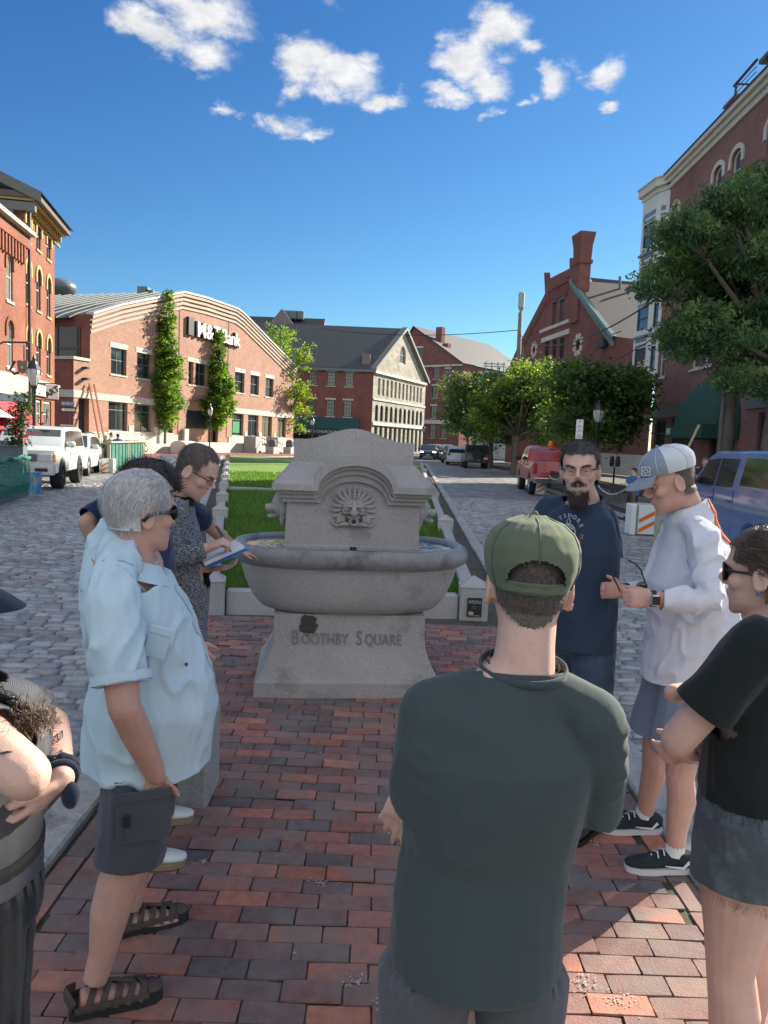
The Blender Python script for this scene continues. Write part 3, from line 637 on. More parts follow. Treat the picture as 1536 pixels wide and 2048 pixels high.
def window(F, r, parent, fm, gm, nx=2, ny=2, rise=0, fw=.06, dep=.16, d=0.0, lintel=None, sill=None, lh=.22, ov=.12, archm=None, name='window', split=None):
 s0, s1, z0, z1 = r; mb = MB(); D = d-dep
 prof = arch_pts(s0, s1, z0, z1, rise); cx = (s0+s1)/2; cz = (z0+z1-rise)/2
 inn = arch_pts(s0+fw, s1-fw, z0+fw, z1-fw, max(rise-fw, 0) if rise > 0 else 0)
 k = len(prof)
 for i in range(k):
  a, b, c, e = prof[i], prof[(i+1) % k], inn[(i+1) % k], inn[i]
  vs = [F.pt(*a, D+.07), F.pt(*b, D+.07), F.pt(*c, D+.07), F.pt(*e, D+.07), F.pt(*c, D+.02), F.pt(*e, D+.02)]
  mb.add(vs, [(0,1,2,3),(3,2,4,5)])
 m = .035
 for i in range(1, nx): x = s0+(s1-s0)*i/nx; fbox(mb, F, x-m/2, x+m/2, z0+fw, z1-fw*(1 if rise <= 0 else 1.2), D+.02, D+.06)
 for j in range(1, ny):
  z = z0+(z1-z0)*(j/ny if split is None else split); fbox(mb, F, s0+fw, s1-fw, z-m*.8, z+m*.8, D+.02, D+.062)
 o = mb.build(name, fm, parent, fix=False)
 g = MB(); g.add([F.pt(a, z, D+.025) for a, z in prof], [tuple(range(k))]); g.build('pane', gm, o, fix=False)
 if lintel: l = MB(); fbox(l, F, s0-ov, s1+ov, z1+.004, z1+lh, d-.1, d+.03); l.build('lintel', lintel, o)
 if sill: l = MB(); fbox(l, F, s0-ov*.7, s1+ov*.7, z0-.12, z0-.002, d-.12, d+.07); l.build('sill', sill, o)
 if archm:     # proud arched hood round the head
  l = MB(); aw = .2; n = 10; hw = (s1-s0)/2; zc = z1-rise
  for i in range(n):
   q = []
   for j in (i, i+1):
    a = math.pi*j/n
    for rr_ in (1.0, 1.0+aw/hw):
     q.append((cx+hw*rr_*math.cos(a), zc+(rise*1.0 if rr_ == 1 else rise+aw)*math.sin(a)))
   (a1, a2, b1, b2) = q; P_ = [F.pt(*a1, d+.005), F.pt(*a2, d+.005), F.pt(*b2, d+.005), F.pt(*b1, d+.005), F.pt(*a1, d+.07), F.pt(*a2, d+.07), F.pt(*b2, d+.07), F.pt(*b1, d+.07)]
   l.add(P_, [(4,5,6,7),(0,1,5,4),(1,2,6,5),(2,3,7,6),(3,0,4,7)])
  for sx in (s0-aw, s1): fbox(l, F, sx, sx+aw, zc-.35, zc, d+.005, d+.07)
  l.build('window_hood', archm, o)
 return o
def holes_of(rs, rise=0): return [arch_pts(*r, rise if not isinstance(rise, (list, tuple)) else rise[i]) for i, r in enumerate(rs)]
def quad(mb, a, b, c, d, su=1): 
 a, b, c, d = map(Vector, (a, b, c, d)); u = (b-a).length; v = (d-a).length; mb.add([a, b, c, d], [(0,1,2,3)], uvs=[(0,0),(u,0),(u,v),(0,v)])
B_bank = brick_mat('bank_brick', (.39, .22, .16), (.29, .155, .115), (.42, .35, .29), .25, .085, .014, patch=.12)
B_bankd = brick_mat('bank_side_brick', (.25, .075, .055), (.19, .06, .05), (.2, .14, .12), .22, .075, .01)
B_old = brick_mat('old_red_brick', (.25, .085, .05), (.19, .06, .042), (.3, .22, .17), .21, .07, .01)
B_dark = brick_mat('dark_red_brick', (.23, .085, .07), (.165, .062, .055), (.2, .16, .15), .21, .07, .01)
B_right = brick_mat('rose_brick', (.27, .125, .105), (.21, .095, .085), (.26, .21, .2), .21, .075, .012)
M_lime = PM('pale_stone_trim', (.46, .43, .37), .8, .15, 2)
M_yel = PM('yellow_painted_hood', (.42, .30, .11), .6, .08, 3)
M_frg = PM('green_grey_frame', (.12, .17, .18), .5)
M_frd = PM('dark_frame', (.03, .04, .045), .5)
M_slate = PM('slate_roof', (.05, .055, .06), .75, .25, 6, bump=.5, bs=14)
M_metalroof = PM('metal_roof', (.032, .048, .05), .6, .2, 1.2)
M_seam = PM('roof_seam', (.11, .13, .13), .4)
M_copper = PM('copper_verdigris', (.13, .22, .20), .6, .2, 4)
# ---- bank -----------------------------------------------------------
FB = pxface(237, 62, 537, 87)
def wsz(pts, F): return [F.sz(x, y) for x, y in pts]
bank = thing('bank_building', FB.pt(0, 0), 'broad pink brick gabled bank with white lettering high on its sunlit front', 'building')
ol = wsz([(180, 627), (240, 609), (300, 597), (364, 584), (410, 596), (470.7, 617), (486, 629), (588, 735)], FB)
s_l = FB.sz(180, 740)[0]; s_r = FB.sz(588, 810)[0]
ol[0] = (s_l, ol[0][1]); ol[-1] = (s_r, ol[-1][1])
rup = [FB.rect(222, 697, 253, 750), FB.rect(274, 706, 303, 757)]+[FB.rect(470, 741, 489, 783), FB.rect(501, 748, 518, 787), FB.rect(531, 754, 547, 791), FB.rect(327, 717, 350, 764)]
zt = rup[0][3]; zb = rup[0][2]
rup = [(a, b, zb, zt) for a, b, _, _ in rup]
rlo = [FB.rect(217, 804, 255, 862), FB.rect(269, 808, 303, 864), FB.rect(320, 812, 346, 866), FB.rect(464, 824, 487, 868), FB.rect(496, 826, 517, 870), FB.rect(524, 829, 544, 872), FB.rect(555, 832, 572, 873)]
zt2 = rlo[0][3]; zb2 = rlo[0][2]; rlo = [(a, b, zb2, zt2) for a, b, _, _ in rlo]
rce = [FB.rect(377, 706, 387, 768), FB.rect(391, 706, 414, 768), FB.rect(418, 710, 428, 770)]
rce = [(a, b, zb+.1, zt+.1) for a, b, _, _ in rce]
ent = FB.rect(372, 792, 437, 884)
ent = (ent[0], ent[1], .9, 5.2)
hol = holes_of(rup)+holes_of(rlo)+holes_of(rce)+[arch_pts(*ent, 1.6)]
wall(FB, [(s_l, .0), (s_r, .0)]+[p for p in ol[::-1]], hol, 'wall', B_bank, bank, .3)
for r in rup: window(FB, r, bank, M_frg, M_glass, 2, 2, fw=.09, dep=.28, lintel=M_lime, sill=M_lime, lh=.42, ov=.15, split=.55)
for r in rlo: window(FB, r, bank, M_frg, M_glass, 2, 2, fw=.1, dep=.28, sill=M_lime, split=.72)
for r in rce: window(FB, r, bank, M_frg, M_glass, 2 if r[1]-r[0] > 1 else 1, 2, fw=.09, dep=.28, lintel=M_lime, sill=M_lime, lh=.4, ov=.2, split=.55)
bt = MB()
for (a, b) in ((s_l-.01, FB.sz(357, 800)[0]-.1), (FB.sz(457, 800)[0]+.1, s_r)):
 fbox(bt, FB, a, b, zt2+.004, zt2+.55, .002, .05); fbox(bt, FB, a, b, .0, 1.5, .002, .08); fbox(bt, FB, a, b, zb2-.22, zb2-.13, .002, .10)
 for s_ in np.arange(a+.6, b-.6, 3.4): pass
for i, r in enumerate(rlo[:-1]):
 s_ = (r[1]+rlo[i+1][0])/2
 if rlo[i+1][0]-r[1] < 3.5: fbox(bt, FB, s_-.28, s_+.28, 1.5, zb2+.5, .004, .06)
bt.build('stone_band', M_lime, bank)
vj = MB()
for px_j in (357, 455):
 s_ = FB.sz(px_j, 750)[0]; zz = FB.sz(px_j, 590 if px_j < 400 else 616)[1]; fbox(vj, FB, s_-.10, s_+.10, 1.5, zz-.4, .002, .01)
vj.build('vertical_joint', PM('joint_dark', (.07, .045, .04), .9), bank)
gap = MB(); a = FB.sz(361, 600)[0]; fbox(gap, FB, a, a+1.3, FB.sz(365, 604)[1]-.1, FB.sz(365, 598)[1]+.1, .002, .06); a = FB.sz(459, 700)[0]; fbox(gap, FB, a, a+1.4, FB.sz(463, 634)[1]-.2, FB.sz(463, 626)[1]+.2, .002, .06)
a = FB.sz(412, 610)[0]; fbox(gap, FB, a, a+1.7, FB.sz(418, 616)[1]-.1, FB.sz(418, 612)[1]+.15, .002, .08); gap.build('capstone', M_lime, bank)
cor = MB()
for k in range(4):      # stepped brick corbels under the roof edge
 off = .15+.38*k; pr = .26-.055*k
 for (p, q) in zip(ol[:-1], ol[1:]):
  for (h0, h1, e) in ((0, .2, pr),):
   vs = [FB.pt(p[0], p[1]-off, .003), FB.pt(q[0], q[1]-off, .003), FB.pt(q[0], q[1]-off-.22, .003), FB.pt(p[0], p[1]-off-.22, .003), FB.pt(p[0], p[1]-off, e), FB.pt(q[0], q[1]-off, e), FB.pt(q[0], q[1]-off-.22, e), FB.pt(p[0], p[1]-off-.22, e)]
   cor.add(vs, [(4,5,6,7),(0,1,5,4),(3,2,6,7)])
cor.build('brick_cornice', B_bank, bank)
cp = MB()
for (p, q) in zip(ol[:-1], ol[1:]):
 vs = [FB.pt(p[0], p[1]-.08, -.4), FB.pt(q[0], q[1]-.08, -.4), FB.pt(q[0], q[1]-.08, .34), FB.pt(p[0], p[1]-.08, .34), FB.pt(p[0], p[1]+.1, -.4), FB.pt(q[0], q[1]+.1, -.4), FB.pt(q[0], q[1]+.1, .34), FB.pt(p[0], p[1]+.1, .34)]
 cp.add(vs, [(0,1,2,3),(4,5,6,7),(0,1,5,4),(3,2,6,7),(0,3,7,4),(1,2,6,5)])
cp.build('roof_coping', PM('metal_coping', (.42, .41, .38), .5), bank)
DB = 34.0       # depth of the bank behind its front
rf = MB(); sm = MB()
for (p, q) in zip(ol[:-1], ol[1:]):
 quad(rf, FB.pt(p[0], p[1]-.05, -.3), FB.pt(q[0], q[1]-.05, -.3), FB.pt(q[0], q[1]-.05, -DB), FB.pt(p[0], p[1]-.05, -DB))
lo, hi_ = ol[0], ol[3]
ov_ = FB.pt(lo[0]-.9, lo[1]-.5, -2); quad(rf, FB.pt(lo[0]-.9, lo[1]-.45, -1.5), FB.pt(lo[0], lo[1]-.05, -1.5), FB.pt(lo[0], lo[1]-.05, -DB), FB.pt(lo[0]-.9, lo[1]-.45, -DB))
rf.build('roof', M_metalroof, bank, fix=False)
for k in np.arange(1.2, DB, 1.25):
 for (p, q) in zip([(lo[0]-.9, lo[1]-.45)]+ol[:3], ol[:4]):
  vs = [FB.pt(p[0], p[1], -k), FB.pt(q[0], q[1], -k), FB.pt(q[0], q[1]+.10, -k), FB.pt(p[0], p[1]+.10, -k), FB.pt(p[0], p[1], -k-.07), FB.pt(q[0], q[1], -k-.07), FB.pt(q[0], q[1]+.10, -k-.07), FB.pt(p[0], p[1]+.10, -k-.07)]
  sm.add(vs, [(0,1,2,3),(4,5,6,7),(3,2,6,7)])
sm.build('roof_seams', M_seam, bank)
sw = MB(); zl = lo[1]
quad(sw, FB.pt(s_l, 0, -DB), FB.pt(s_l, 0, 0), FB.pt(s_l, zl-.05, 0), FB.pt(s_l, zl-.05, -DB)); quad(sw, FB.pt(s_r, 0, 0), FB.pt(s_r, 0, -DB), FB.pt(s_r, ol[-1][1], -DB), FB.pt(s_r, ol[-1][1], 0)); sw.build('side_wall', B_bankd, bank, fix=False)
FS = Face(FB.pt(s_l, 0, -DB)[:2], FB.pt(s_l, 0, 0)[:2])     # the shaded side facing the camera
gw = MB(); zA = FB.sz(182, 724)[1]
fbox(gw, FS, DB-22, DB-.9, zA+.1, zl-1.0, .02, .10); gw.build('clerestory_glazing', PM('brown_glazing', (.055, .028, .022), .25), bank)
gm_ = MB()
for s_ in np.arange(DB-22, DB-.8, 1.9): fbox(gm_, FS, s_-.06, s_+.06, zA+.1, zl-1.0, .10, .16)
fbox(gm_, FS, DB-22, DB-.9, (zA+zl)/2-.9, (zA+zl)/2-.75, .10, .165); gm_.build('glazing_bars', M_frd, bank)
# annex
sA = FB.sz(147, 800)[0]; an = MB(); DA = 14
FAx = Face(FB.pt(sA, 0, -DA)[:2], FB.pt(sA, 0, 0)[:2])
wall(FB, [(sA, 0), (s_l, 0), (s_l, zA), (sA, zA)], [arch_pts(FB.sz(157, 830)[0], FB.sz(178, 830)[0], .9, zt2, 0)], 'annex_wall', B_bank, bank, .5)
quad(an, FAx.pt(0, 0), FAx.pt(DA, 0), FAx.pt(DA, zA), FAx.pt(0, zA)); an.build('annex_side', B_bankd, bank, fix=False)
a2 = MB(); fbox(a2, FB, sA-.1, s_l-.02, zA+.003, zA+.22, -DA, .1); fbox(a2, FB, sA-.05, s_l-.02, zt2+.05, zt2+.6, .003, .06); fbox(a2, FAx, 0, DA-.01, zt2+.05, zt2+.6, .003, .05); a2.build('annex_coping', M_lime, bank)
dd = MB(); fbox(dd, FB, FB.sz(157, 830)[0], FB.sz(178, 830)[0], .9, zt2, -.49, -.45); dd.build('annex_door', M_frd, bank)
cn = MB()
for z_ in (FB.sz(165, 738)[1], FB.sz(165, 760)[1]): c_ = FB.sz(167, 740)[0]; fbox(cn, FB, c_-.15, c_+.15, z_, z_+.18, .01, .5)
cn.build('wall_camera', M_frd, bank)
# entrance
en = MB(); fbox(en, FB, ent[0]+.05, ent[1]-.05, .9, 5.1, -.9, -.6); en.build('entrance_back', B_bank, bank)
e2 = MB(); fbox(e2, FB, ent[0]+.7, ent[1]-.9, 2.3, 4.0, -.58, -.52); e2.build('cash_machine', PM('dark_panel', (.02,.025,.035), .3), bank)
e3 = MB(); fbox(e3, FB, ent[0]-.7, ent[0], .9, 2.2, .05, .35); e3.build('entrance_pier', M_granite, bank)
e4 = MB()
for i in range(12):
 a = math.pi*i/12; b = math.pi*(i+1)/12; cx = (ent[0]+ent[1])/2; hw = (ent[1]-ent[0])/2; q = []
 for an_ in (a, b):
  for k in (1.0, 1.13): q.append((cx+hw*k*math.cos(an_), 3.6+1.6*(k if k == 1 else 1.2)*math.sin(an_)))
 e4.add([FB.pt(*q[0], .02), FB.pt(*q[1], .02), FB.pt(*q[3], .02), FB.pt(*q[2], .02)], [(0,1,2,3)])
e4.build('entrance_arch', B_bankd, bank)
# sign
c_ = FB.sz(388, 655)[0]; sz_ = FB.sz(400, 657)
fm_ = frame(FB.pt(c_, sz_[1]-.25, .28), FB.e, (0, 0, 1))
text_mesh('M&T', 2.05, fm_, 'sign_letters', M_white, bank, .12, 'LEFT', 1.0, bold=.012)
text_mesh('Bank', 1.95, fm_ @ Matrix.Translation((4.35, 0, 0)), 'sign_letters', M_white, bank, .12, 'LEFT', .95)
fmd = frame(FB.pt(c_-.03, sz_[1]-.27, .12), FB.e, (0, 0, 1))
text_mesh('M&T', 2.05, fmd, 'sign_backing', M_black, bank, .1, 'LEFT', 1.0, bold=.05); text_mesh('Bank', 1.95, fmd @ Matrix.Translation((4.35, 0, 0)), 'sign_backing', M_black, bank, .1, 'LEFT', .95, bold=.05)
ls = MB(); fbox(ls, FB, c_-1.3, c_-.45, sz_[1]-.9, sz_[1]+.75, .05, .3); ls.build('sign_emblem', M_black, bank)
gs = MB(); r = rlo[3]; fbox(gs, FB, r[0]+.5, r[1]-.5, r[2]+.3, r[2]+1.5, -.24, -.2); gs.build('green_window_sign', PM('green_sign', (.01, .22, .09), .5), bank)
ru = MB()
for (px_c, py_c, w_) in ((289, 581, 1.2), (303, 588, .8)):
 q = FB.sz(px_c, py_c); p = at(px_c, py_c+5, 88); ru.cbox((p.x, p.y, p.z), (w_, 1.5, 1.2))
ru.build('roof_vent', M_frg, bank)
dm = MB(); p = at(122, 575, 86); dm.ball((p.x, p.y, p.z), (1.7, 1.7, 1.0)); dm.build('roof_dome', M_seam, bank, smooth=True)
# forecourt: raised beds, steps, blocks in front of the bank
def terr(s0, s1, d0, d1, z, name, mat, lab=None, cat=None):
 mb = MB(); fbox(mb, FB, s0, s1, -.06, z, d0, d1); o = mb.build(name, mat); tag(o, lab, cat) if lab else tag(o, kind='structure'); return o
terr(sA-3, s_r+2, .08, 9.5, .05, 'pavement', M_side)
kb = MB(); fbox(kb, FB, sA-3, s_r+2, -.1, .062, 9.5, 9.7); tag(kb.build('kerb', M_kerb), kind='structure')
def s_at(px): return FB.sz(px, 880)[0]
sS0, sS1 = s_at(470)-1.0, s_at(470)+3.0
terr(s_l-.5, ent[0]-1, .10, 3.2, .78, 'granite_planter_bed', M_stone, 'long low pale stone planter bed in front of the left half of the bank', 'planter')
terr(s_at(505), s_r-.3, .10, 3.0, .72, 'granite_planter_bed', M_stone, 'low stone planter bed in front of the right end of the bank', 'planter')
terr(ent[0]-1, s_at(505), .10, 2.0, 1.0, 'entrance_terrace', M_stone, 'stone terrace before the bank entrance at the head of the steps', 'terrace')
def shrubs(F, s0, s1, d0, d1, z, n, lab, h=.45):
 V = []; T = []; q = []
 n_ = n; s = rng.uniform(s0, s1, n_); d = rng.uniform(d0, d1, n_); zz = z+rng.uniform(0, h, n_)*np.clip(.6+.5*np.sin(s*2.1)+.3*np.sin(d*3), .2, 1)
 P = np.array([F.pt(a, c, b)[:] for a, c, b in zip(s, zz, d)]); return leaves_mesh('shrub_bed', P, .16, (.045, .075, .02), .5, lab, 'shrub bed')
st = thing('entrance_steps', FB.pt(sS0, 0, 3), 'flight of granite steps with black handrails up to the bank entrance', 'steps')
m_ = MB()
for k in range(6): fbox(m_, FB, sS0, sS1, 0, 1.0-.165*k+.0, 2.0+.34*k+.001, 2.34+.34*k)
m_.build('treads', M_stone, st)
ck2 = MB(); fbox(ck2, FB, sS0-.9, sS0-.02, 0, 1.75, 2.1, 3.5); fbox(ck2, FB, sS1+.02, sS1+.9, 0, 1.75, 2.1, 3.5); ck2.build('cheek_wall', M_granite, st)
hr = MB()
for s_ in (sS0+.15, (sS0+sS1)/2, sS1-.15):
 hr.tube([FB.pt(s_, 1.9, 2.0), FB.pt(s_, 1.0, 4.2)], .03, 6)
 for k in range(4): d_ = 2.0+.7*k; hr.tube([FB.pt(s_, .1, d_), FB.pt(s_, 1.9-.41*(d_-2.0), d_)], .022, 5)
hr.build('handrail', M_black, st)
for k, s_ in enumerate((s_at(466), s_at(503))):
 t_ = thing('stone_bollard_block', FB.pt(s_, 0, 4.6), ['squat stone block with rounded dark top left of the bank steps', 'squat stone block with rounded dark top right of the bank steps'][k], 'stone block')
 m_ = MB(); fbox(m_, FB, s_-.8, s_+.5, 0, .75, 4.3, 5.2); m_.build('base', M_granite, t_)
 m_ = MB(); p = FB.pt(s_-.1, .75, 4.7); m_.lathe([(.42, 0), (.42, .55), (.33, .72), (.1, .8)], p, 14); m_.build('drum', PM('dark_stone', (.09, .09, .09), .7), t_, smooth=40)
t_ = thing('stone_bench_block', FB.pt(s_at(288), 0, 5), 'rounded pale stone block at the left end of the bank planters', 'stone block')
m_ = MB(); a_ = s_at(272); b_ = s_at(300)
poly = [(0, 0), (1.6, 0)]+[(.8+.8*math.cos(t), .65+.45*math.sin(t)) for t in np.linspace(0, math.pi, 9)]
m_.prism(poly, (FB.pt(a_, 0.06, 3.4), FB.n, Vector((0, 0, 1)), FB.e), 0, (b_-a_)); m_.build('block', M_stone, t_)
# ladder leaning by the annex
ld = MB(); b0 = FB.sz(163, 858); t0_ = FB.sz(174, 797)
for o_ in (0, .55): ld.tube([FB.pt(b0[0]+o_, .1, 1.9), FB.pt(t0_[0]+o_, 5.3, .2)], .07, 5)
for k in range(1, 13): f_ = k/13; ld.tube([FB.pt(b0[0]+(t0_[0]-b0[0])*f_, .1+5.2*f_, 1.9-1.7*f_), FB.pt(b0[0]+.55+(t0_[0]-b0[0])*f_, .1+5.2*f_, 1.9-1.7*f_)], .03, 5)
tag(ld.build('ladder', PM('orange_ladder', (.42, .16, .10), .6)), 'orange ladder leaning on the annex of the bank', 'ladder')
# ---- stone-fronted church hall ------------------------------------------
P1 = at(742, 881, 105); P0 = at(598, 875, 105); P2 = at(846, 885, 124)
FCb = Face((P0.x, P0.y), (P1.x, P1.y)); FCs = Face((P1.x, P1.y), (P2.x, P2.y))
ch = thing('church_hall', (P0.x, P0.y, 0), 'large brick hall with dark slate roof and sunlit stone gable front', 'building')
ze = FCb.sz(742, 741)[1]; LC = FCb.len
up = [FCb.rect(x, 742, x+17, 770) for x in (617, 654, 690)]; lw_ = [FCb.rect(x, 798, x+17, 831) for x in (615, 652, 687)]
up = [(a, b, up[0][2], up[0][3]) for a, b, _, _ in up]; lw_ = [(a, b, lw_[0][2], lw_[0][3]) for a, b, _, _ in lw_]
gr_ = [FCb.rect(x, 862, x+16, 890) for x in (612, 634, 668, 690)]; gr_ = [(a, b, .9, 3.3) for a, b, _, _ in gr_]
wall(FCb, [(-8, 0), (LC, 0), (LC, ze), (-8, ze)], holes_of(up)+holes_of(lw_)+holes_of(gr_), 'brick_wall', B_dark, ch, .25)
for r in up+lw_: window(FCb, r, ch, M_frd, M_glassb, 3, 4, fw=.08, dep=.2, lintel=M_stone, sill=M_stone, lh=.25, ov=.15)
for r in gr_: window(FCb, r, ch, M_frd, M_glass, 1, 2, fw=.08, dep=.2)
aw = MB(); az0 = FCb.sz(670, 866)[1]; az1 = FCb.sz(670, 835)[1]; a0 = -6; a1 = FCb.sz(718, 850)[0]
quad(aw, FCb.pt(a0, az0+.6, 1.6), FCb.pt(a1, az0+.6, 1.6), FCb.pt(a1, az1, .05), FCb.pt(a0, az1, .05)); quad(aw, FCb.pt(a0, az0-.4, 1.6), FCb.pt(a1, az0-.4, 1.6), FCb.pt(a1, az0+.6, 1.6), FCb.pt(a0, az0+.6, 1.6)); quad(aw, FCb.pt(a1, az0-.4, 1.6), FCb.pt(a1, az0-.4, 0.05), FCb.pt(a1, az1, .05), FCb.pt(a1, az0+.6, 1.6))
awn = aw.build('awning', PM('dark_green_canvas', (.012, .065, .06), .8), ch, fix=False)
s0_ = FCb.sz(666, 858)
text_mesh("MARINER'S CHURCH BANQUET CENTER", .52, frame(FCb.pt(s0_[0], az0+.1, 1.63), FCb.e, (0, 0, 1)), 'awning_lettering', M_white, awn, .01, spacing=1.05)
# stone gable
LS = FCs.len; pk = FCs.sz(806, 662); zr = FCs.sz(846, 764)[1]; ze2 = FCs.sz(744, 741)[1]
ze2 = (ze2+zr)/2; zpk = pk[1]
wu = []
nW = 12
for i in range(nW): c = LS*(.06+.88*(i+.5)/nW); wu.append((c-.42, c+.42, ze2-3.3, ze2-.9))
wa_ = []
for i in range(11): c = LS*(.03+.94*(i+.5)/11); wa_.append((c-.55, c+.55, 4.6, ze2-4.6))
wg = []
for i in range(11): c = LS*(.03+.94*(i+.5)/11); wg.append((c-.55, c+.55, .3, 3.9))
fan = (LS*.5-1.2, LS*.5+1.2, ze2+2.0, ze2+4.6)
wall(FCs, [(0, 0), (LS, 0), (LS, ze2), (LS*.5, zpk), (0, ze2)], holes_of(wu)+holes_of(wa_, .55)+holes_of(wg)+[arch_pts(*fan, 1.5)], 'stone_front', None or (lambda: brick_mat('ashlar_stone', (.36, .34, .28), (.25, .235, .20), (.25, .23, .2), 1.1, .45, .03, patch=.2))(), ch, .3)
for r in wu: window(FCs, r, ch, M_stone, M_glass, 2, 2, fw=.07, dep=.2)
for r in wa_: window(FCs, r, ch, M_frd, M_glass, 2, 3, rise=.55, fw=.09, dep=.25)
for r in wg: window(FCs, r, ch, M_frg, M_glass, 1, 2, fw=.12, dep=.28, split=.7)
window(FCs, fan, ch, M_stone, M_glass, 3, 2, rise=1.5, fw=.12, dep=.25)
tr = MB(); fbox(tr, FCs, 0, LS, ze2-.35, ze2, .003, .35); fbox(tr, FCs, 0, LS, ze2-4.0, ze2-3.75, .003, .15); fbox(tr, FCs, 0, LS, 4.0, 4.4, .003, .25); tr.build('stone_cornice', M_stone, ch)
rk = MB(); 
for (a, b) in (((-.4, ze2-.1), (LS*.5, zpk+.15)), ((LS*.5, zpk+.15), (LS+.4, ze2-.1))):
 vs = [FCs.pt(a[0], a[1], -.3), FCs.pt(b[0], b[1], -.3), FCs.pt(b[0], b[1], .6), FCs.pt(a[0], a[1], .6), FCs.pt(a[0], a[1]+.45, -.3), FCs.pt(b[0], b[1]+.45, -.3), FCs.pt(b[0], b[1]+.45, .6), FCs.pt(a[0], a[1]+.45, .6)]
 rk.add(vs, [(0,1,2,3),(4,5,6,7),(0,1,5,4),(3,2,6,7),(0,3,7,4),(1,2,6,5)])
rk.build('gable_trim', PM('grey_trim', (.17, .17, .16), .7), ch)
rf = MB(); A = FCs.pt(-.3, ze2+.1, .3); T = FCs.pt(LS*.5, zpk+.4, .3); Bq = FCs.pt(LS+.3, ze2+.1, .3)
ridge_dir = (FCb.P-FCb.pt(LC, 0)).normalized(); LR = 46
quad(rf, A+ridge_dir*LR, A, T, T+ridge_dir*LR*.83); quad(rf, Bq, Bq+ridge_dir*LR, T+ridge_dir*LR*.83, T); quad(rf, Bq+ridge_dir*LR, A+ridge_dir*LR, T+ridge_dir*LR*.83, T+ridge_dir*LR*.83-Vector((0, 0, .01)))
rf.build('slate_roof', M_slate, ch, fix=False)
cm = MB()
for (x0, x1, y0, y1, Y) in ((602, 619, 695, 742, 106.5), (723, 741, 709, 745, 106.5)):
 a = at(x0, y1, Y); b = at(x1, y0, Y); cm.bbox((a.x, Y-.9, ze-1.5), (b.x, Y+.9, b.z), .05)
cm.build('chimney', B_dark, ch)
gt = MB(); fbox(gt, FCb, -8, LC, ze-.25, ze+.12, .003, .35); gt.build('gutter', M_frg, ch)
# ---- long dark roof behind
mb = MB(); A = at(470, 628, 128); Bp = at(650, 640, 128); A.z = Bp.z = (A.z+Bp.z)/2; zf = Bp.z
mb.add([(A.x-20, 128, zf-.2), (Bp.x, 128, zf), (Bp.x, 121, zf-6), (A.x-20, 121, zf-6), (A.x-20, 121, 0), (Bp.x, 121, 0), (Bp.x, 135, zf-6), (Bp.x, 135, 0), (A.x-20, 135, zf-6)], [(0,1,2,3),(3,2,5,4),(0,1,6,8)])
bk = thing('warehouse_building', (Bp.x, 121, 0), 'long building with dark roof rising behind the stone-fronted hall', 'building'); mb.build('roof', M_slate, bk, fix=False)
m2 = MB(); m2.add([(Bp.x+.02, 121, 0), (Bp.x+.02, 135, 0), (Bp.x+.02, 135, zf-6), (Bp.x+.02, 128, zf), (Bp.x+.02, 121, zf-6), (Bp.x+2.2, 121.5, 0), (Bp.x+2.2, 121.5, zf-3), (Bp.x+.1, 128, zf+.4)], [(0,1,2,3,4),(0,5,6,4)]); m2.build('end_wall', B_dark, bk)
m3 = MB(); p = at(566, 630, 124); m3.add([(p.x-2.6, 122.6, p.z-2.5), (p.x+2.6, 122.6, p.z-2.5), (p.x, 122.6, p.z+.8), (p.x, 128, p.z+.8)], [(0,1,2),(1,3,2),(0,2,3)]); m3.build('dormer', B_dark, bk)
m4 = MB()
for pxx, sx in ((572, 1.2), (587, 1.7), (600, 1.3)): p = at(pxx, 633, 127); m4.bbox((p.x-sx/2, 126.4, zf-.5), (p.x+sx/2, 127.6, zf+.9), .15)
m4.build('roof_unit', M_seam, bk)
# ---- far brick gable
FF = Face(at(790, 883, 160).to_2d(), at(917, 888, 150).to_2d())
fb = thing('brick_warehouse', FF.pt(0, 0), 'tall dark red brick gable building with chimneys at the far end of the street', 'building')
pk = FF.sz(829, 655); er = FF.sz(917, 727); LF = FF.len
fw_ = [FF.rect(833, 696, 845, 719), FF.rect(866, 735, 879, 758), FF.rect(890, 738, 901, 759), FF.rect(864, 772, 876, 796), FF.rect(888, 775, 899, 798), FF.rect(861, 812, 873, 836), FF.rect(886, 814, 897, 838), FF.rect(859, 848, 870, 876), FF.rect(881, 849, 892, 877)]
wall(FF, [(0, 0), (LF, 0), (LF, er[1]), (pk[0], pk[1]), (0, er[1]+2)], holes_of(fw_), 'wall', B_dark, fb, .25)
for r in fw_: window(FF, r, fb, M_frd, M_glass, 2, 2, fw=.12, dep=.2, lintel=M_stone, sill=M_stone, lh=.35)
mb = MB(); quad(mb, FF.pt(pk[0], pk[1]+.3, .5), FF.pt(LF+.5, er[1], .5), FF.pt(LF+.5, er[1], -30), FF.pt(pk[0], pk[1]+.3, -30)); quad(mb, FF.pt(-.5, er[1]+2, .5), FF.pt(pk[0], pk[1]+.3, .5), FF.pt(pk[0], pk[1]+.3, -30), FF.pt(-.5, er[1]+2, -30))
mb.build('roof', M_slate, fb, fix=False)
mb = MB(); quad(mb, FF.pt(LF, 0, 0), FF.pt(LF, 0, -30), FF.pt(LF, er[1], -30), FF.pt(LF, er[1], 0)); mb.build('side_wall', B_dark, fb, fix=False)
mb = MB(); fbox(mb, FF, 0, LF, er[1]-.5, er[1]-.15, .003, .3); z_ = FF.sz(880, 843)[1]; fbox(mb, FF, 0, LF, z_-.5, z_+.3, .003, .2); mb.build('stone_band', M_stone, fb)
mb = MB()
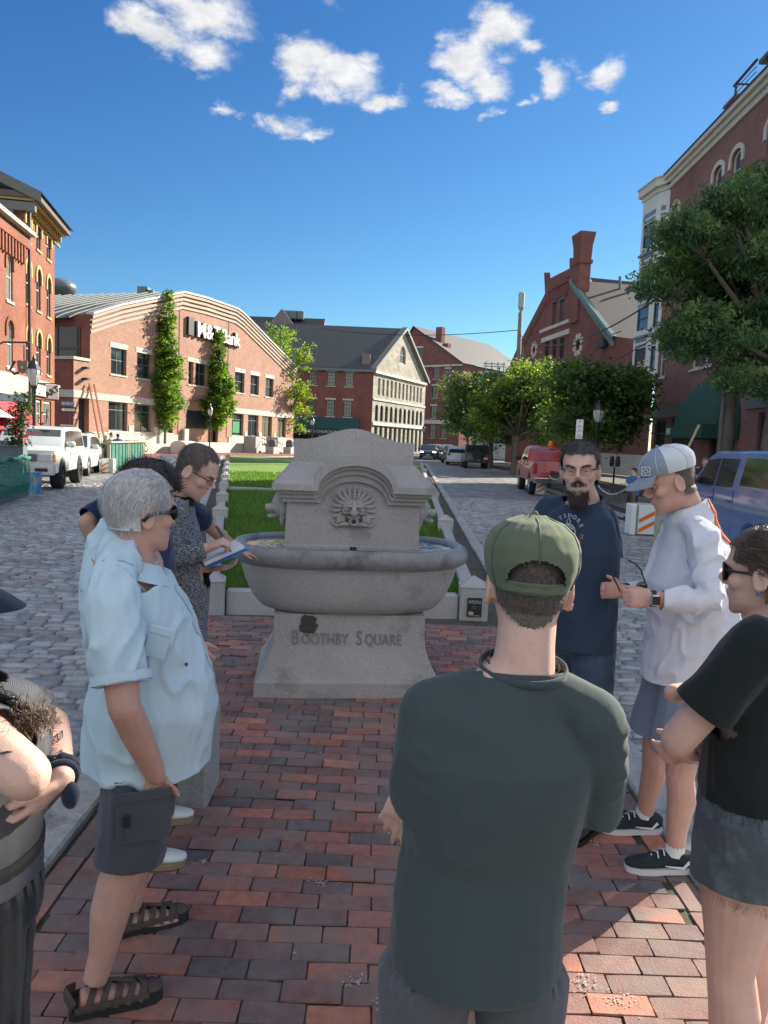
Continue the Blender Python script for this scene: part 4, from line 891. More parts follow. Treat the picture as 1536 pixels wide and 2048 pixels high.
for (x0, x1, y0, y1) in ((860, 872, 651, 690), (874, 884, 684, 705)):
 a = FF.rect(x0, y0, x1, y1); fbox(mb, FF, a[0], a[1], a[2]-2, a[3], -3.2, -2)
mb.build('chimney', B_dark, fb)
# ---- red gabled hall on the right
FG = Face(at(1021, 725, 86).to_2d(), at(1231, 673, 60).to_2d())
gh = thing('gabled_brick_hall', FG.pt(0, 0), 'dark red brick hall with steep gable, tall chimney and round windows', 'building')
og = wsz([(1021, 725), (1043, 678), (1090, 587), (1088, 545), (1100, 545), (1101, 556), (1139, 537), (1139, 516), (1151, 516), (1151, 560), (1231, 673), (1312, 684)], FG)
sR = og[-1][0]
z5 = og[5]
ro = []
def rose(px, py, rw, rh):
 a = FG.rect(px-rw, py-rh, px+rw, py+rh); return ((a[0]+a[1])/2, (a[2]+a[3])/2, (a[3]-a[2])/2)
rs = [rose(1157, 690, 7, 13), rose(1069, 700, 5, 9)]
lou = [FG.rect(1104, 605, 1112, 650), FG.rect(1119, 600, 1128, 645)]; mw = [FG.rect(1089, 684, 1098, 712), FG.rect(1104, 680, 1113, 715), FG.rect(1118, 676, 1128, 718)]
def circ(c, r, n=16): return [(c[0]+r*math.cos(2*math.pi*i/n), c[1]+r*math.sin(2*math.pi*i/n)) for i in range(n)]
gl = [FG.rect(1233, 868, 1246, 905)]
wall(FG, [(og[0][0]-.1, 0), (sR, 0)]+og[::-1], [circ(r, r[2]) for r in rs]+holes_of(lou)+holes_of(mw)+holes_of(gl), 'gable_wall', B_dark, gh, .25)
for r in mw: window(FG, r, gh, M_frd, M_glass, 1, 2, fw=.08, dep=.2)
for r in gl: window(FG, r, gh, M_frd, M_glass, 1, 2, fw=.08, dep=.2, lintel=M_stone)
for r in lou:
 m_ = MB(); k = r[2]
 while k < r[3]: m_.add([FG.pt(r[0], k, -.05), FG.pt(r[1], k, -.05), FG.pt(r[1], k+.2, -.2), FG.pt(r[0], k+.2, -.2)], [(0,1,2,3)]); k += .16
 fbox(m_, FG, r[0]-.1, r[1]+.1, r[3], r[3]+.35, -.1, .04); m_.build('louvre', PM('louvre_grey', (.12, .10, .10), .7), gh)
for r in rs:
 m_ = MB(); m_.add([FG.pt(*p, -.15) for p in circ(r, r[2])], [tuple(range(16))]); o = m_.build('round_window', M_glass, gh, fix=False)
 k_ = MB()
 for i in range(8):
  a = 2*math.pi*(i+.5)/8; e1 = Vector((math.cos(a), math.sin(a))); e2 = Vector((-e1.y, e1.x)); c = Vector((r[0], r[1])); q = [c+e1*r[2]*.9-e2*.16, c+e1*r[2]*1.75-e2*.24, c+e1*r[2]*1.75+e2*.24, c+e1*r[2]*.9+e2*.16]
  vs = [FG.pt(*p, .003) for p in q]+[FG.pt(*p, .1) for p in q]; k_.add(vs, [(4,5,6,7),(0,1,5,4),(1,2,6,5),(2,3,7,6),(3,0,4,7)])
 k_.build('radiating_stones', M_stone, o)
m_ = MB(); a = FG.sz(1083, 660); b = FG.sz(1140, 640); fbox(m_, FG, a[0], b[0], lou[0][2]-.35, lou[0][2]-.05, .003, .2); fbox(m_, FG, FG.sz(1084, 690)[0], FG.sz(1139, 670)[0], mw[1][3]+.1, mw[1][3]+.55, .003, .12); fbox(m_, FG, FG.sz(1150, 900)[0], sR, 0, 1.6, .003, .2); m_.build('stone_band', M_stone, gh)
m_ = MB()
for k in range(12):      # corbel teeth along the shoulder and raking edge
 f_ = k/11; p = Vector(og[5]).lerp(Vector(og[6]), f_); fbox(m_, FG, p.x-.12, p.x+.12, p.y-2.3, p.y-1.3, .003, .12)
for k in range(22): f_ = k/21; p = Vector(og[0]).lerp(Vector(og[2]), f_); fbox(m_, FG, p.x+.25, p.x+.55, p.y-1.2, p.y-.5, .003, .12)
fbox(m_, FG, og[5][0], og[6][0], og[5][1]-1.3, og[5][1]-.9, .003, .16); m_.build('brick_corbels', B_dark, gh)
c0 = FG.rect(1152, 471, 1166, 575); m_ = MB(); ct = c0[3]; cb = c0[2]
m_.cur = 0; fbox(m_, FG, c0[0], c0[1], cb-3, ct-2.6, -.75, .25)
def fr_(z0, z1, e0, e1):
 vs = [FG.pt(c0[0]-e0, z0, .25+e0), FG.pt(c0[1]+e0, z0, .25+e0), FG.pt(c0[1]+e0, z0, -.75-e0), FG.pt(c0[0]-e0, z0, -.75-e0), FG.pt(c0[0]-e1, z1, .25+e1), FG.pt(c0[1]+e1, z1, .25+e1), FG.pt(c0[1]+e1, z1, -.75-e1), FG.pt(c0[0]-e1, z1, -.75-e1)]
 m_.add(vs, [(0,1,5,4),(1,2,6,5),(2,3,7,6),(3,0,4,7),(4,5,6,7),(0,3,2,1)])
fr_(ct-2.6, ct-2.3, .12, .12); fr_(ct-2.29, ct-1.2, .0, .05); fr_(ct-1.2, ct-.1, .03, .2); fr_(ct-.1, ct+.05, .2, .2); m_.build('chimney', B_dark, gh)
m_ = MB(); a, b = og[9], og[10]; DGr = 26
pkz = a[1]+.2
quad(m_, FG.pt(a[0]-.6, pkz, .35), FG.pt(b[0]+.2, b[1], .35), FG.pt(b[0]+.2, b[1], -.05), FG.pt(a[0]-.6, pkz, -.05)); m_.add([FG.pt(a[0]-.6, pkz-.35, .36), FG.pt(b[0]+.2, b[1]-.35, .36), FG.pt(b[0]+.2, b[1]+.02, .36), FG.pt(a[0]-.6, pkz+.02, .36)], [(0,1,2,3)])
for k in range(34): f_ = k/33; p = Vector((a[0], a[1]-.4)).lerp(Vector((b[0], b[1]-.4)), f_); fbox(m_, FG, p.x-.09, p.x+.09, p.y-.35, p.y, .1, .34)
m_.build('copper_verge', M_copper, gh, fix=False)
m_ = MB(); rg = FG.sz(1180, 555)[1]
quad(m_, FG.pt(a[0]-.6, pkz-.1, -.04), FG.pt(b[0]+.2, b[1]-.1, -.04), FG.pt(b[0]+.2, b[1]-.1, -DGr), FG.pt(a[0]-.6, pkz-.1, -DGr)); quad(m_, FG.pt(og[0][0], og[0][1], -.2), FG.pt(og[2][0]+1.5, og[4][1]-1.2, -.2), FG.pt(og[2][0]+1.5, og[4][1]-1.2, -DGr), FG.pt(og[0][0], og[0][1], -DGr))
m_.build('slate_roof', PM('old_slates', (.055, .05, .05), .8, .25, 5, bump=.4, bs=10), gh, fix=False)
# grey hipped dormer behind
m_ = MB(); A = at(1205, 580, 72); p1 = at(1272, 576, 70)
dq = at(1205, 598, 70); dr = at(1290, 562, 70); db = at(1290, 690, 70); dl = at(1262, 668, 70)
m_.add([dq, dr, db, dl], [(0,1,2,3)]); m_.add([at(1205, 601, 69.8), at(1270, 576, 69.8), at(1285, 578, 69.8), at(1285, 568, 69.8), at(1268, 568, 69.8), at(1203, 594, 69.8), at(1205, 601, 76), at(1270, 576, 76)], [(0,1,2,3,4,5)]); m_.build('dormer', PM('grey_cladding', (.17, .19, .21), .6), gh, fix=False)
mr_ = MB(); r0 = at(1180, 555, 74); r1 = at(1290, 566, 74); mr_.add([r0, r1, at(1290, 640, 71), at(1240, 668, 71)], [(0,1,2,3)]); mr_.build('rear_roof', PM('old_slates', (.055, .05, .05)), gh, fix=False)
vp = MB()
for (pxx, y0, y1) in ((1240, 553, 580), (1268, 563, 578)): a = at(pxx, y1, 69); b = at(pxx, y0, 69); vp.tube([a, b], .13, 8)
vp.build('vent_pipe', M_seam, gh)
fl = MB(); q = FG.sz(1212, 683); fbox(fl, FG, q[0]-.5, q[0]+.5, q[1]-.5, q[1]+.1, .1, .5); fl.tube([FG.pt(q[0]-.6, q[1]+.3, .2), FG.pt(q[0]+3, q[1]+.4, .2)], .04, 5); fl.build('flood_lamp', M_frd, gh)
# ---- near right building with white corner bay
XW = 15.2
e0 = at(1340, 372, 41.0)
Yb = 30.0
while at(1536, 212, Yb).z > e0.z: Yb -= .05
e1_ = at(1536, 212, Yb)
dirv = Vector((e1_.x-e0.x, e1_.y-e0.y, 0)).normalized()
e0g = Vector((e0.x, e0.y, 0)); LB = (e0.y-20.4)/-dirv.y; eE = e0g+dirv*LB
FR = Face((e0g.x, e0g.y), (eE.x, eE.y))
rb = thing('corner_brick_building', FR.pt(0, 0), 'tall rose brick building with white corner bay windows and pale cornice on the right', 'building')
ztop = FR.sz(1340, 372)[1]; zc = ztop
def arw(px0, py0, px1, py1): return FR.rect(px0, py0, px1, py1)
w1 = FR.rect(1427, 332, 1449, 388); ww = 1.05; zt_, zb_ = w1[3], w1[2]-.35
ss = [FR.sz(1353, 400)[0], FR.sz(1437, 350)[0], FR.sz(1474, 320)[0]]; ss += [ss[2]+3.2*k for k in range(1, 5)]
fl3 = [(s-ww/2, s+ww/2, zb_, zt_) for s in ss]
zs = FR.rect(1380, 690, 1405, 738); fls = []
hh = zt_-zb_
flr = [3.35*k for k in (1, 2, 3)]
s2 = [.9, FR.sz(1391, 720)[0], FR.sz(1415, 730)[0], FR.sz(1470, 740)[0]]; s2 += [s2[3]+3.2*k for k in range(1, 5)]
z2t = FR.sz(1391, 690)[1]; z2b = FR.sz(1391, 737)[1]
fl2 = [(s-ww/2, s+ww/2, z2b, z2b+1.9) for s in s2]
zm = [(z2b+(zb_-z2b)*f) for f in (.34, .67)]
flm = [(s-ww/2, s+ww/2, z, z+1.9) for z in zm for s in s2[1:]]
g1 = [FR.rect(1303, 838, 1330, 905), FR.rect(1346, 835, 1385, 905)]
g1 = [(.5, 2.2, .6, 3.6), (3.0, 6.2, .6, 3.6), (8.0, 10.6, .2, 3.4), (12.5, 14.5, .6, 3.5), (16, 19, .6, 3.5)]; fl3, fl2, flm = [[r for r in q if r[1] < LB-.5] for q in (fl3, fl2, flm)]
wall(FR, [(0, 0), (LB, 0), (LB, ztop), (0, ztop)], holes_of(fl3, .3)+holes_of(fl2)+holes_of(flm)+holes_of(g1), 'brick_wall', B_right, rb, .2)
M_cream = PM('cream_trim', (.55, .53, .47), .6, .05); M_sky = PM('window_sky_glass', (.05, .07, .1), .03, .1, 1, spec=1.0)
for r in fl3: window(FR, r, rb, M_cream, M_sky, 1, 2, rise=.3, fw=.1, dep=.18, archm=M_cream, sill=M_cream)
for r in fl2+flm: window(FR, r, rb, M_cream, M_sky, 1, 2, fw=.1, dep=.18, sill=M_cream)
for r in g1: window(FR, r, rb, M_frd, M_glass, 1, 2, fw=.12, dep=.18, split=.75)
m_ = MB(); fbox(m_, FR, -.1, LB+.3, ztop-.22, ztop+.02, .003, .12); fbox(m_, FR, -.1, LB+.3, ztop+.021, ztop+.22, .003, .26); fbox(m_, FR, -.1, LB+.3, ztop+.221, ztop+.42, .003, .42); m_.build('cornice', M_cream, rb)
m_ = MB(); fbox(m_, FR, -.1, LB+.3, ztop+.421, ztop+.5, -8, .46); m_.build('roof_edge', M_slate, rb)
m_ = MB(); fbox(m_, FR, 3.6, 4.8, ztop+.5, ztop+2.4, -3.0, -1.2); fbox(m_, FR, 3.5, 4.9, ztop+2.41, ztop+2.53, -3.1, -1.1); m_.build('chimney', B_right, rb)
m_ = MB(); fbox(m_, FR, 9.9, 17, ztop+.51, ztop+1.5, -4, -.3); fbox(m_, FR, 9.6, 17.4, ztop+1.51, ztop+1.68, -4.3, -.1); m_.build('penthouse', PM('slate_clad', (.09, .10, .11), .7), rb)
m_ = MB()
for z_ in (.7, .9, 1.1, 1.3): m_.tube([FR.pt(8.0, ztop+z_, .1), FR.pt(9.9, ztop+z_, .1)], .02, 5)
m_.tube([FR.pt(8.0, ztop+.5, .1), FR.pt(8.0, ztop+1.5, .1)], .05, 6); m_.tube([FR.pt(7.8, ztop+1.5, .1), FR.pt(9.9, ztop+1.55, .1)], .06, 6); m_.tube([FR.pt(8.0, ztop+.5, -2.4), FR.pt(8.0, ztop+1.5, -2.4)], .05, 6); m_.tube([FR.pt(8.0, ztop+1.5, -2.4), FR.pt(8.0, ztop+1.5, .1)], .04, 6); m_.build('roof_railing', M_frd, rb)
# shop front band and green domed canopy
m_ = MB(); fbox(m_, FR, 0, 7.2, 3.65, 4.25, .003, .16); fbox(m_, FR, 11.6, LB, 3.65, 4.2, .003, .14); m_.build('shop_fascia', PM('grey_green_paint', (.10, .13, .13), .6), rb)
m_ = MB(); cs = FR.sz(1437, 850)[0]; rr_ = 2.15; nA = 12; nE = 6; vs = []; fs = []
zc_ = FR.sz(1437, 853)[1]
for i in range(nA+1):
 a = math.pi*i/nA
 for j in range(nE+1):
  b = (math.pi/2)*j/nE; vs.append(FR.pt(cs-rr_*math.cos(a)*1, zc_+rr_*1.0*math.sin(a)*math.cos(b), .02+1.5*math.sin(b)*math.sin(a)**.35))
for i in range(nA):
 for j in range(nE): k = i*(nE+1)+j; fs.append((k, k+1, k+nE+2, k+nE+1))
m_.add(vs, fs); fbox(m_, FR, cs-rr_, cs+rr_, zc_-.55, zc_-.002, .05, 1.5); cano = m_.build('domed_canopy', PM('green_canvas', (.012, .06, .05), .75), rb, smooth=35, fix=False)
text_mesh('341', .42, frame(FR.pt(cs-rr_+.45, zc_-.27, 1.515), FR.e, (0, 0, 1)), 'house_number', M_white, cano, .006)
# white bay on the corner
bl = [at(1284, 900, 42.4), at(1332, 900, 40.6)]
m_ = MB(); zb0 = at(1262, 755, 42.4).z
c0_ = FR.pt(0, 0, .0); bayA = at(1262, 755, 43.2); bayA.z = 0; bayB = at(1291, 755, 41.4); bayB.z = 0; bayC = FR.pt(.25, 0, .02)
FB1 = Face(bayA.to_2d(), bayB.to_2d()); FB2 = Face(bayB.to_2d(), bayC.to_2d())
for Fq, nm in ((FB1, 'bay_front'), (FB2, 'bay_side')):
 Lq = Fq.len; hol = []; pan = []
 zz_ = zb0+.25
 fh = (ztop-.9-zb0)/4
 for k in range(4):
  z0 = zb0+fh*k; hol.append((.22, Lq-.22, z0+.35, z0+.35+fh*.56)) if Lq > .6 else None
  if Lq > .6: pan += [(.22, Lq-.22, z0+fh*.74, z0+fh*.80), (.22, Lq-.22, z0+fh*.86, z0+fh*.97)]
 wall(Fq, [(0, zb0), (Lq, zb0), (Lq, ztop-.2), (0, ztop-.2)], holes_of(hol), nm, M_white if 0 else PM('bay_white', (.60, .61, .60), .55, .05), rb, .12)
 for r in hol: window(Fq, r, rb, M_frd, M_sky, 1, 2, fw=.05, dep=.12)
 pm = MB()
 for r in pan: fbox(pm, Fq, *r, .003, .012)
 for k in range(5): fbox(pm, Fq, -.05, Lq+.05, zb0+fh*k-.08, zb0+fh*k+.04, .003, .10) if k in (1, 2, 3) else None
 if pan: pm.build('bay_panel', PM('bay_panel_grey', (.17, .2, .23), .5), rb)
m_ = MB(); polyb = [bayA, bayB, bayC, FR.pt(0, 0, -3), Vector((bayA.x+2.6, bayA.y+1.5, 0))]
for (z0, z1, ex) in ((zb0-.25, zb0-.002, .06), (ztop-.22, ztop+.02, .10), (ztop+.021, ztop+.42, .32), (ztop+.421, ztop+.5, .4)):
 cen = sum(polyb, Vector())/5; P_ = [p+(p-cen).normalized()*ex for p in polyb]; vs = [p+Vector((0, 0, z0)) for p in P_]+[p+Vector((0, 0, z1)) for p in P_]
 m_.add(vs, [(0,1,2,3,4),(5,6,7,8,9)]+[(i, (i+1) % 5, (i+1) % 5+5, i+5) for i in range(5)])
m_.build('bay_cornice', M_cream, rb)
m_ = MB(); endp = FR.pt(0, 0, -8); m_.add([FR.pt(0, 0), endp, endp+Vector((0, 0, ztop)), FR.pt(0, ztop)], [(0,1,2,3)]); m_.add([FR.pt(LB, 0), FR.pt(LB, 0, -8), FR.pt(LB, ztop, -8), FR.pt(LB, ztop)], [(0,1,2,3)]); m_.add([FR.pt(0, ztop-.1), FR.pt(LB, ztop-.1), FR.pt(LB, ztop-.1, -8), FR.pt(0, ztop-.1, -8)], [(0,1,2,3)]); m_.build('end_wall', B_right, rb, fix=False)
# ---- left: tall brick building with yellow window hoods, and the lower one before it
Q0 = at(49, 860, 38.3); Q1 = at(109, 860, 44.6)
FT = Face((Q0.x, Q0.y), (Q1.x, Q1.y)); LT = FT.len
tb = thing('yellow_hooded_building', FT.pt(0, 0), 'tall orange brick building with yellow arched window hoods and bracketed cornice', 'building')
zT = FT.sz(52, 408)[1]
def cl(x0, x1, y0, y1): return FT.rect(x0, y0, x1, y1)
rows = [(420, 482), (523, 605), (650, 735)]
rowz = [(FT.sz(58, b)[1], FT.sz(58, a)[1]) for a, b in ((422, 483), (522, 610), (655, 738))]
sc_ = [FT.sz(x, 600)[0] for x in (56, 77, 97)]
TW = []
for (z0, z1) in rowz:
 for s in sc_: TW.append((s-.45, s+.45, z0, z1))
shop = [(.3, 1.5, .3, 3.3), (1.9, 3.4, .3, 3.3), (3.8, 5.6, .3, 3.3)]
wall(FT, [(0, 0), (LT, 0), (LT, zT), (0, zT)], holes_of(TW, .42)+holes_of(shop), 'brick_wall', B_old, tb, .2)
for r in TW: window(FT, r, tb, PM('window_sash_pale', (.42, .42, .38), .5), M_glass, 1, 2, rise=.42, fw=.07, dep=.16, archm=M_yel, sill=M_yel)
for r in shop: window(FT, r, tb, PM('shop_cream', (.4, .38, .33), .6), M_glassb, 2, 2, fw=.14, dep=.16, split=.75)
m_ = MB(); fbox(m_, FT, -.02, LT+.05, 3.5, 4.15, .003, .18); fbox(m_, FT, -.02, LT+.05, 4.16, 4.3, .003, .3); m_.build('shop_fascia', PM('shop_cream', (.4, .38, .33), .6), tb)
m_ = MB(); fbox(m_, FT, -.2, LT+.4, zT+.02, zT+.14, -2, .55); fbox(m_, FT, -.3, LT+.9, zT-.5, zT-.42, .003, .12)
for k in range(15): s = .1+(LT-.1)*k/14; fbox(m_, FT, s-.07, s+.07, zT-.36, zT+.0, .003, .36)
m_.build('yellow_cornice', M_yel, tb)
m_ = MB(); fbox(m_, FT, -.3, LT+.55, zT+.145, zT+.42, -2, .75); m_.build('eaves', PM('brown_eaves', (.10, .07, .065), .6), tb)
pr_ = Vector((-FT.n.x, -FT.n.y, 0)); FTs = Face((FT.pt(0, 0, -12)).to_2d(), FT.P.to_2d())
m_ = MB(); apx = 6.0; zA_ = zT+2.6
m_.add([FTs.pt(0, 0), FTs.pt(12, 0), FTs.pt(12, zT), FTs.pt(apx, zA_), FTs.pt(0, zT)], [(0,1,2,3,4)], uvs=[(0, 0), (12, 0), (12, zT), (apx, zA_), (0, zT)]); m_.build('gable_wall', B_dark, tb, fix=False)
m_ = MB(); m_.add([FTs.pt(12.9, zT+.45, .4), FTs.pt(apx, zA_+.75, .4), FTs.pt(apx, zA_+.2, .4), FTs.pt(12.9, zT-.05, .4), FTs.pt(12.9, zT+.45, -LT-.8), FTs.pt(apx, zA_+.75, -LT-.8), FTs.pt(apx, zA_+.2, -LT), FTs.pt(12.9, zT-.05, -LT)], [(0,1,2,3),(0,4,5,1),(3,2,6,7)]); m_.add([FTs.pt(0, zT, .4), FTs.pt(apx, zA_+.75, .4), FTs.pt(apx, zA_+.75, -LT), FTs.pt(0, zT, -LT)], [(0,1,2,3)])
fbox(m_, FTs, 0, 12.6, zT-.5, zT-.1, .003, .35)
for k in range(12): fbox(m_, FTs, k+.3, k+.6, zT-.9, zT-.5, .003, .3)
m_.build('pediment', PM('grey_eaves', (.13, .13, .125), .6), tb, fix=False)
m_ = MB(); m_.tube([FT.pt(.05, zT-.5, .25), FT.pt(.05, .5, .25)], .09, 8); m_.build('drainpipe', PM('drain_brown', (.07, .035, .03), .5), tb)
# lower building
Qa = at(-70, 850, 30.8); FLw = Face((Qa.x, Qa.y), (FT.P.x+.12, FT.P.y-.02)); LL = FLw.len
lb = thing('arcaded_brick_building', FLw.pt(LL, 0), 'lower orange brick building with corbelled brick eaves at the left edge', 'building')
zL_ = FLw.sz(47, 470)[1]
sw_ = FLw.sz(19, 560)[0]; rz = [(FLw.sz(19, 602)[1], FLw.sz(19, 506)[1]), (FLw.sz(19, 735)[1], FLw.sz(19, 640)[1])]
LW = [(s-.42, s+.42, z0, z1) for (z0, z1) in rz for s in (sw_, sw_-3.1)]
shp = [(LL-1.9, LL-.5, .2, 3.0), (LL-4.6, LL-2.4, .2, 3.0), (LL-7.6, LL-5.2, .2, 3.0)]
wall(FLw, [(0, 0), (LL, 0), (LL, zL_), (0, zL_)], holes_of(LW, .4)+holes_of(shp), 'brick_wall', B_old, lb, .2)
for r in LW: window(FLw, r, lb, PM('window_sash_pale', (.42, .42, .38), .5), M_glassb, 1, 2, rise=.4, fw=.1, dep=.14, archm=B_old, sill=M_lime)
for r in shp: window(FLw, r, lb, PM('shop_cream', (.4, .38, .33), .6), M_glass, 2, 2, fw=.12, dep=.14, split=.75)
m_ = MB()
for k in range(int(LL/.42)): s = .2+.42*k; fbox(m_, FLw, s-.09, s+.09, zL_-1.45, zL_-.6, .003, .16)
fbox(m_, FLw, 0, LL, zL_-.6, zL_-.05, .003, .2); m_.build('brick_corbels', B_old, lb)
m_ = MB(); fbox(m_, FLw, 0, LL+.05, zL_+.0, zL_+.2, -1, .5); fbox(m_, FLw, 0, LL-.1, 3.3, 4.3, .003, .12); m_.build('stone_fascia', PM('old_stone', (.36, .34, .29), .8, .2, 3), lb)
for (a, b, z0) in ((LL-5.4, LL-2.0, 3.25),(LL-1.9, LL-.2, 2.6), (LL-5.2, LL-1.2, 2.0)):
 m_ = MB(); D_ = .9 if z0 > 2.5 else 1.3
 m_.add([FLw.pt(a, z0, .1), FLw.pt(b, z0, .1), FLw.pt(b, z0-.95, D_), FLw.pt(a, z0-.95, D_), FLw.pt(a, z0-1.12, D_), FLw.pt(b, z0-1.12, D_), FLw.pt(b, z0-.95, .1), FLw.pt(a, z0-.95, .1)], [(0,1,2,3),(3,2,5,4),(1,6,2),(0,3,7)])
 m_.build('red_awning', PM('red_canvas', (.45, .02, .025), .75), lb, fix=False)
# far scaffolding behind the trees
m_ = MB()
for i in range(4):
 for j in range(2):
  a = at(970+12*i, 760, 95+3*j); m_.tube([(a.x, a.y, 0), (a.x, a.y, at(970, 723, 95).z)], .07, 5)
for z_ in (at(970, 745, 95).z, at(970, 727, 95).z):
 for j in range(2): a = at(966, 745, 95+3*j); b = at(1010, 745, 95+3*j); m_.tube([(a.x, a.y, z_), (b.x, b.y, z_)], .06, 5)
tag(m_.build('scaffold', M_frg), 'scaffold frame showing above the far street trees', 'scaffold')
m_ = MB(); a = at(968, 760, 99); b = at(1025, 760, 99); m_.bbox((a.x, 99, 0), (b.x+2, 110, at(975, 742, 99).z), .1); q = m_
fo = thing('flat_roofed_building', (a.x, 99, 0), 'pale flat roofed building mostly hidden behind the far street trees', 'building'); m_.build('wall', PM('pale_cladding', (.42, .44, .45), .7), fo)
m_ = MB()
for k in range(4): m_.box((a.x+.5+1.5*k, 98.93, 3), (a.x+1.3+1.5*k, 98.99, 5)); m_.box((a.x+.5+1.5*k, 98.93, 7), (a.x+1.3+1.5*k, 98.99, 9))
m_.build('window', M_glass, fo)
# ================================================================== shared sculpting helpers
def fuse(mb, voxel, smooth=2, fac=.5):
 """union of closed pieces as one continuous surface"""
 me = bpy.data.meshes.new('tmp'); me.from_pydata([tuple(p) for p in mb.v], [], mb.f); me.update()
 bm = bmesh.new(); bm.from_mesh(me); bmesh.ops.recalc_face_normals(bm, faces=bm.faces); bm.to_mesh(me); bm.free()
 o = bpy.data.objects.new('tmp', me); C.objects.link(o)
 md = o.modifiers.new('r', 'REMESH'); md.mode = 'VOXEL'; md.voxel_size = voxel
 if smooth: ms = o.modifiers.new('s', 'SMOOTH'); ms.iterations = smooth; ms.factor = fac
 dg = bpy.context.evaluated_depsgraph_get(); dg.update(); out_ = bpy.data.meshes.new_from_object(o.evaluated_get(dg))
 bpy.data.objects.remove(o); bpy.data.meshes.remove(me); return out_
def verts_np(me): a = np.empty(len(me.vertices)*3, 'f'); me.vertices.foreach_get('co', a); return a.reshape(-1, 3)
def set_np(me, V): me.vertices.foreach_set('co', np.asarray(V, 'f').ravel()); me.update()
def norms_np(me): a = np.empty(len(me.vertices)*3, 'f'); me.vertices.foreach_get('normal', a); return a.reshape(-1, 3)
def put(me, name, mat, parent, label=None, smooth=True):
 off = wloc(parent) if parent is not None else Vector(); me.transform(Matrix.Translation(-off))
 me.materials.clear(); me.materials.append(mat); me.name = name
 if smooth: me.polygons.foreach_set('use_smooth', [True]*len(me.polygons))
 o = bpy.data.objects.new(name, me); C.objects.link(o); o.parent = parent
 if label: o['label'] = label
 return o
# ================================================================== the granite trough fountain
FA = R(6.0); FO = Vector((-.245, 5.60, PZ))
MF = Matrix.Translation(FO) @ Matrix.Rotation(FA, 4, 'Z')
fo_ = thing('granite_fountain', FO, 'grey granite horse trough fountain with oval bowl and carved back, standing on the bricks', 'fountain')
M_gr2 = PM('fountain_granite', (.37, .345, .33), .72, .42, 150, bump=.5, bs=260, var2=.13, vs2=2.2, dirt=((.17, .15, .13), 2.6, .56, .74))
M_gr3 = PM('wet_granite', (.27, .265, .265), .38, .42, 150, bump=.35, bs=240, var2=.28, vs2=3.5, dirt=((.10, .105, .11), 3.5, .46, .66))
M_cut = PM('cut_letter_shade', (.22, .21, .205), .9)  # shade of the engraved letters is put into this darker grey
M_stain = PM('dark_stain', (.055, .045, .035), .6, .4, 30)
def rrect_loft(secs, n=6):      # sections (z, hw, hd, r)
 mb = MB(); mb.M = MF; vs = []; k = 4*(n+1)
 for (z, hw, hd, r) in secs:
  for q, (sx, sy) in enumerate(((1, 1), (-1, 1), (-1, -1), (1, -1))):
   for i in range(n+1):
    a = math.pi/2*(q+i/n); vs.append((sx*(hw-r)+r*math.cos(a), sy*(hd-r)+r*math.sin(a), z))
 fs = [(i*k+j, i*k+(j+1) % k, (i+1)*k+(j+1) % k, (i+1)*k+j) for i in range(len(secs)-1) for j in range(k)]+[tuple(range(k))[::-1], tuple(range((len(secs)-1)*k, len(secs)*k))]
 mb.add(vs, fs); return mb
secs = [(0, .665, .455, .012), (.105, .662, .452, .012), (.12, .650, .44, .012)]
for i in range(9): t = i/8; secs.append((.125+.30*t, .645-.105*math.sin(t*math.pi/2), .435-.065*math.sin(t*math.pi/2), .012))
secs += [(.56, .538, .362, .012), (.58, .538, .362, .012)]
ba = rrect_loft(secs).build('base', M_gr2, fo_, smooth=30)
fr = MF @ frame((-.02, -.369, .475), (1, 0, 0), (0, 0, 1))
def letters(txt, x, z, size): return text_mesh(txt, size, MF @ frame((x, -.374, z), (1, 0, 0), (0, 0, 1)) @ Matrix.Diagonal((.66, 1, 1, 1)), 'inscription', M_cut, ba, .004, 'LEFT', 1.05)
letters('B', -.415, .41, .150); letters('OOTHBY', -.343, .402, .118); letters('S', .045, .41, .150); letters('QUARE', .108, .402, .118)
mb = MB(); mb.M = MF; rr = random.Random(2)
pts = [(-.30+.062*math.cos(a)*(1+.25*rr.uniform(-1, 1))+.01*math.sin(a), -.3745, .505+.072*math.sin(a)*(1+.18*rr.uniform(-1, 1))) for a in np.linspace(0, 2*math.pi, 22)[:-1]]
mb.add(pts, [tuple(range(21))]); mb.build('stain', M_stain, ba)
def sup(a, hx, hy, p=2.7): c = math.cos(a); s = math.sin(a); return (hx*math.copysign(abs(c)**(2/p), c), hy*math.copysign(abs(s)**(2/p), s))
mb = MB(); mb.M = MF; n = 72
prof = [(.575, .50, .27), (.578, .60, .36), (.60, .655, .405), (.65, .70, .44), (.72, .742, .462), (.80, .775, .478), (.88, .80, .49), (.915, .808, .495), (.925, .835, .51), (.945, .868, .532), (.98, .885, .545), (1.02, .882, .543), (1.05, .86, .53), (1.062, .825, .505), (1.05, .785, .48), (1.02, .765, .465), (.96, .755, .455), (.80, .70, .42), (.72, .5, .3)]
vs = []
for (z, hx, hy) in prof:
 for k in range(n):
  a = 2*math.pi*k/n; x, y = sup(a, hx, hy); j = .004*noise.noise(Vector((x*6, y*6, z*9))); vs.append((x*(1+j), y*(1+j), z+j))
fs = [(i*n+k, i*n+(k+1) % n, (i+1)*n+(k+1) % n, (i+1)*n+k) for i in range(len(prof)-1) for k in range(n)]+[tuple(range(n))[::-1], tuple(range((len(prof)-1)*n, len(prof)*n))]
nb = 8*n
mb.add(vs, fs)
for i, f in enumerate(mb.f): mb.mi[i] = 1 if (nb <= min(f)) and i < len(mb.f)-2 else 0
mb.build('bowl', [M_gr2, M_gr3], fo_, smooth=50)
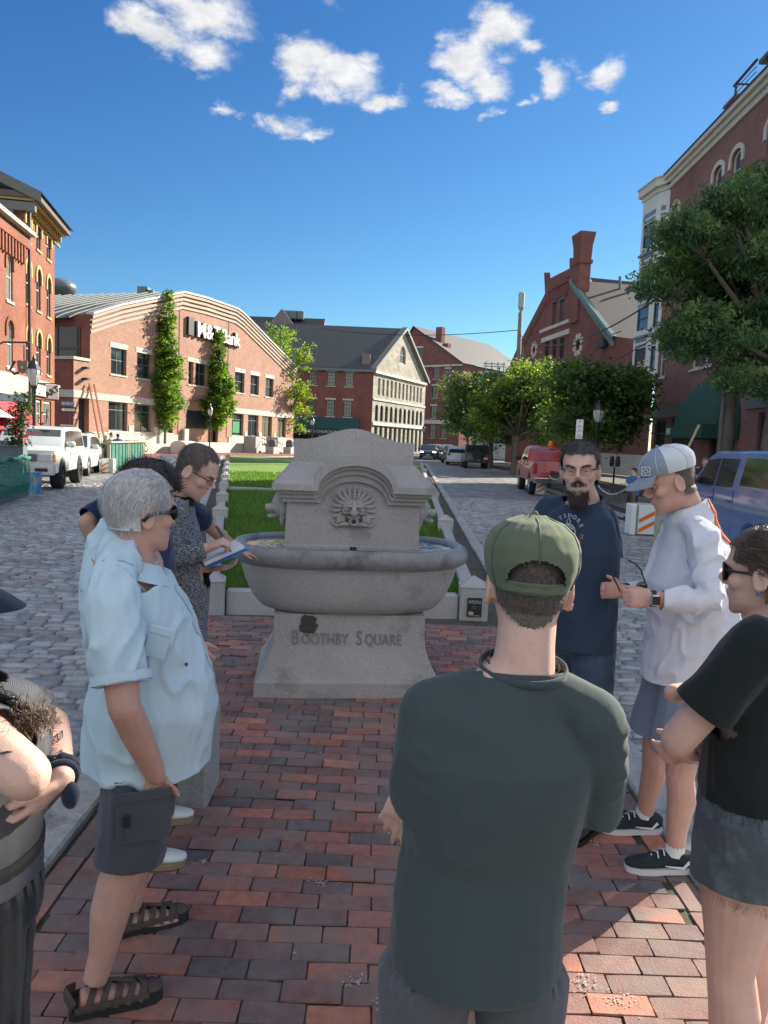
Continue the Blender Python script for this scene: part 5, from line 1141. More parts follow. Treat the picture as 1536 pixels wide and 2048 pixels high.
wm = bpy.data.materials.new('trough_water'); wm.use_nodes = True; b = wm.node_tree.nodes['Principled BSDF']; b.inputs['Base Color'].default_value = (.03, .045, .04, 1); b.inputs['Roughness'].default_value = .03; b.inputs['Specular IOR Level'].default_value = .9
nz = N(wm.node_tree, 'ShaderNodeTexNoise'); nz.inputs['Scale'].default_value = 9; g_ = N(wm.node_tree, 'ShaderNodeNewGeometry'); L(wm.node_tree, g_.outputs['Position'], nz.inputs['Vector']); bp = N(wm.node_tree, 'ShaderNodeBump'); bp.inputs['Strength'].default_value = .25; bp.inputs['Distance'].default_value = .02; L(wm.node_tree, nz.outputs['Fac'], bp.inputs['Height']); L(wm.node_tree, bp.outputs[0], b.inputs['Normal'])
mb = MB(); mb.M = MF; mb.add([(*sup(2*math.pi*k/n, .772, .470), 1.032) for k in range(n)], [tuple(range(n))]); mb.build('water', wm, fo_)
# upright block
PWd = .485; PD = .27
mb = rrect_loft([(.80, PWd+.005, PD+.01, .01), (1.055, PWd+.005, PD+.01, .01), (1.062, PWd-.002, PD, .01), (1.37, PWd-.008, PD, .01)]); blk = mb.build('upright_block', M_gr2, fo_, smooth=30)
mb = MB(); mb.M = MF; mb.box((-.25, -PD+.002, 1.3), (.25, PD-.05, 1.615)); mb.build('tympanum', M_gr2, blk)
mb = MB(); mb.M = MF; mb.box((-.018, -PD-.016, .98), (.03, -PD-.004, 1.056)); mb.build('drain_slot', M_black, blk)
# moulded cap with a raised arch over the mask
NX = 61; HW = .575; HD = .40; ZE = 1.455; AR = .265
def arch(x, r=AR, k=.70): return math.sqrt(max(0, r*r-x*x))*k if abs(x) < r else 0
xs = sorted(set([-HW+2*HW*i/(NX-1) for i in range(NX)]+[-AR, AR, -AR+.012, AR-.012]))
def band(z0f, z1f, hw, yf, yb):    # a moulding that follows the arch on the front, straight elsewhere
 m = MB(); m.M = MF; X = [x*hw/HW for x in xs]; vs = []
 for x in X: vs += [(x, yf, z0f(x)), (x, yf, z1f(x)), (x, yb, z1f(x)), (x, yb, z0f(x))]
 fs = []
 for i in range(len(X)-1):
  for k in range(4): fs.append((4*i+k, 4*i+(k+1) % 4, 4*i+4+(k+1) % 4, 4*i+4+k))
 fs += [(3, 2, 1, 0), tuple(4*(len(X)-1)+k for k in range(4))]; m.add(vs, fs); return m
cap = MB(); cap.M = MF
def addb(m, z0f, z1f, hw, yf, yb): q = band(z0f, z1f, hw, yf, yb); q2 = [MF.inverted() @ p for p in q.v]; m.add(q2, q.f)
addb(cap, lambda x: 1.368+arch(x, .235, .72)*.93, lambda x: 1.398+arch(x, .245, .72), .505, -PD-.035, PD+.03)
addb(cap, lambda x: 1.399+arch(x, .246, .72), lambda x: 1.428+arch(x, .255, .72), .525, -PD-.062, PD+.055)
addb(cap, lambda x: 1.429+arch(x, .256, .72), lambda x: ZE-.001+arch(x, .262, .71), .545, -PD-.092, PD+.08)
cap.build('mouldings', M_gr2, fo_, smooth=25)
m = MB(); m.M = MF; NY = 17; ys = [-HD+2*HD*j/(NY-1) for j in range(NY)]
CW = .445; CD = .085
def ztop(x, y):
 u = max(0, (abs(x)-CW)/(HW-CW)); v = max(0, (abs(y)-CD)/(HD-CD)); t = max(u, v); z = ZE+.045+.155*(1-t)
 a = ZE+.045+arch(x, AR+.02, .72) if abs(x) < AR+.02 and y < 0 else 0
 return max(z, a)
vs = []; k = len(xs)
for y in ys:
 for x in xs: vs.append((x, y, ztop(x, y)))
nt_ = len(vs)
for y in ys:
 for x in xs: vs.append((x, y, ZE+(arch(x, AR, .70) if y < -.05 else 0)))
fs = []
for j in range(NY-1):
 for i in range(k-1):
  a = j*k+i; fs.append((a, a+1, a+k+1, a+k)); fs.append((nt_+a, nt_+a+k, nt_+a+k+1, nt_+a+1))
for i in range(k-1):
 fs.append((i, nt_+i, nt_+i+1, i+1)); b_ = (NY-1)*k+i; fs.append((b_, b_+1, nt_+b_+1, nt_+b_))
for j in range(NY-1):
 a = j*k; fs.append((a, a+k, nt_+a+k, nt_+a)); a = j*k+k-1; fs.append((a, nt_+a, nt_+a+k, a+k))
m.add(vs, fs); m.build('cap', M_gr2, fo_, smooth=22)
# wave-topped crest
m = MB(); m.M = MF; q = []; nn2 = 40
for i in range(nn2+1):
 x = -.44+.88*i/nn2; t = abs(x)/.44; z = 1.815+.085*(.5+.5*math.cos(math.pi*min(1, t*1.18)))-.004*t; q.append((x, z))
poly = [(-.44, ZE+.19), (.44, ZE+.19)]+[(x, z) for x, z in reversed(q)]
m.prism(poly, (Vector((0, 0, 0)), Vector((1, 0, 0)), Vector((0, 0, 1)), Vector((0, 1, 0))), -CD, CD); m.build('crest', M_gr2, fo_, smooth=30)
# carved spout mask: shell fan, round eyes, open mouth, side leaves
s_ = MB(); cz = 1.305; yf = -PD
s_.ball((0, yf+.01, cz+.01), (.095, .045, .10), 20, 12)
for i in range(15):
 a = math.pi*(-.12+1.24*i/14); e = Vector((math.cos(a), 0, math.sin(a))); c0 = Vector((0, yf-.004, cz+.02))
 s_.tube([c0+e*.04, c0+e*.10+Vector((0, -.006, 0)), c0+e*.150, c0+e*.162], [.008, .014, .013, .004], 6)
for sx in (-1, 1):
 s_.tube([(sx*.055+.024*math.cos(t), yf-.045, cz+.012+.020*math.sin(t)) for t in np.linspace(0, 2*math.pi, 13)[:-1]], .0065, 6, closed=True); s_.ball((sx*.055, yf-.04, cz+.012), (.012, .014, .012), 10, 6)
 s_.tube([(sx*.012, yf-.055, cz+.045), (sx*.05, yf-.052, cz+.047), (sx*.095, yf-.028, cz+.04)], [.013, .011, .006], 6)
 for k in range(4): a = -.25-.3*k; s_.tube([(sx*.06, yf-.03, cz-.03-.008*k), (sx*(.10+.005*k), yf-.028, cz-.035-.012*k), (sx*(.135-.006*k), yf-.008, cz-.03-.022*k)], [.012, .012, .004], 6)
 s_.tube([(sx*.02, yf-.03, cz-.085), (sx*.07, yf-.02, cz-.085), (sx*.12, yf-.014, cz-.098), (sx*.165, yf-.006, cz-.07)], [.016, .018, .013, .004], 7)
 s_.tube([(sx*.01, yf-.06, cz+.02), (sx*.02, yf-.062, cz-.012)], [.012, .015], 7)
s_.tube([(0, yf-.045, cz+.09), (0, yf-.062, cz+.04), (0, yf-.075, cz-.01), (0, yf-.07, cz-.028)], [.010, .016, .022, .016], 8)
s_.tube([(.026*math.cos(t), yf-.062, cz-.063+.024*math.sin(t)) for t in np.linspace(0, 2*math.pi, 15)[:-1]], .010, 7, closed=True); s_.tube([(-.045, yf-.04, cz-.035), (0, yf-.06, cz-.034), (.045, yf-.04, cz-.035)], [.01, .014, .01], 7)
for k in range(3): s_.tube([(0, yf-.03, cz+.10+.02*k), (0, yf-.02, cz+.17)], [.014, .004], 6)
me = fuse(s_, .0032, 1); me.transform(MF); mk = put(me, 'carved_mask', M_gr2, fo_)
m = MB(); m.M = MF; m.tube([(0, yf-.05, cz-.063), (0, yf-.064, cz-.063)], .018, 12); m.build('spout_hole', M_black, mk)
# lion heads on both ends
for sx in (-1, 1):
 s_ = MB(); c = Vector((sx*(PWd+.055), -.02, 1.30)); X = Vector((sx, 0, 0))
 s_.ball(c+Vector((-sx*.02, 0, .03)), (.065, .095, .10), 16, 10); s_.ball(c+X*.05+Vector((0, 0, -.005)), (.05, .045, .035), 14, 8); s_.ball(c+X*.045+Vector((0, 0, -.065)), (.04, .036, .02), 12, 8); s_.ball(c+X*.085+Vector((0, 0, .008)), (.016, .024, .016), 10, 6)
 rr = random.Random(1)
 for k in range(34):
  a = rr.uniform(0, 6.28); r = rr.uniform(.07, .105); s_.ball(c+Vector((-sx*.035-sx*.01*rr.random()+0, math.cos(a)*r, math.sin(a)*r*1.15+.005)), (.028, .022, .03), 8, 6)
 for sy in (-1, 1): s_.ball(c+X*.035+Vector((0, sy*.035, .045)), (.018, .016, .014), 8, 6)
 s_.tube([c+X*-.06, c], [.07, .08], 10)
 me = fuse(s_, .0048, 1); me.transform(MF); put(me, 'lion_head', M_gr2, fo_)
# ================================================================== vehicles and street furniture
def paint(name, col, metal=.0): return PM(name, col, .28, .03, 1.0, coat=.6, metal=metal)
M_tyre = PM('tyre_rubber', (.018, .018, .018), .85, .2, 20); M_rimd = PM('dark_rim', (.02, .02, .02), .4); M_rims = PM('silver_rim', (.45, .45, .46), .3, metal=.8)
M_lamp = PM('headlight_glass', (.55, .56, .58), .1, .2, 20, spec=.9); M_tail = PM('tail_lamp_red', (.35, .01, .01), .2); M_amb = PM('amber_lens', (.7, .25, .03), .25)
M_plast = PM('black_plastic', (.025, .025, .027), .6); M_chrome = PM('chrome', (.6, .6, .6), .15, metal=1.0); M_plate = PM('number_plate', (.6, .62, .62), .5)
def wheel(root, x, y, r, wd, rim, sgn, spokes=5):
 m = MB(); Mx = Matrix.Translation((x, y, r)) @ Matrix.Rotation(math.pi/2, 4, 'X')
 m.lathe([(r*.62, -wd/2), (r*.93, -wd/2), (r, -wd*.36), (r, wd*.36), (r*.93, wd/2), (r*.62, wd/2)], (0, 0, 0), 28, caps=False, M=Mx)
 w_ = m.build('wheel', M_tyre, root, smooth=40)
 m = MB(); m.lathe([(0.001, -sgn*wd*.18), (r*.15, -sgn*wd*.2), (r*.2, -sgn*wd*.30)], (0, 0, 0), 12, caps=False, M=Mx); m.lathe([(r*.55, -sgn*wd*.3), (r*.63, -sgn*wd*.47)], (0, 0, 0), 24, caps=False, M=Mx); m.lathe([(.001, sgn*wd*-.02), (r*.6, sgn*wd*-.05)], (0, 0, 0), 24, caps=False, M=Mx)
 for k in range(spokes):
  a = 2*math.pi*k/spokes; e = Vector((math.cos(a), math.sin(a), 0)); z0 = -sgn*wd*.30
  m.tube([Mx @ (e*r*.12+Vector((0, 0, z0))), Mx @ (e*r*.60+Vector((0, 0, z0*1.2)))], [r*.10, r*.07], 6)
 m.build('rim', rim, w_, smooth=30)
 return w_
def car(name, label, cat, P):
 """P: outline (x forward, z) of the side from nose over the roof to the tail; drawn in a local frame and turned into place"""
 root = thing(name, (0, 0, 0), label, cat, P.get('group')); w = P['w']/2; bl = P['belt']; th = P.get('tumble', .22)
 def yy(z, e=0): return (w if z <= bl else w-(z-bl)*th)-e
 r = P['r']; zb = P['bot']; wx = P['wheels']; top = P['top']
 bot = []
 for xw in sorted(wx):
  n = 9; R_ = r*P.get('arch', 1.16)
  a0 = math.asin(max(-1, min(1, (zb-r)/R_)))
  bot += [(xw-R_*math.cos(a0+(math.pi-2*a0)*i/(n-1)), r+R_*math.sin(a0+(math.pi-2*a0)*i/(n-1))) for i in range(n)]
 out_ = [(p[0], p[1]) for p in top]; xt = out_[-1][0]; xn = out_[0][0]
 ol_ = out_+[(xt, zb+.05)]+[(xt+.03, zb)]+bot+[(xn-.03, zb)]
 def inset(poly, d):
  n = len(poly); res = []
  A = sum(poly[i][0]*poly[(i+1) % n][1]-poly[(i+1) % n][0]*poly[i][1] for i in range(n)); s = 1 if A > 0 else -1
  for i in range(n):
   a = Vector(poly[i-1]); b = Vector(poly[i]); c = Vector(poly[(i+1) % n]); t1 = (b-a); t2 = (c-b)
   t1 = t1.normalized() if t1.length > 1e-6 else Vector((1, 0)); t2 = t2.normalized() if t2.length > 1e-6 else t1
   nn_ = Vector((-t1.y-t2.y, t1.x+t2.x)); nn_ = nn_.normalized() if nn_.length > 1e-6 else Vector((-t1.y, t1.x)); res.append((b.x+nn_.x*d*s, b.y+nn_.y*d*s))
  return res
 m = MB(); lay = [(ol_, .0, inset(ol_, .045)), (ol_, .05, inset(ol_, .008)), (ol_, .13, ol_)]
 rows = []
 for sg in (1, -1):
  for (src, e, pl) in (lay if sg == 1 else lay[::-1]):
   rows.append([(x, sg*(yy(z0, e*.75)), z) for (x, z), (x0, z0) in zip(pl, src)])
 k = len(ol_); vs = [p for r_ in rows for p in r_]; fs = []
 for j in range(5):
  for i in range(k): fs.append((j*k+i, j*k+(i+1) % k, (j+1)*k+(i+1) % k, (j+1)*k+i))
 tr_ = geometry.tessellate_polygon([[Vector((p[0], p[2], 0)) for p in rows[0]]])
 fs += [tuple(t) for t in tr_]+[tuple(5*k+i for i in t[::-1]) for t in tr_]
 m.add(vs, fs); body = m.build('body', P['paint'], root, smooth=32)
 m = MB(); m.box((xt+.2, -w+.25, zb+.05), (xn-.2, w-.25, r*1.9)); m.build('underbody', M_plast, body)
 def side_panel(poly, nm, mt, par, off=.006, t=.012):
  for sg in (1, -1):
   m = MB(); vs = [(x, sg*(yy(z)+off), z) for x, z in poly]+[(x, sg*(yy(z)-t), z) for x, z in poly]; n = len(poly)
   m.add(vs, [tuple(range(n)), tuple(range(2*n-1, n-1, -1))]+[(i, (i+1) % n, (i+1) % n+n, i+n) for i in range(n)]); m.build(nm, mt, par)
 for poly in P['side_glass']: side_panel(poly, 'side_window', M_glass, root)
 for a, b, nm in P['glass']:       # windscreens between two outline points
  m = MB(); a = Vector((a[0], 0, a[1])); b = Vector((b[0], 0, b[1])); t = (b-a).normalized(); nv = Vector((-t.z, 0, t.x)); 
  if nv.z < 0: nv = -nv
  vs = []
  for o_ in (.012, -.01):
   for p in (a, b):
    for sg in (1, -1): q = p+nv*o_; vs.append((q.x, sg*(yy(p.z)-.10), q.z))
  m.add(vs, [(0,1,3,2),(4,6,7,5),(0,2,6,4),(1,5,7,3),(0,4,5,1),(2,3,7,6)]); m.build(nm, M_glass, root)
 for (lo, hi, nm, mt) in P['boxes']:
  for sg in ((1, -1) if lo[1] > 0 else (1,)):
   y0, y1 = (lo[1], hi[1]) if sg == 1 else (-hi[1], -lo[1]); m = MB(); m.bbox((lo[0], y0, lo[2]), (hi[0], y1, hi[2]), .018); m.build(nm, mt, root)
 for xw in wx:
  for sg in (1, -1): wheel(root, xw, sg*(w-P['tw']/2+P.get('wout', .0)), r, P['tw'], P['rim'], sg, P.get('spokes', 5))
 for s_ in P.get('seams', []): side_panel([(s_[0]-.006, s_[1]), (s_[0]+.006, s_[1]), (s_[0]+.006, s_[2]), (s_[0]-.006, s_[2])], 'door_seam', M_plast, body, .003, .01)
 for s_ in P.get('handles', []): side_panel([(s_[0]-.09, s_[1]), (s_[0]+.09, s_[1]), (s_[0]+.09, s_[1]+.035), (s_[0]-.09, s_[1]+.035)], 'door_handle', P.get('hm', P['paint']), body, .03, .01)
 for sg in (1, -1):
  x, z = P['mirror']; m = MB(); m.bbox((x-.08, (w+.02) if sg == 1 else (-w-.27), z), (x+.10, (w+.27) if sg == 1 else (-w-.02), z+.20), .05); m.build('mirror', P.get('mm', P['paint']), root, smooth=40)
 return root
def place(root, x, y, ang, z=0.0): root.location = (x, y, z); root.rotation_euler = (0, 0, ang); return root
# boxy white off-roader
S1 = dict(w=1.94, belt=1.22, bot=.48, r=.43, tw=.31, wheels=(1.42, -1.43), wout=.03, arch=1.14, paint=paint('white_car_paint', (.58, .60, .58)), rim=M_rimd, tumble=.16,
 top=[(2.42, .62), (2.45, .95), (2.36, 1.16), (1.25, 1.28), (.62, 1.80), (.35, 1.86), (-1.9, 1.88), (-2.28, 1.80), (-2.42, 1.15), (-2.45, .62)],
 side_glass=[[(.98, 1.26), (.55, 1.72), (.0, 1.75), (.0, 1.25)], [(-.1, 1.25), (-.1, 1.75), (-1.05, 1.75), (-1.05, 1.25)], [(-1.15, 1.25), (-1.15, 1.75), (-2.1, 1.73), (-2.2, 1.25)]],
 glass=[((1.16, 1.33), (.66, 1.76), 'windscreen'), ((-2.39, 1.28), (-2.29, 1.74), 'rear_window')],
 boxes=[((2.40, -.48, .84), (2.475, .48, 1.06), 'grille', PM('grille_grey', (.12,.13,.14), .4)), ((2.36, .52, .84), (2.485, .90, 1.07), 'headlight', M_lamp), ((2.30, .86, .84), (2.44, .975, 1.07), 'indicator_lamp', M_amb), ((2.34, -.95, .46), (2.58, .95, .74), 'bumper', PM('bumper_white', (.60,.62,.61), .4)), ((2.565, .45, .56), (2.595, .80, .66), 'fog_lamp', M_plast), ((2.57, -.22, .53), (2.60, .22, .66), 'number_plate', M_plate), ((-2.50, .80, .9), (-2.40, .96, 1.2), 'tail_light', M_tail), ((-2.2, .62, 1.89), (.2, .68, 1.95), 'roof_rail', M_plast)],
 seams=[(1.02, .6, 1.2), (-.05, .55, 1.22), (-1.1, .6, 1.22)], handles=[(.1, 1.02), (-.98, 1.02)], mirror=(.86, 1.24))
suv = car('off_road_car', 'white boxy off-road car with large black tyres facing the camera on the left', 'car', S1)
a = gp(110, 980); place(suv, -11.05, 23.9, math.atan2(-1.0, .22))
# silver crossover
S2 = dict(w=1.86, belt=1.02, bot=.30, r=.36, tw=.24, wheels=(1.36, -1.38), arch=1.12, paint=paint('silver_white_paint', (.55, .57, .56)), rim=M_rims, tumble=.28,
 top=[(2.24, .52), (2.26, .72), (2.05, .92), (1.15, 1.06), (.30, 1.58), (-.1, 1.66), (-1.5, 1.62), (-2.05, 1.42), (-2.28, 1.0), (-2.28, .5)],
 side_glass=[[(.95, 1.06), (.30, 1.48), (-.1, 1.53), (-.1, 1.06)], [(-.2, 1.06), (-.2, 1.53), (-1.05, 1.52), (-1.1, 1.08)], [(-1.2, 1.09), (-1.15, 1.50), (-1.6, 1.42), (-1.85, 1.14)]],
 glass=[((1.05, 1.12), (.36, 1.545), 'windscreen'), ((-2.24, 1.08), (-2.05, 1.40), 'rear_window')],
 boxes=[((2.16, -.50, .55), (2.275, .50, .76), 'grille', M_plast), ((1.98, .52, .68), (2.22, .90, .86), 'headlight', M_lamp), ((-2.32, .62, .85), (-2.18, .90, 1.05), 'tail_light', M_tail), ((2.27, -.24, .42), (2.29, .24, .53), 'number_plate', M_plate), ((-1.5, .58, 1.635), (.0, .63, 1.70), 'roof_rail', M_chrome)],
 seams=[(.98, .45, 1.0), (-.15, .4, 1.03), (-1.15, .6, 1.05)], handles=[(.05, .88), (-.95, .9)], mirror=(.80, 1.03), spokes=6)
cx_ = car('crossover_car', 'silver white crossover parked behind the white off-road car', 'car', S2)
place(cx_, -12.85, 30.6, math.atan2(-1.0, .22))
# pickups
def pickup(paintm, rim, cap_=False, w=1.98, r=.40):
 return dict(w=w, belt=1.28, bot=.52, r=r, tw=.27, wheels=(1.75, -1.75), arch=1.15, paint=paintm, rim=rim, tumble=.2,
 top=[(2.75, .62), (2.80, .98), (2.60, 1.22), (1.45, 1.32), (.85, 1.84), (.55, 1.92), (-.55, 1.92), (-.92, 1.80), (-1.02, 1.34), (-2.75, 1.34), (-2.80, .66)] if not cap_ else
  [(2.75, .62), (2.80, .98), (2.60, 1.22), (1.45, 1.32), (.75, 1.84), (.45, 1.92), (-.95, 1.93), (-1.08, 1.94), (-2.55, 1.93), (-2.75, 1.34), (-2.80, .66)],
 side_glass=[[(1.15, 1.34), (.70, 1.76), (.12, 1.80), (.10, 1.34)], [(.0, 1.34), (.02, 1.80), (-.80, 1.80), (-.80, 1.36)]]+([[(-1.12, 1.40), (-1.12, 1.82), (-2.45, 1.82), (-2.58, 1.42)]] if cap_ else []),
 glass=[((1.34, 1.40), (.88, 1.81), 'windscreen')]+([((-.96, 1.42), (-.925, 1.76), 'rear_window')] if not cap_ else [((-2.72, 1.42), (-2.58, 1.86), 'rear_window')]),
 boxes=[((2.72, -.7, .78), (2.83, .7, 1.15), 'grille', M_chrome), ((2.66, .66, .80), (2.82, .97, 1.14), 'headlight', M_lamp), ((-2.83, .84, .86), (-2.74, .985, 1.26), 'tail_light', M_tail), ((-2.92, -.95, .50), (-2.79, .95, .70), 'bumper', M_chrome), ((-2.94, -.18, .54), (-2.91, .18, .66), 'number_plate', M_plate), ((2.78, -.95, .48), (2.92, .95, .72), 'bumper', M_chrome)]+([((-2.70, -.82, 1.05), (-1.1, .82, 1.345), 'bed_liner', M_plast)] if not cap_ else []),
 seams=[(1.28, .6, 1.28), (.05, .6, 1.3), (-.92, .6, 1.32)], handles=[(.22, 1.12), (-.72, 1.12)], mirror=(1.05, 1.30), mm=M_plast)
Pr = pickup(paint('red_truck_paint', (.36, .018, .025)), M_rims); Pr['boxes'].append(((-.98, -.12, 1.78), (-.90, .12, 1.84), 'brake_lamp', M_tail))
rt = car('pickup_truck', 'red pickup truck parked with its tail towards the camera', 'pickup truck', Pr)
m = MB(); m.lathe([(.13, 1.93), (.13, 1.97), (.10, 1.98), (.09, 2.10), (.05, 2.14)], (-.3, 0, 0), 12); m.build('orange_beacon', PM('orange_lens', (.7, .15, .02), .3), rt, smooth=40)
b_ = gp(1045, 975); place(rt, 6.75, 31.3, R(86.5))
Pb = pickup(paint('blue_truck_paint', (.05, .13, .36), .0), M_rimd, True, w=2.02)
bt2 = car('pickup_truck', 'dark blue pickup truck with covered bed at the right edge behind the man in white', 'pickup truck', Pb)
place(bt2, 6.45, 12.3, R(83))
# black boxy jeep and the parked row, oncoming cars
Pj = dict(w=1.88, belt=1.20, bot=.45, r=.40, tw=.28, wheels=(1.25, -1.25), arch=1.15, paint=paint('black_car_paint', (.012, .013, .016)), rim=M_rimd, tumble=.08, top=[(2.0, .6), (2.0, 1.1), (.95, 1.2), (.6, 1.76), (.5, 1.84), (-1.9, 1.84), (-2.0, 1.2), (-2.02, .6)],
 side_glass=[[(.75, 1.24), (.5, 1.70), (.0, 1.72), (.0, 1.24)], [(-.1, 1.24), (-.1, 1.72), (-.9, 1.72), (-.9, 1.24)], [(-1.0, 1.24), (-1.0, 1.72), (-1.8, 1.72), (-1.85, 1.24)]], glass=[((.9, 1.26), (.62, 1.72), 'windscreen'), ((-1.99, 1.27), (-1.91, 1.74), 'rear_window')],
 boxes=[((-2.08, .72, .82), (-1.98, .9, 1.05), 'tail_light', M_tail), ((-2.05, -.8, .48), (-1.99, .8, .62), 'bumper', M_plast), ((-2.07, -.86, .75), (-2.03, -.55, .88), 'number_plate', M_plate), ((1.95, .55, .85), (2.05, .8, 1.05), 'headlight', M_lamp)], mirror=(.65, 1.24), mm=M_plast, seams=[(.8, .5, 1.2), (-.05, .5, 1.2)])
jp = car('jeep', 'black boxy jeep at the near end of the row parked along the street', 'car', Pj)
m = MB(); m.lathe([(.34, -.1), (.36, 0), (.34, .12), (.1, .13)], (0, 0, 0), 20, M=Matrix.Translation((-2.13, 0, 1.05)) @ Matrix.Rotation(-math.pi/2, 4, 'Y')); m.build('spare_wheel', M_tyre, jp, smooth=40)
a = gp(960, 934); place(jp, 7.1, 60.5, R(88))
def sedan(col, name): 
 d = dict(S2); d['paint'] = paint(name, col); d['group'] = 'cars along the far street'; return d
far = []
for i, (px, Y, ang, col, nm, lab) in enumerate([
 (915, 67.5, 86, (.50, .52, .54), 'pearl_paint', 'pale car parked directly beyond the black jeep'), (903, 75, 88, (.06, .07, .065), 'dark_green_paint', 'dark car with a lit lamp, farthest of the parked row beyond the jeep'), (893, 86, 92, (.16, .2, .24), 'slate_blue_paint', 'blue grey car parked beyond the row near the bend'),
 (856, 88, -92, (.05, .06, .075), 'charcoal_paint', 'dark saloon driving towards the camera with headlights on'), (884, 110, -95, (.45, .48, .50), 'pale_silver_paint', 'silver car following the dark saloon'), (866, 118, -88, (.30, .32, .30), 'grey_green_paint', 'grey car half hidden behind the dark saloon'),
 (899, 122, -60, (.35, .38, .42), 'pale_blue_paint', 'light blue car waiting behind the silver car')]):
 p = at(px, 890, Y); c = car('parked_car' if ang > 0 else 'oncoming_car', lab, 'car', sedan(col, nm)); place(c, p.x, Y, R(ang))
 if ang < 0 and i == 3:
  for ch in c.children:
   if ch.name.startswith('headlight'):
    lm = bpy.data.materials.get('lit_lamp')
    if lm is None:
     lm = bpy.data.materials.new('lit_lamp'); lm.use_nodes = True; bb = lm.node_tree.nodes['Principled BSDF']; bb.inputs['Emission Color'].default_value = (1, .95, .8, 1); bb.inputs['Emission Strength'].default_value = 3
    ch.data.materials[0] = lm
# ---- lamps
M_lglass = PM('lantern_glass', (.62, .60, .55), .25, .1, 5, trans=.3)
def lamp():
 t = thing('street_lamp', (0, 0, 0), 'x', 'street lamp', 'lantern topped street lamps')
 m = MB(); m.lathe([(.17, 0), (.17, .12), (.12, .16), (.11, .5), (.075, .6), (.055, .7), (.05, 2.85), (.075, 2.9), (.06, 2.96), (.09, 3.05), (.10, 3.12)], n=12); m.build('lamp_post', M_black, t, smooth=40)
 m = MB(); m.lathe([(.10, 3.13), (.19, 3.36), (.215, 3.5), (.20, 3.62)], n=8); m.build('lantern', M_lglass, t)
 m = MB(); m.lathe([(.225, 3.62), (.20, 3.66), (.12, 3.78), (.10, 3.86), (.05, 3.9), (.06, 3.95), (.01, 4.06)], n=8); m.build('lantern_cap', M_black, t)
 m = MB()
 for k in range(8): a = math.pi*2*k/8; m.tube([(.10*math.cos(a), .10*math.sin(a), 3.13), (.218*math.cos(a), .218*math.sin(a), 3.5), (.205*math.cos(a), .205*math.sin(a), 3.63)], .009, 4)
 m.build('lantern_frame', M_black, t); return t
l0 = lamp(); first = True
for (px, py, Y, lab) in ((68, 740, 23.6, 'black street lamp beside the red awning at the left'), (421, 800, 62, 'slim street lamp before the bank entrance'), (625, 832, 76, 'street lamp in front of the dark green awning'), (1199, 800, 29, 'black street lamp under the low trees on the right'), (846, 880, 96, 'far street lamp beside the stone fronted hall')):
 o = l0 if first else copy_tree(l0); first = False; p = at(px, py, Y); o.location = (p.x, Y, 0); o['label'] = lab
 if Y == 29: o.scale = (1, 1, .93)
 if Y == 62: o.scale = (1, 1, 1.06)
# ---- poles and wires
M_wood = PM('pole_wood', (.17, .14, .12), .9, .3, 8, bump=.6, bs=40, aniso=(1, 1, .15))
up = thing('utility_pole', at(1030, 930, 58).to_2d().to_3d(), 'tall far utility pole with an antenna can on top', 'utility pole'); b0 = at(1028, 925, 58); t0 = at(1041, 625, 58)
m = MB(); m.tube([(b0.x, 58, 0), (t0.x, 58, t0.z)], [.24, .15], 10); m.build('pole', M_wood, up, smooth=True)
m = MB(); t1 = at(1042, 616, 58); t2 = at(1042, 585, 58); m.lathe([(.08, -.3), (.2, -.02), (.23, 0), (.23, t2.z-t1.z-.05), (.18, t2.z-t1.z)], (t1.x, 58, t1.z), 14); m.build('antenna', PM('antenna_grey', (.35, .36, .34), .5), up, smooth=40)
m = MB(); c1 = at(1034, 900, 57.6); c2 = at(1043, 690, 57.6); m.tube([(c1.x, 57.6, 0), (c1.x, 57.6, c2.z)], .05, 6); m.box((c1.x-.05, 57.5, 5.2), (c1.x+.25, 57.7, 5.9)); m.box((c1.x-.05, 57.5, 6.3), (c1.x+.2, 57.7, 7.0)); m.build('conduit', M_seam, up)
m = MB(); a = at(1005, 836, 57.5); b = at(1076, 845, 57.5); m.tube([a, b], .05, 6); m.build('mast_arm', M_seam, up)
m = MB(); p = at(1043, 812, 57.3); m.bbox((p.x-.16, 57.1, p.z-.6), (p.x+.16, 57.4, p.z+.6), .03)
m.build('signal_head', PM('signal_grey', (.30, .32, .30), .6), up)
nb0 = at(1448, 905, 25.5)
np_ = thing('utility_pole', (nb0.x, 25.5, 0), 'thick weathered near utility pole rising into the leafy tree on the right', 'utility pole')
m = MB(); m.tube([(nb0.x, 25.5, 0), (nb0.x+.02, 25.5, 3), (nb0.x+.04, 25.5, 8)], [.26, .25, .2], 12); m.build('pole', M_wood, np_, smooth=True)
m = MB(); m.tube([(nb0.x-.25, 25.3, .3), (nb0.x-.23, 25.3, 7)], .03, 6); m.build('conduit', M_seam, np_)
def wire(name, pts, sag, rad, lab):
 m = MB(); q = []
 a, b = Vector(pts[0]), Vector(pts[1])
 for i in range(17): t = i/16; p = a.lerp(b, t); p.z -= sag*4*t*(1-t); q.append(p)
 m.tube(q, rad, 5); tag(m.build(name, M_black, fix=False), lab, 'wire')
tp = at(1037, 660, 58); wire('overhead_wire', (tp, at(640, 657, 74)), .5, .03, 'thin overhead wire running left from the far utility pole over the roofs')
wire('overhead_wire', (at(1040, 670, 58), at(1420, 520, 20)), 1.4, .03, 'thick overhead wire sagging from the far pole towards the near tree')
wire('overhead_wire', (at(1160, 745, 60), at(1420, 600, 21)), .4, .022, 'lower overhead wire crossing the face of the red gabled hall')
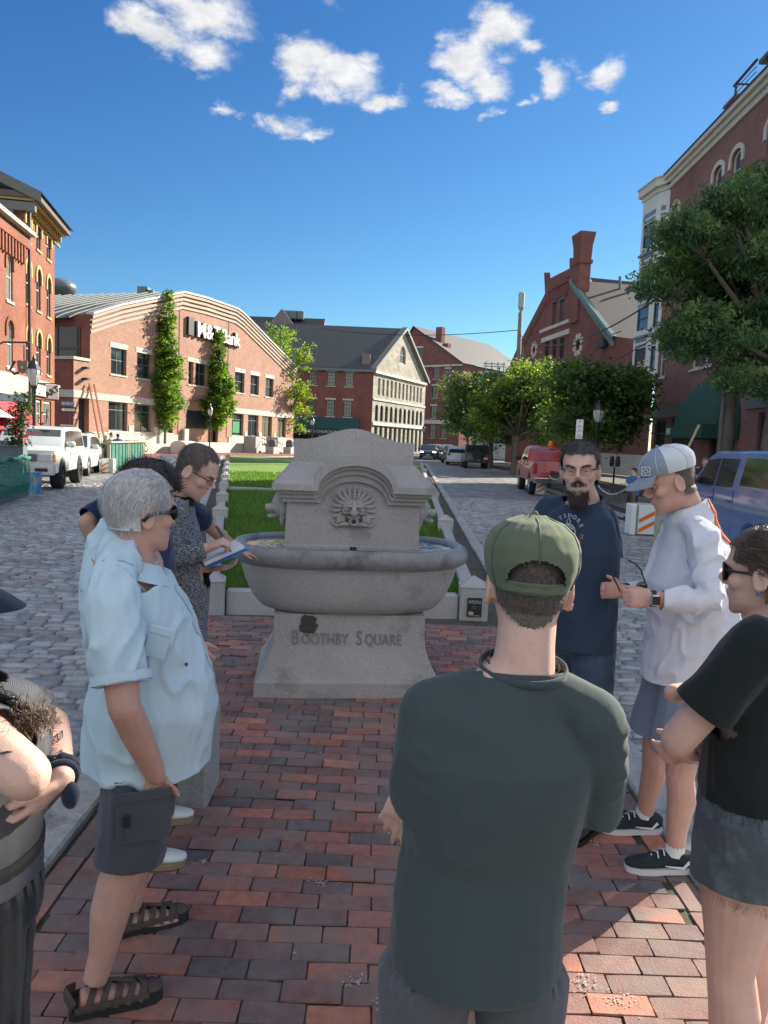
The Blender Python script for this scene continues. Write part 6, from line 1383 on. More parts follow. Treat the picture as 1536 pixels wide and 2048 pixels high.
# ---- signs
def post_sign(name, px, py0, py1, Y, wpx, mat_, lab, texts, pm=M_seam, base=True, cat='sign', dark=False):
 a = at(px, py1, Y); b = at(px, py0, Y); wd = wpx/FPX*Y; t = thing(name, (a.x, Y, 0), lab, cat)
 m = MB(); m.tube([(a.x, Y, 0), (a.x, Y, b.z)], .035, 8); m.build('post', pm, t)
 m = MB(); m.bbox((a.x-wd/2, Y-.05, a.z), (a.x+wd/2, Y-.037, b.z), .01); o = m.build('panel', mat_, t)
 for (tx, dz, size, mt) in texts: text_mesh(tx, size, frame((a.x, Y-.052, a.z+(b.z-a.z)*dz), (1, 0, 0), (0, 0, 1)), 'lettering', mt, o, .002)
 return t
M_red = PM('sign_red', (.5, .03, .03), .5); M_blue = PM('sign_blue', (.03, .16, .42), .5)
ps = post_sign('parking_sign', 1157, 839, 878, 24, 14, M_white, 'tall narrow white parking sign above the bearded man', [('P', .88, .12, M_red), ('NO\nPARKING', .66, .045, M_red), ('8AM\nTO 6PM', .42, .05, M_red), ('TOW\nZONE', .15, .06, M_red)])
a = at(122, 803, 44); 
t = thing('street_sign', (at(137, 815, 44).x, 44, 0), 'blue Silver street name sign above a black one way arrow sign', 'sign'); cxs = at(137, 815, 44).x
m = MB(); m.tube([(cxs, 44.03, 0), (cxs, 44.03, at(137, 800, 44).z)], .035, 8); m.build('post', M_black, t)
def pan(x0, y0, x1, y1, Y, mt, nm, par): 
 p = at(x0, y1, Y); q = at(x1, y0, Y); m = MB(); m.bbox((p.x, Y-.04, p.z), (q.x, Y-.02, q.z), .008); return m.build(nm, mt, par), p, q
o, p, q = pan(123, 803.5, 149, 811.5, 44, M_blue, 'name_plate', t); text_mesh('SILVER ST', .17, frame(((p.x+q.x)/2, 43.955, (p.z+q.z)/2), (1, 0, 0), (0, 0, 1)), 'lettering', M_white, o, .003)
o, p, q = pan(121, 814.5, 152, 824.5, 44, M_black, 'one_way_plate', t)
m = MB(); zc_ = (p.z+q.z)/2; hh_ = (q.z-p.z)*.36; m.add([(p.x+.03, 43.95, zc_), (p.x+.22, 43.95, zc_+hh_), (p.x+.22, 43.95, zc_+hh_*.6), (q.x-.04, 43.95, zc_+hh_*.6), (q.x-.04, 43.95, zc_-hh_*.6), (p.x+.22, 43.95, zc_-hh_*.6), (p.x+.22, 43.95, zc_-hh_)], [(0, 1, 2, 3, 4, 5, 6)]); ar = m.build('arrow', M_white, o, fix=False)
text_mesh('ONE WAY', .12, frame(((p.x+q.x)/2+.08, 43.945, zc_), (1, 0, 0), (0, 0, 1)), 'lettering', M_black, o, .002)
# ART banner, crest sign on the left
t = thing('shop_sign', at(117, 795, 40), 'white square projecting shop sign reading ART in slanted black letters', 'sign')
p = at(92, 798, 40); q = at(117, 770, 40); m = MB(); m.bbox((p.x, 39.98, p.z), (q.x, 40.02, q.z), .01); o = m.build('panel', M_white, t)
text_mesh('ART', .42, frame(((p.x+q.x)/2, 39.975, (p.z+q.z)/2), (math.cos(.55), 0, math.sin(.55)), (-math.sin(.55), 0, math.cos(.55))), 'lettering', M_black, o, .003, bold=.02)
m = MB(); m.tube([(p.x-.9, 40, q.z+.05), (q.x, 40, q.z+.05)], .03, 6); m.tube([(p.x-.9, 40, p.z-.05), (q.x, 40, p.z-.05)], .03, 6); m.build('bracket', M_black, t)
t = thing('hanging_sign', at(44, 735, 24), 'small crest shaped hanging sign on a black iron bracket at the left', 'sign')
m = MB(); pa = at(0, 688, 24); pb = at(58, 685, 24); m.tube([pa, at(6, 684, 24), pb], .03, 6); sx_ = at(48, 690, 24); m.tube([sx_, at(48, 720, 24)], .018, 5); b2 = at(20, 740, 24); m.tube([at(30, 722, 24), b2, at(28, 748, 24), at(38, 745, 24)], .04, 6); m.build('bracket', M_black, t)
m = MB(); c_ = at(45, 735, 24); poly = [(-.17, .19), (-.08, .23), (0, .2), (.08, .23), (.17, .19), (.15, .02), (.12, -.14), (0, -.2), (-.12, -.14), (-.15, .02)]
m.prism(poly, (c_, Vector((1, 0, 0)), Vector((0, 0, 1)), Vector((0, 1, 0))), -.03, .03); o = m.build('shield', PM('sign_wood', (.17, .11, .075), .6, .3, 12), t)
m = MB(); m.lathe([(.07, -.036), (.08, -.045), (.09, -.036)], (0, 0, 0), 16, caps=False, M=Matrix.Translation(c_+Vector((0, 0, .0))) @ Matrix.Rotation(-math.pi/2, 4, 'X') @ Matrix.Scale(-1, 4, (0, 0, 1))); m.ball(c_+Vector((0, -.04, 0)), (.04, .015, .05), 10, 6); m.build('emblem', PM('gilt', (.5, .36, .2), .5), o)
# ---- left outdoor dining pen: net-hung fence, post with flowers, boxes
M_teal = PM('teal_board', (.10, .17, .17), .8, .2, 10, bump=.4, bs=30); M_net = PM('green_net', (.03, .20, .15), .8, .3, 20); M_greyb = PM('grey_blue_board', (.13, .15, .17), .7, .12, 6)
A = gp(-60, 1032); B = gp(57, 992); t = thing('planter_fence', B, 'teal boarded dining fence hung with green netting at the left edge', 'fence')
FN = Face(A.to_2d(), B.to_2d()); m = MB()
for k in range(3): fbox(m, FN, 0, FN.len, .02+.13*k, .13+.13*k, -.05, 0)
fbox(m, FN, 0, FN.len, 1.0, 1.06, -.06, .02)
for s in np.arange(0, FN.len+.1, FN.len/3): fbox(m, FN, s-.05, s+.05, 0, 1.1, -.10, -.051)
m.build('boards', M_teal, t); m = MB()
for k in np.arange(0, FN.len, .11):
 m.tube([FN.pt(k, 1.0, .03), FN.pt(k+.03*math.sin(k*9), .75, .04), FN.pt(k-.02, .5, .05), FN.pt(k+.02*math.sin(k*5), .2, .04)], .009, 4)
for k in range(9): z = .98-.09*k; m.tube([FN.pt(s, z+.03*math.sin(s*4+k), .04+.01*math.sin(s*7)) for s in np.arange(0, FN.len, .15)], .009, 4)
m.tube([FN.pt(s, 1.04+.04*math.sin(s*5), .04) for s in np.arange(0, FN.len, .15)], .045, 6); m.build('netting', M_net, t)
t = thing('bar_barrier', at(40, 890, 21), 'grey blue boarded barrier behind the netted fence at the left edge', 'barrier'); m = MB(); p = at(-80, 905, 21); q = at(52, 880, 21)
m.bbox((p.x, 20.9, .2), (q.x, 21.1, 1.28), .02); m.bbox((p.x, 20.8, 1.29), (q.x, 21.2, 1.42), .02); m.box((p.x, 20.87, .7), (q.x, 20.897, .75)); m.build('boards', M_greyb, t)
t = thing('wooden_post', at(44, 900, 20.6).to_2d().to_3d(), 'tall dark wooden post with a crossbeam wrapped in red flowers at the left', 'post'); m = MB(); p = at(38, 890, 20.6); q = at(49, 800, 20.6); m.bbox((p.x, 20.5, 0), (q.x, 20.7, q.z), .01); m.build('upright', M_greyb, t)
m = MB(); pp = at(-20, 800, 20.4); qq = at(53, 790, 20.4); m.bbox((pp.x, 20.3, pp.z-.02), (qq.x, 20.48, qq.z), .02); m.build('crossbeam', PM('beam_grey', (.22, .25, .27), .7), t)
c_ = at(40, 850, 20.4); P_ = np.array([(c_.x+rnd.gauss(0, .16)+.1*math.sin(z_*3), 20.4+rnd.gauss(0, .12), z_) for z_ in [rnd.uniform(1.3, 2.75) for _ in range(900)]]); leaves_mesh('vine_leaves', P_, .09, (.03, .08, .025), .35, parent=t)
P_ = np.array([(c_.x+rnd.gauss(0, .26), 20.28+rnd.gauss(0, .12), z_) for z_ in [rnd.uniform(1.4, 2.35) for _ in range(120)]]); leaves_mesh('red_blossoms', P_, .10, (.40, .02, .04), .3, parent=t, vary=.2)
t = thing('blue_box', gp(64, 985), 'weathered blue wooden box at the corner of the netted fence', 'box'); m = MB(); b_ = gp(64, 988); m.bbox((b_.x-.14, b_.y, .0), (b_.x+.0, b_.y+.3, .60), .01); m.bbox((b_.x+.01, b_.y, 0), (b_.x+.14, b_.y+.3, .6), .01); m.build('boards', PM('peeling_blue', (.05, .24, .42), .7, .3, 8, dirt=((.3, .33, .35), 4, .5, .6)), t)
t = thing('parasol', at(-20, 840, 19), 'white parasol edge showing at the left border', 'parasol'); m = MB(); c_ = at(-62, 806, 19); m.lathe([(1.1, -.32), (1.05, -.3), (.55, .0), (.02, .3)], c_, 8, caps=False); m.build('canopy', PM('white_canvas', (.6, .6, .58), .8), t)
m = MB(); m.tube([(c_.x, 19, 0), (c_.x, 19, c_.z+.3)], .03, 8); m.build('pole', M_seam, t)
# green board pen with people behind, planter pots
Ag = gp(219, 944); Bg = gp(262, 934); FG2 = Face((Ag.x, Ag.y), (Bg.x+.15, Bg.y+1.4)); t = thing('green_fence', Ag, 'green corrugated dining pen fence beyond the parked cars', 'fence'); m = MB()
L2 = FG2.len
for k in range(int(L2/.32)): fbox(m, FG2, .32*k+.02, .32*k+.28, .05, 1.25, -.03, .0+.02*(k % 2))
m.build('green_boards', PM('green_board', (.02, .13, .095), .6, .3, 5), t); m = MB(); fbox(m, FG2, -.1, L2, 1.26, 1.33, -.15, .1); FG3 = Face((Ag.x-1.25, Ag.y+.3), (Ag.x-.02, Ag.y-.0))
for F_, s in ((FG2, 0), (FG2, L2/2), (FG2, L2-.1), (FG3, 0)): fbox(m, F_, s-.04, s+.06, 0, 1.3, -.1, .03)
fbox(m, FG3, 0, FG3.len, 1.2, 1.27, -.08, .05); fbox(m, FG3, 0, FG3.len, .1, .16, -.03, .0)
for k in range(6): s = FG3.len*k/6; m.tube([FG3.pt(s, .15, -.02), FG3.pt(min(FG3.len, s+.25), 1.2, -.02)], .012, 4); m.tube([FG3.pt(s+.2, .15, -.02), FG3.pt(s, 1.2, -.02)], .012, 4)
m.build('frame', PM('weathered_wood', (.30, .27, .20), .8, .2, 10), t)
def barrier(name, px, py, wd, dp, h, lab, stripe='left', panel_mat=None, ang=0.0, sw_=.28):
 b_ = gp(px, py); t = thing(name, b_, lab, 'barrier'); Mx = Matrix.Translation(b_) @ Matrix.Rotation(ang, 4, 'Z')
 m = MB(); m.bbox((0, 0, 0), (wd, dp, h), .03, Mx); m.build('concrete_block', panel_mat or PM('barrier_concrete', (.34, .37, .34), .8, .15, 4, bump=.3, bs=40), t)
 m = MB(); x0 = .02; m.bbox((x0, -.03, .04), (x0+sw_, -.004, h-.02), .004, Mx); o = m.build('striped_panel', M_white, t)
 k = 0; z = .04; st = (h-.1)/3.2
 for k in range(3):
  z0 = .06+k*st*1.15; q = [(x0+.01, z0+.0), (x0+sw_-.01, z0+sw_*.55), (x0+sw_-.01, min(h-.03, z0+sw_*.55+st*.5)), (x0+.01, min(h-.03, z0+st*.5))]
  if q[1][1] > h-.05: break
  m = MB(); m.add([Mx @ Vector((a, -.034, b)) for a, b in q], [(0, 1, 2, 3)]); m.build('orange_stripe', PM('safety_orange', (.75, .17, .03), .5), o, fix=False)
 return t
barrier('traffic_barrier', 202, 946, .5, .4, .62, 'orange and white striped barrier beyond the silver crossover', sw_=.30)
barrier('traffic_barrier', 1071, 990, 1.3, .5, .62, 'small striped barrier standing left of the bearded man behind the red truck', sw_=.32)
b3 = barrier('traffic_barrier', 1272, 1071, 1.3, .45, .70, 'near concrete barrier with orange and white stripes behind the man in the white shirt', sw_=.36)
bq = gp(1272, 1071); m = MB(); m.bbox((bq.x-.14, bq.y-.02, 0), (bq.x-.02, bq.y+.4, .69), .02); m.build('white_end', M_white, b3)
t = thing('flower_pot', gp(206, 940)+Vector((.0, 1.0, 0)), 'dark pot of red flowers and grass by the dining pen', 'flower pot'); c_ = gp(206, 938)+Vector((0, .9, 0)); m = MB(); m.lathe([(.22, 0), (.28, .75), (.3, .9)], c_, 14); m.build('pot', M_plast, t, smooth=40)
P_ = np.array([(c_.x+rnd.gauss(0, .22), c_.y+rnd.gauss(0, .2), c_.z+rnd.uniform(.85, 1.35)) for _ in range(300)]); leaves_mesh('leaves', P_, .14, (.04, .12, .03), .4, parent=t, droop=-.8, aspect=.2)
P_ = np.array([(c_.x+rnd.gauss(0, .2), c_.y+rnd.gauss(0, .15)-.1, c_.z+rnd.uniform(.85, 1.1)) for _ in range(50)]); leaves_mesh('red_petals', P_, .09, (.4, .02, .03), .3, parent=t)
t = thing('green_shrub', gp(268, 925), 'dark green shrub in a pale tub at the end of the dining pen', 'shrub'); c_ = gp(268, 924); m = MB(); m.lathe([(.3, 0), (.36, .55)], c_, 12); m.build('tub', M_greyb, t); P_ = np.array([(c_.x+rnd.gauss(0, .35), c_.y+rnd.gauss(0, .3), c_.z+rnd.uniform(.5, 1.25)) for _ in range(900)]); leaves_mesh('foliage', P_, .13, (.02, .09, .04), .35, parent=t)
# ---- right dining fence: posts, lattice panel, ropes
A = gp(1091, 990); B = gp(1262, 1057); FD = Face((A.x, A.y), (B.x, B.y)); t = thing('dining_fence', A, 'rusty posted iron lattice fence with ropes behind the bearded man', 'fence'); LD = FD.len
M_rust = PM('rusty_brown', (.14, .075, .05), .8, .3, 12)
for k in range(4):
 s = LD*k/3; m = MB(); fbox(m, FD, s-.04, s+.04, 0, 1.12, -.04, .04); m.build('fence_post', M_rust, t)
m = MB()
for k in range(3):
 a, b = LD*k/3+.06, LD*(k+1)/3-.06; fbox(m, FD, a, b, .95, .99, -.012, .012); fbox(m, FD, a, b, .30, .34, -.012, .012); fbox(m, FD, a, b, .12, .18, -.02, .02)
 n = int((b-a)/.11)
 for j in range(n):
  s = a+(b-a)*j/n; m.tube([FD.pt(s, .33, 0), FD.pt(s, .96, 0)], .010, 4); m.tube([FD.pt(s, .45, 0), FD.pt(s+.055, .36, 0), FD.pt(s+.11, .45, 0)], .010, 4); m.tube([FD.pt(s+.055+.035*math.cos(q), .88+.05*math.sin(q), 0) for q in np.linspace(0, 6.28, 9)[:-1]], .009, 4, closed=True)
m.build('iron_lattice', PM('black_iron', (.03, .032, .035), .6), t)
m = MB()
for k in range(3):
 a, b = LD*k/3, LD*(k+1)/3; m.tube([FD.pt(a+(b-a)*u, 1.08-.38*4*u*(1-u), .07) for u in np.linspace(0, 1, 13)], .018, 6)
m.build('rope', PM('pale_rope', (.5, .47, .42), .9), t)
# parking meters, leaning pole
p = at(1231, 905, 33); t = thing('parking_meter', (p.x, 33, 0), 'double headed parking meter before the red gabled hall', 'parking meter'); m = MB(); m.tube([(p.x, 33, 0), (p.x, 33, 1.15)], .04, 8); m.build('post', M_black, t)
for sx in (-.13, .13):
 m = MB(); m.bbox((p.x+sx-.10, 32.92, 1.15), (p.x+sx+.10, 33.08, 1.5), .05); m.lathe([(.10, 0), (.09, .08), (.02, .12)], (p.x+sx, 33, 1.5), 12); m.build('meter_head', M_plast, t, smooth=40)
m = MB(); m.tube([at(1374, 900, 15.2), at(1398, 850, 15.0)], .025, 8); m.tube([(at(1374, 900, 15.2).x-.45, 15.4, .05), at(1374, 900, 15.2)], .025, 8); tag(m.build('wooden_pole', PM('pale_wood', (.5, .38, .2), .6)), 'pale wooden pole leaning up behind the white trucker cap', 'pole')
# pavement strips on the right
def strip(nm, pts, z, mt): return sheet(nm, pts, z, mt)
FRk = [(10.8, 24), (12.2, 24), (13.2, 60), (11.2, 60)]
mb = MB(); mb.prism([(10.9, 13), (15.3, 13), (14.6, 60), (11.3, 60), (9.2, 66), (9.0, 60), (10.6, 42)], (Vector((0, 0, 0)), Vector((1, 0, 0)), Vector((0, 1, 0)), Vector((0, 0, 1))), -.03, .12) ; tag(mb.build('pavement', M_side), kind='structure')
m = MB()
for k in range(9): yy_ = 65.2; x0 = lawn_left(62)-1+1.35*k; m.add([(x0, 64, .006), (x0+.6, 64, .006), (x0+.6, 67, .006), (x0, 67, .006)], [(0, 1, 2, 3)])
tag(m.build('crosswalk_marking', PM('road_paint', (.6, .6, .58), .7, .2, 3)), kind='structure')
# motorcycle and rider far off by the hall
# ================================================================== people
HZ = np.array([0, .010, .028, .050, .075, .100, .120, .138, .160, .185, .208, .226, .238])
HW_ = np.array([.020, .038, .052, .059, .065, .069, .071, .073, .0755, .074, .064, .043, .010])
HF = np.array([.076, .087, .090, .090, .088, .085, .081, .088, .088, .078, .058, .034, .008])
HB = np.array([.020, .035, .050, .068, .082, .092, .098, .102, .104, .100, .084, .056, .012])
class Head:
 def __init__(s, c, az, pitch=0, roll=0, k=1.0):
  az = R(az); pitch = R(pitch); s.f = Vector((math.sin(az)*math.cos(pitch), math.cos(az)*math.cos(pitch), math.sin(pitch)))
  s.r = Vector((math.cos(az), -math.sin(az), 0)); s.u = s.r.cross(s.f)
  if roll: q = Matrix.Rotation(R(roll), 3, s.f); s.r = q @ s.r; s.u = q @ s.u
  s.c = Vector(c); s.k = k
 def p(s, x, y, z): return s.c+(s.r*x+s.f*y+s.u*(z-.12))*s.k
 def surf(s, phi, z, off=0.0):
  w = np.interp(z, HZ, HW_)+off; f = np.interp(z, HZ, HF)+off; b = np.interp(z, HZ, HB)+off
  c_ = math.cos(phi); s_ = math.sin(phi); e = 2/2.25
  y = (f if c_ > 0 else -b)*abs(c_)**e; x = math.copysign(w*abs(s_)**e, s_)
  zz = z+(off if z > .15 else 0)*((z-.15)/.088 if z > .15 else 0)
  return s.p(x, y, zz)
 def hs(s, phi, z, off=0.0):
  if z < .07 and math.cos(phi) < .1: return s.surf(phi, .07, off+.006)-s.u*((.07-z)*s.k)
  return s.surf(phi, z, off)
 def loc(s, q): d = (q-s.c)/s.k; return (d.dot(s.r), d.dot(s.f), d.dot(s.u)+.12)
def add_head(mb, H, neck0, nr=.060, ears=True, chin=0.0):
 mb.nz = neck0.z
 n = 20; vs = []
 for z in HZ:
  for i in range(n): vs.append(H.surf(2*math.pi*i/n, z))
 k = len(HZ); fs = [(i*n+j, i*n+(j+1) % n, (i+1)*n+(j+1) % n, (i+1)*n+j) for i in range(k-1) for j in range(n)]+[tuple(range(n))[::-1], tuple(range((k-1)*n, k*n))]
 mb.add(vs, fs); K = H.k; P = H.p
 mb.tube([P(0, .086, .134), P(0, .099, .112), P(0, .111, .092)], [.008*K, .010*K, .0125*K], 8)
 for sg in (-1, 1):
  mb.ball(P(sg*.013, .099, .087), .0085*K, 8, 6); mb.ball(P(sg*.042, .058, .094), .026*K, 10, 8)
  mb.tube([P(0, .088, .140), P(sg*.028, .085, .143), P(sg*.052, .066, .138)], [.009*K, .010*K, .007*K], 7)
  if ears:
   e = [P(sg*(.071+.006*math.sin(t)*0+.012), -.006-.017*math.cos(t)-.004, .105+.030*math.sin(t)) for t in np.linspace(0, 2*math.pi, 11)[:-1]]
   mb.tube(e, .0058*K, 6, closed=True); mb.ball(P(sg*.079, -.006, .106), 1, 8, 6, M=Matrix(((H.r.x, H.f.x, H.u.x), (H.r.y, H.f.y, H.u.y), (H.r.z, H.f.z, H.u.z))).to_4x4() @ Matrix.Diagonal((.0055*K, .019*K, .028*K, 1))); mb.ball(P(sg*.078, -.001, .078), .0075*K, 8, 6)
 mb.tube([P(-.023, .082, .059), P(0, .093, .062), P(.023, .082, .059)], [.004*K, .0065*K, .004*K], 7); mb.tube([P(-.020, .081, .051), P(0, .091, .050), P(.020, .081, .051)], [.004*K, .007*K, .004*K], 7)
 mb.ball(P(0, .073+chin*.3, .014), .019*K, 10, 8)
 mb.tube([neck0-Vector((0, 0, .04)), neck0, neck0.lerp(P(0, -.028, .055), .5), P(0, -.022, .06), P(0, -.01, .09)], [(nr*1.25, nr*1.15), (nr*1.05, nr*1.05), (nr*.97, nr), (nr*.97, nr), (nr*.8, nr*.8)], 16, up=H.f)
def hand(mb, W, D, Nm, T, curl=(.3, .35, .4, .45), L=1.0, spread=.0, thumb=(.8, .2), point=None):
 """W wrist, D direction, Nm the way the palm faces, T towards the thumb"""
 W = Vector(W); D = Vector(D).normalized(); Nm = Vector(Nm); Nm = (Nm-D*Nm.dot(D)).normalized(); T = Vector(T); T = (T-D*T.dot(D)-Nm*T.dot(Nm)).normalized()
 mb.tube([W-D*.02, W+D*.015, W+D*.05*L, W+D*.085*L], [(.026, .019), (.030, .019), (.040, .0165), (.040, .013)], 12, up=Nm)
 for i, (o_, ln) in enumerate(((.030, .071), (.0105, .079), (-.0095, .074), (-.028, .058))):
  b = W+D*.082*L+T*o_; d = (D+T*spread*(1.5-i)*.3).normalized(); c = curl[i]; pts = [b-d*.015, b]; rd = [.0095, .0095]; a = 0
  for j, f_ in enumerate((.45, .31, .24)):
   a += c*(1.0 if j == 0 else 1.15); q = d*math.cos(a)+Nm*math.sin(a); pts.append(pts[-1]+q*ln*f_*L); rd.append((.0088, .0080, .0062)[j])
  mb.tube(pts, rd, 8)
 b = W+D*.022*L+T*.026; d1 = (T*thumb[0]+D*(1-thumb[0]*.3)+Nm*thumb[1]).normalized(); d2 = (d1*.6+D*.6+Nm*thumb[1]).normalized()
 mb.tube([b-d1*.012, b+d1*.030, b+d1*.030+d2*.032, b+d1*.030+d2*.056], [.014, .0115, .0095, .0075], 8)
def limb(mb, a, b, r0, r1, mid=None, bulge=1.0, n=12, up=None, ext=0.0):
 a = Vector(a); b = Vector(b); mb.ball(a, r0*.97, 12, 8); mb.ball(b, r1*.98, 12, 8); mb.tube([a, a.lerp(b, .3), a.lerp(b, .65), b+(b-a).normalized()*ext], [r0, (r0*.7+r1*.3)*bulge, (r0*.35+r1*.65)*(1+(bulge-1)*.5), r1], n, up=up)
def cut_mesh(me, cuts):
 bm = bmesh.new(); bm.from_mesh(me)
 for (co, no, rad) in cuts:
  co = Vector(co); no = Vector(no).normalized(); fs = [f for f in bm.faces if (f.calc_center_median()-co).length < rad]
  ge = set(fs); [ge.update(f.edges) or ge.update(f.verts) for f in fs]
  bmesh.ops.bisect_plane(bm, geom=list(ge), plane_co=co, plane_no=no, clear_outer=True, dist=1e-5)
 bm.to_mesh(me); bm.free(); me.update()
def solidify(me, t):
 o = bpy.data.objects.new('tmp', me); C.objects.link(o); md = o.modifiers.new('s', 'SOLIDIFY'); md.thickness = t; md.offset = -1
 dg = bpy.context.evaluated_depsgraph_get(); dg.update(); r = bpy.data.meshes.new_from_object(o.evaluated_get(dg)); bpy.data.objects.remove(o); bpy.data.meshes.remove(me); return r
def wrinkle(me, amp=.005, axis=(0, 0, 1), fa=14, fl=3.5, folds=(), seed=0, fine=.0012, mask=None):
 V = verts_np(me); Nn = norms_np(me); ax = Vector(axis).normalized(); e1 = ax.orthogonal().normalized(); e2 = ax.cross(e1)
 B = np.array([e1[:], e2[:], ax[:]]); Q = V @ B.T; out_ = np.zeros(len(V))
 for i in range(len(V)):
  q = Q[i]; w_ = noise.noise(Vector((q[0]*3+seed, q[1]*3, q[2]*3)))
  a = noise.noise(Vector((q[0]*fa+w_*1.4, q[1]*fa+w_*1.4+seed, q[2]*fl))); b = noise.noise(Vector((q[0]*fa*2.3+7, q[1]*fa*2.3+w_, q[2]*fl*2.3+seed)))
  out_[i] = amp*(.55-min(1, abs(a)*3.0)**.7)*(.5+2.2*abs(w_))+fine*b*2.5
 if mask is not None: out_ *= mask(V)
 for (a, b, w_, am) in folds:
  a = np.array(a[:]); b = np.array(b[:]); d = b-a; L2_ = (d@d); t = np.clip(((V-a)@d)/L2_, 0, 1); ds = np.linalg.norm(V-(a+t[:, None]*d), axis=1); out_ += am*np.exp(-(ds/w_)**2)*np.clip(np.sin(np.pi*(t*.9+.05)), 0, 1)
 set_np(me, V+Nn*out_[:, None])
def dents(me, lst):
 V = verts_np(me)
 for (c, d, s_) in lst:
  c = np.array(c[:]); w_ = np.exp(-((V-c)**2).sum(1)/(s_*s_)); V = V+w_[:, None]*np.array(d[:])
 set_np(me, V)
def skin_mat(name, col, red=(.55, .16, .11)):
 m = PM(name, col, .48, .10, 14, bump=.12, bs=260, spec=.4, sss=.12, dirt=(red, 9.0, .60, .95)); return m
def hair_mesh(par, H, name, mat_, line, n=2600, ln=.05, comb=None, off=.006, cap_off=.004, wd=.0011, jitter=.25, seed=1, curl=0.0, zmin=.03, lift=.0, cap=True):
 """line(phi) gives the lowest height with hair; comb(x,y,z) the direction strands lie in, in head axes"""
 rr = random.Random(seed)
 if cap:
  m = MB(); nphi = 72; nz = 40; vs = []; keep = {}
  for i in range(nphi):
   phi = 2*math.pi*i/nphi
   for j in range(nz): z = zmin+(.2385-zmin)*(j/(nz-1)); vs.append(H.hs(phi, z, cap_off*(1+.15*noise.noise(Vector((phi*3, z*60, seed))))))
  fs = []
  for i in range(nphi):
   for j in range(nz-1):
    z = zmin+(.2385-zmin)*((j+.5)/(nz-1)); phi = 2*math.pi*(i+.5)/nphi
    if z > line(phi)+.003*noise.noise(Vector((phi*6, z*40, 2)))*2: a = i*nz+j; b = ((i+1) % nphi)*nz+j; fs.append((a, b, b+1, a+1))
  m.add(vs, fs, col=(.9, .9, .9)); ob = m.build(name, mat_, par, smooth=True, fix=False)
 V = []; Fq = []; T = []
 k = 0
 while k < n:
  phi = rr.uniform(0, 2*math.pi); z = .238-(.238-zmin)*rr.random()**.8
  if z < line(phi)+rr.uniform(-.002, .004): 
   n -= 0; k += .2; continue
  k += 1
  p = H.hs(phi, z, cap_off*.7); x, y, zz = H.loc(p); d = comb(x, y, zz) if comb else Vector((0, -.3, -1))
  d = H.r*d[0]+H.f*d[1]+H.u*d[2]; d = (d+Vector((rr.gauss(0, jitter), rr.gauss(0, jitter), rr.gauss(0, jitter)))).normalized(); pts = [p]; l = ln*rr.uniform(.6, 1.25); c0 = H.p(0, -.008, .13)
  for j in range(4):
   q = pts[-1]; nrm = (q-c0).normalized(); t = d-nrm*d.dot(nrm)*(1-lift); t = t.normalized() if t.length > 1e-4 else d
   if curl: t = (t+Vector((rr.gauss(0, curl), rr.gauss(0, curl), rr.gauss(0, curl)))).normalized()
   pts.append(q+t*l/4+nrm*(.0012+off*.25))
  nrm = (p-c0).normalized(); sd = (pts[-1]-pts[0]).cross(nrm); sd = sd.normalized() if sd.length > 1e-6 else H.r
  b0 = len(V); tn = rr.uniform(.65, 1.3)
  for j, q in enumerate(pts): w_ = wd*(1-.75*j/4); V += [q-sd*w_, q+sd*w_]; T += [(tn,)*3]*2
  for j in range(4): Fq.append((b0+2*j, b0+2*j+1, b0+2*j+3, b0+2*j+2))
 o = np_mesh(name+'_strands', [tuple(v) for v in V], Fq, mat_, parent=(ob if cap else par), tone=np.array(T, 'f'), smooth=True)
 return ob if cap else o
def hair_mat(name, col):
 return PM(name, col, .42, .25, 60, tone=True, spec=.5, bump=.6, bs=180)
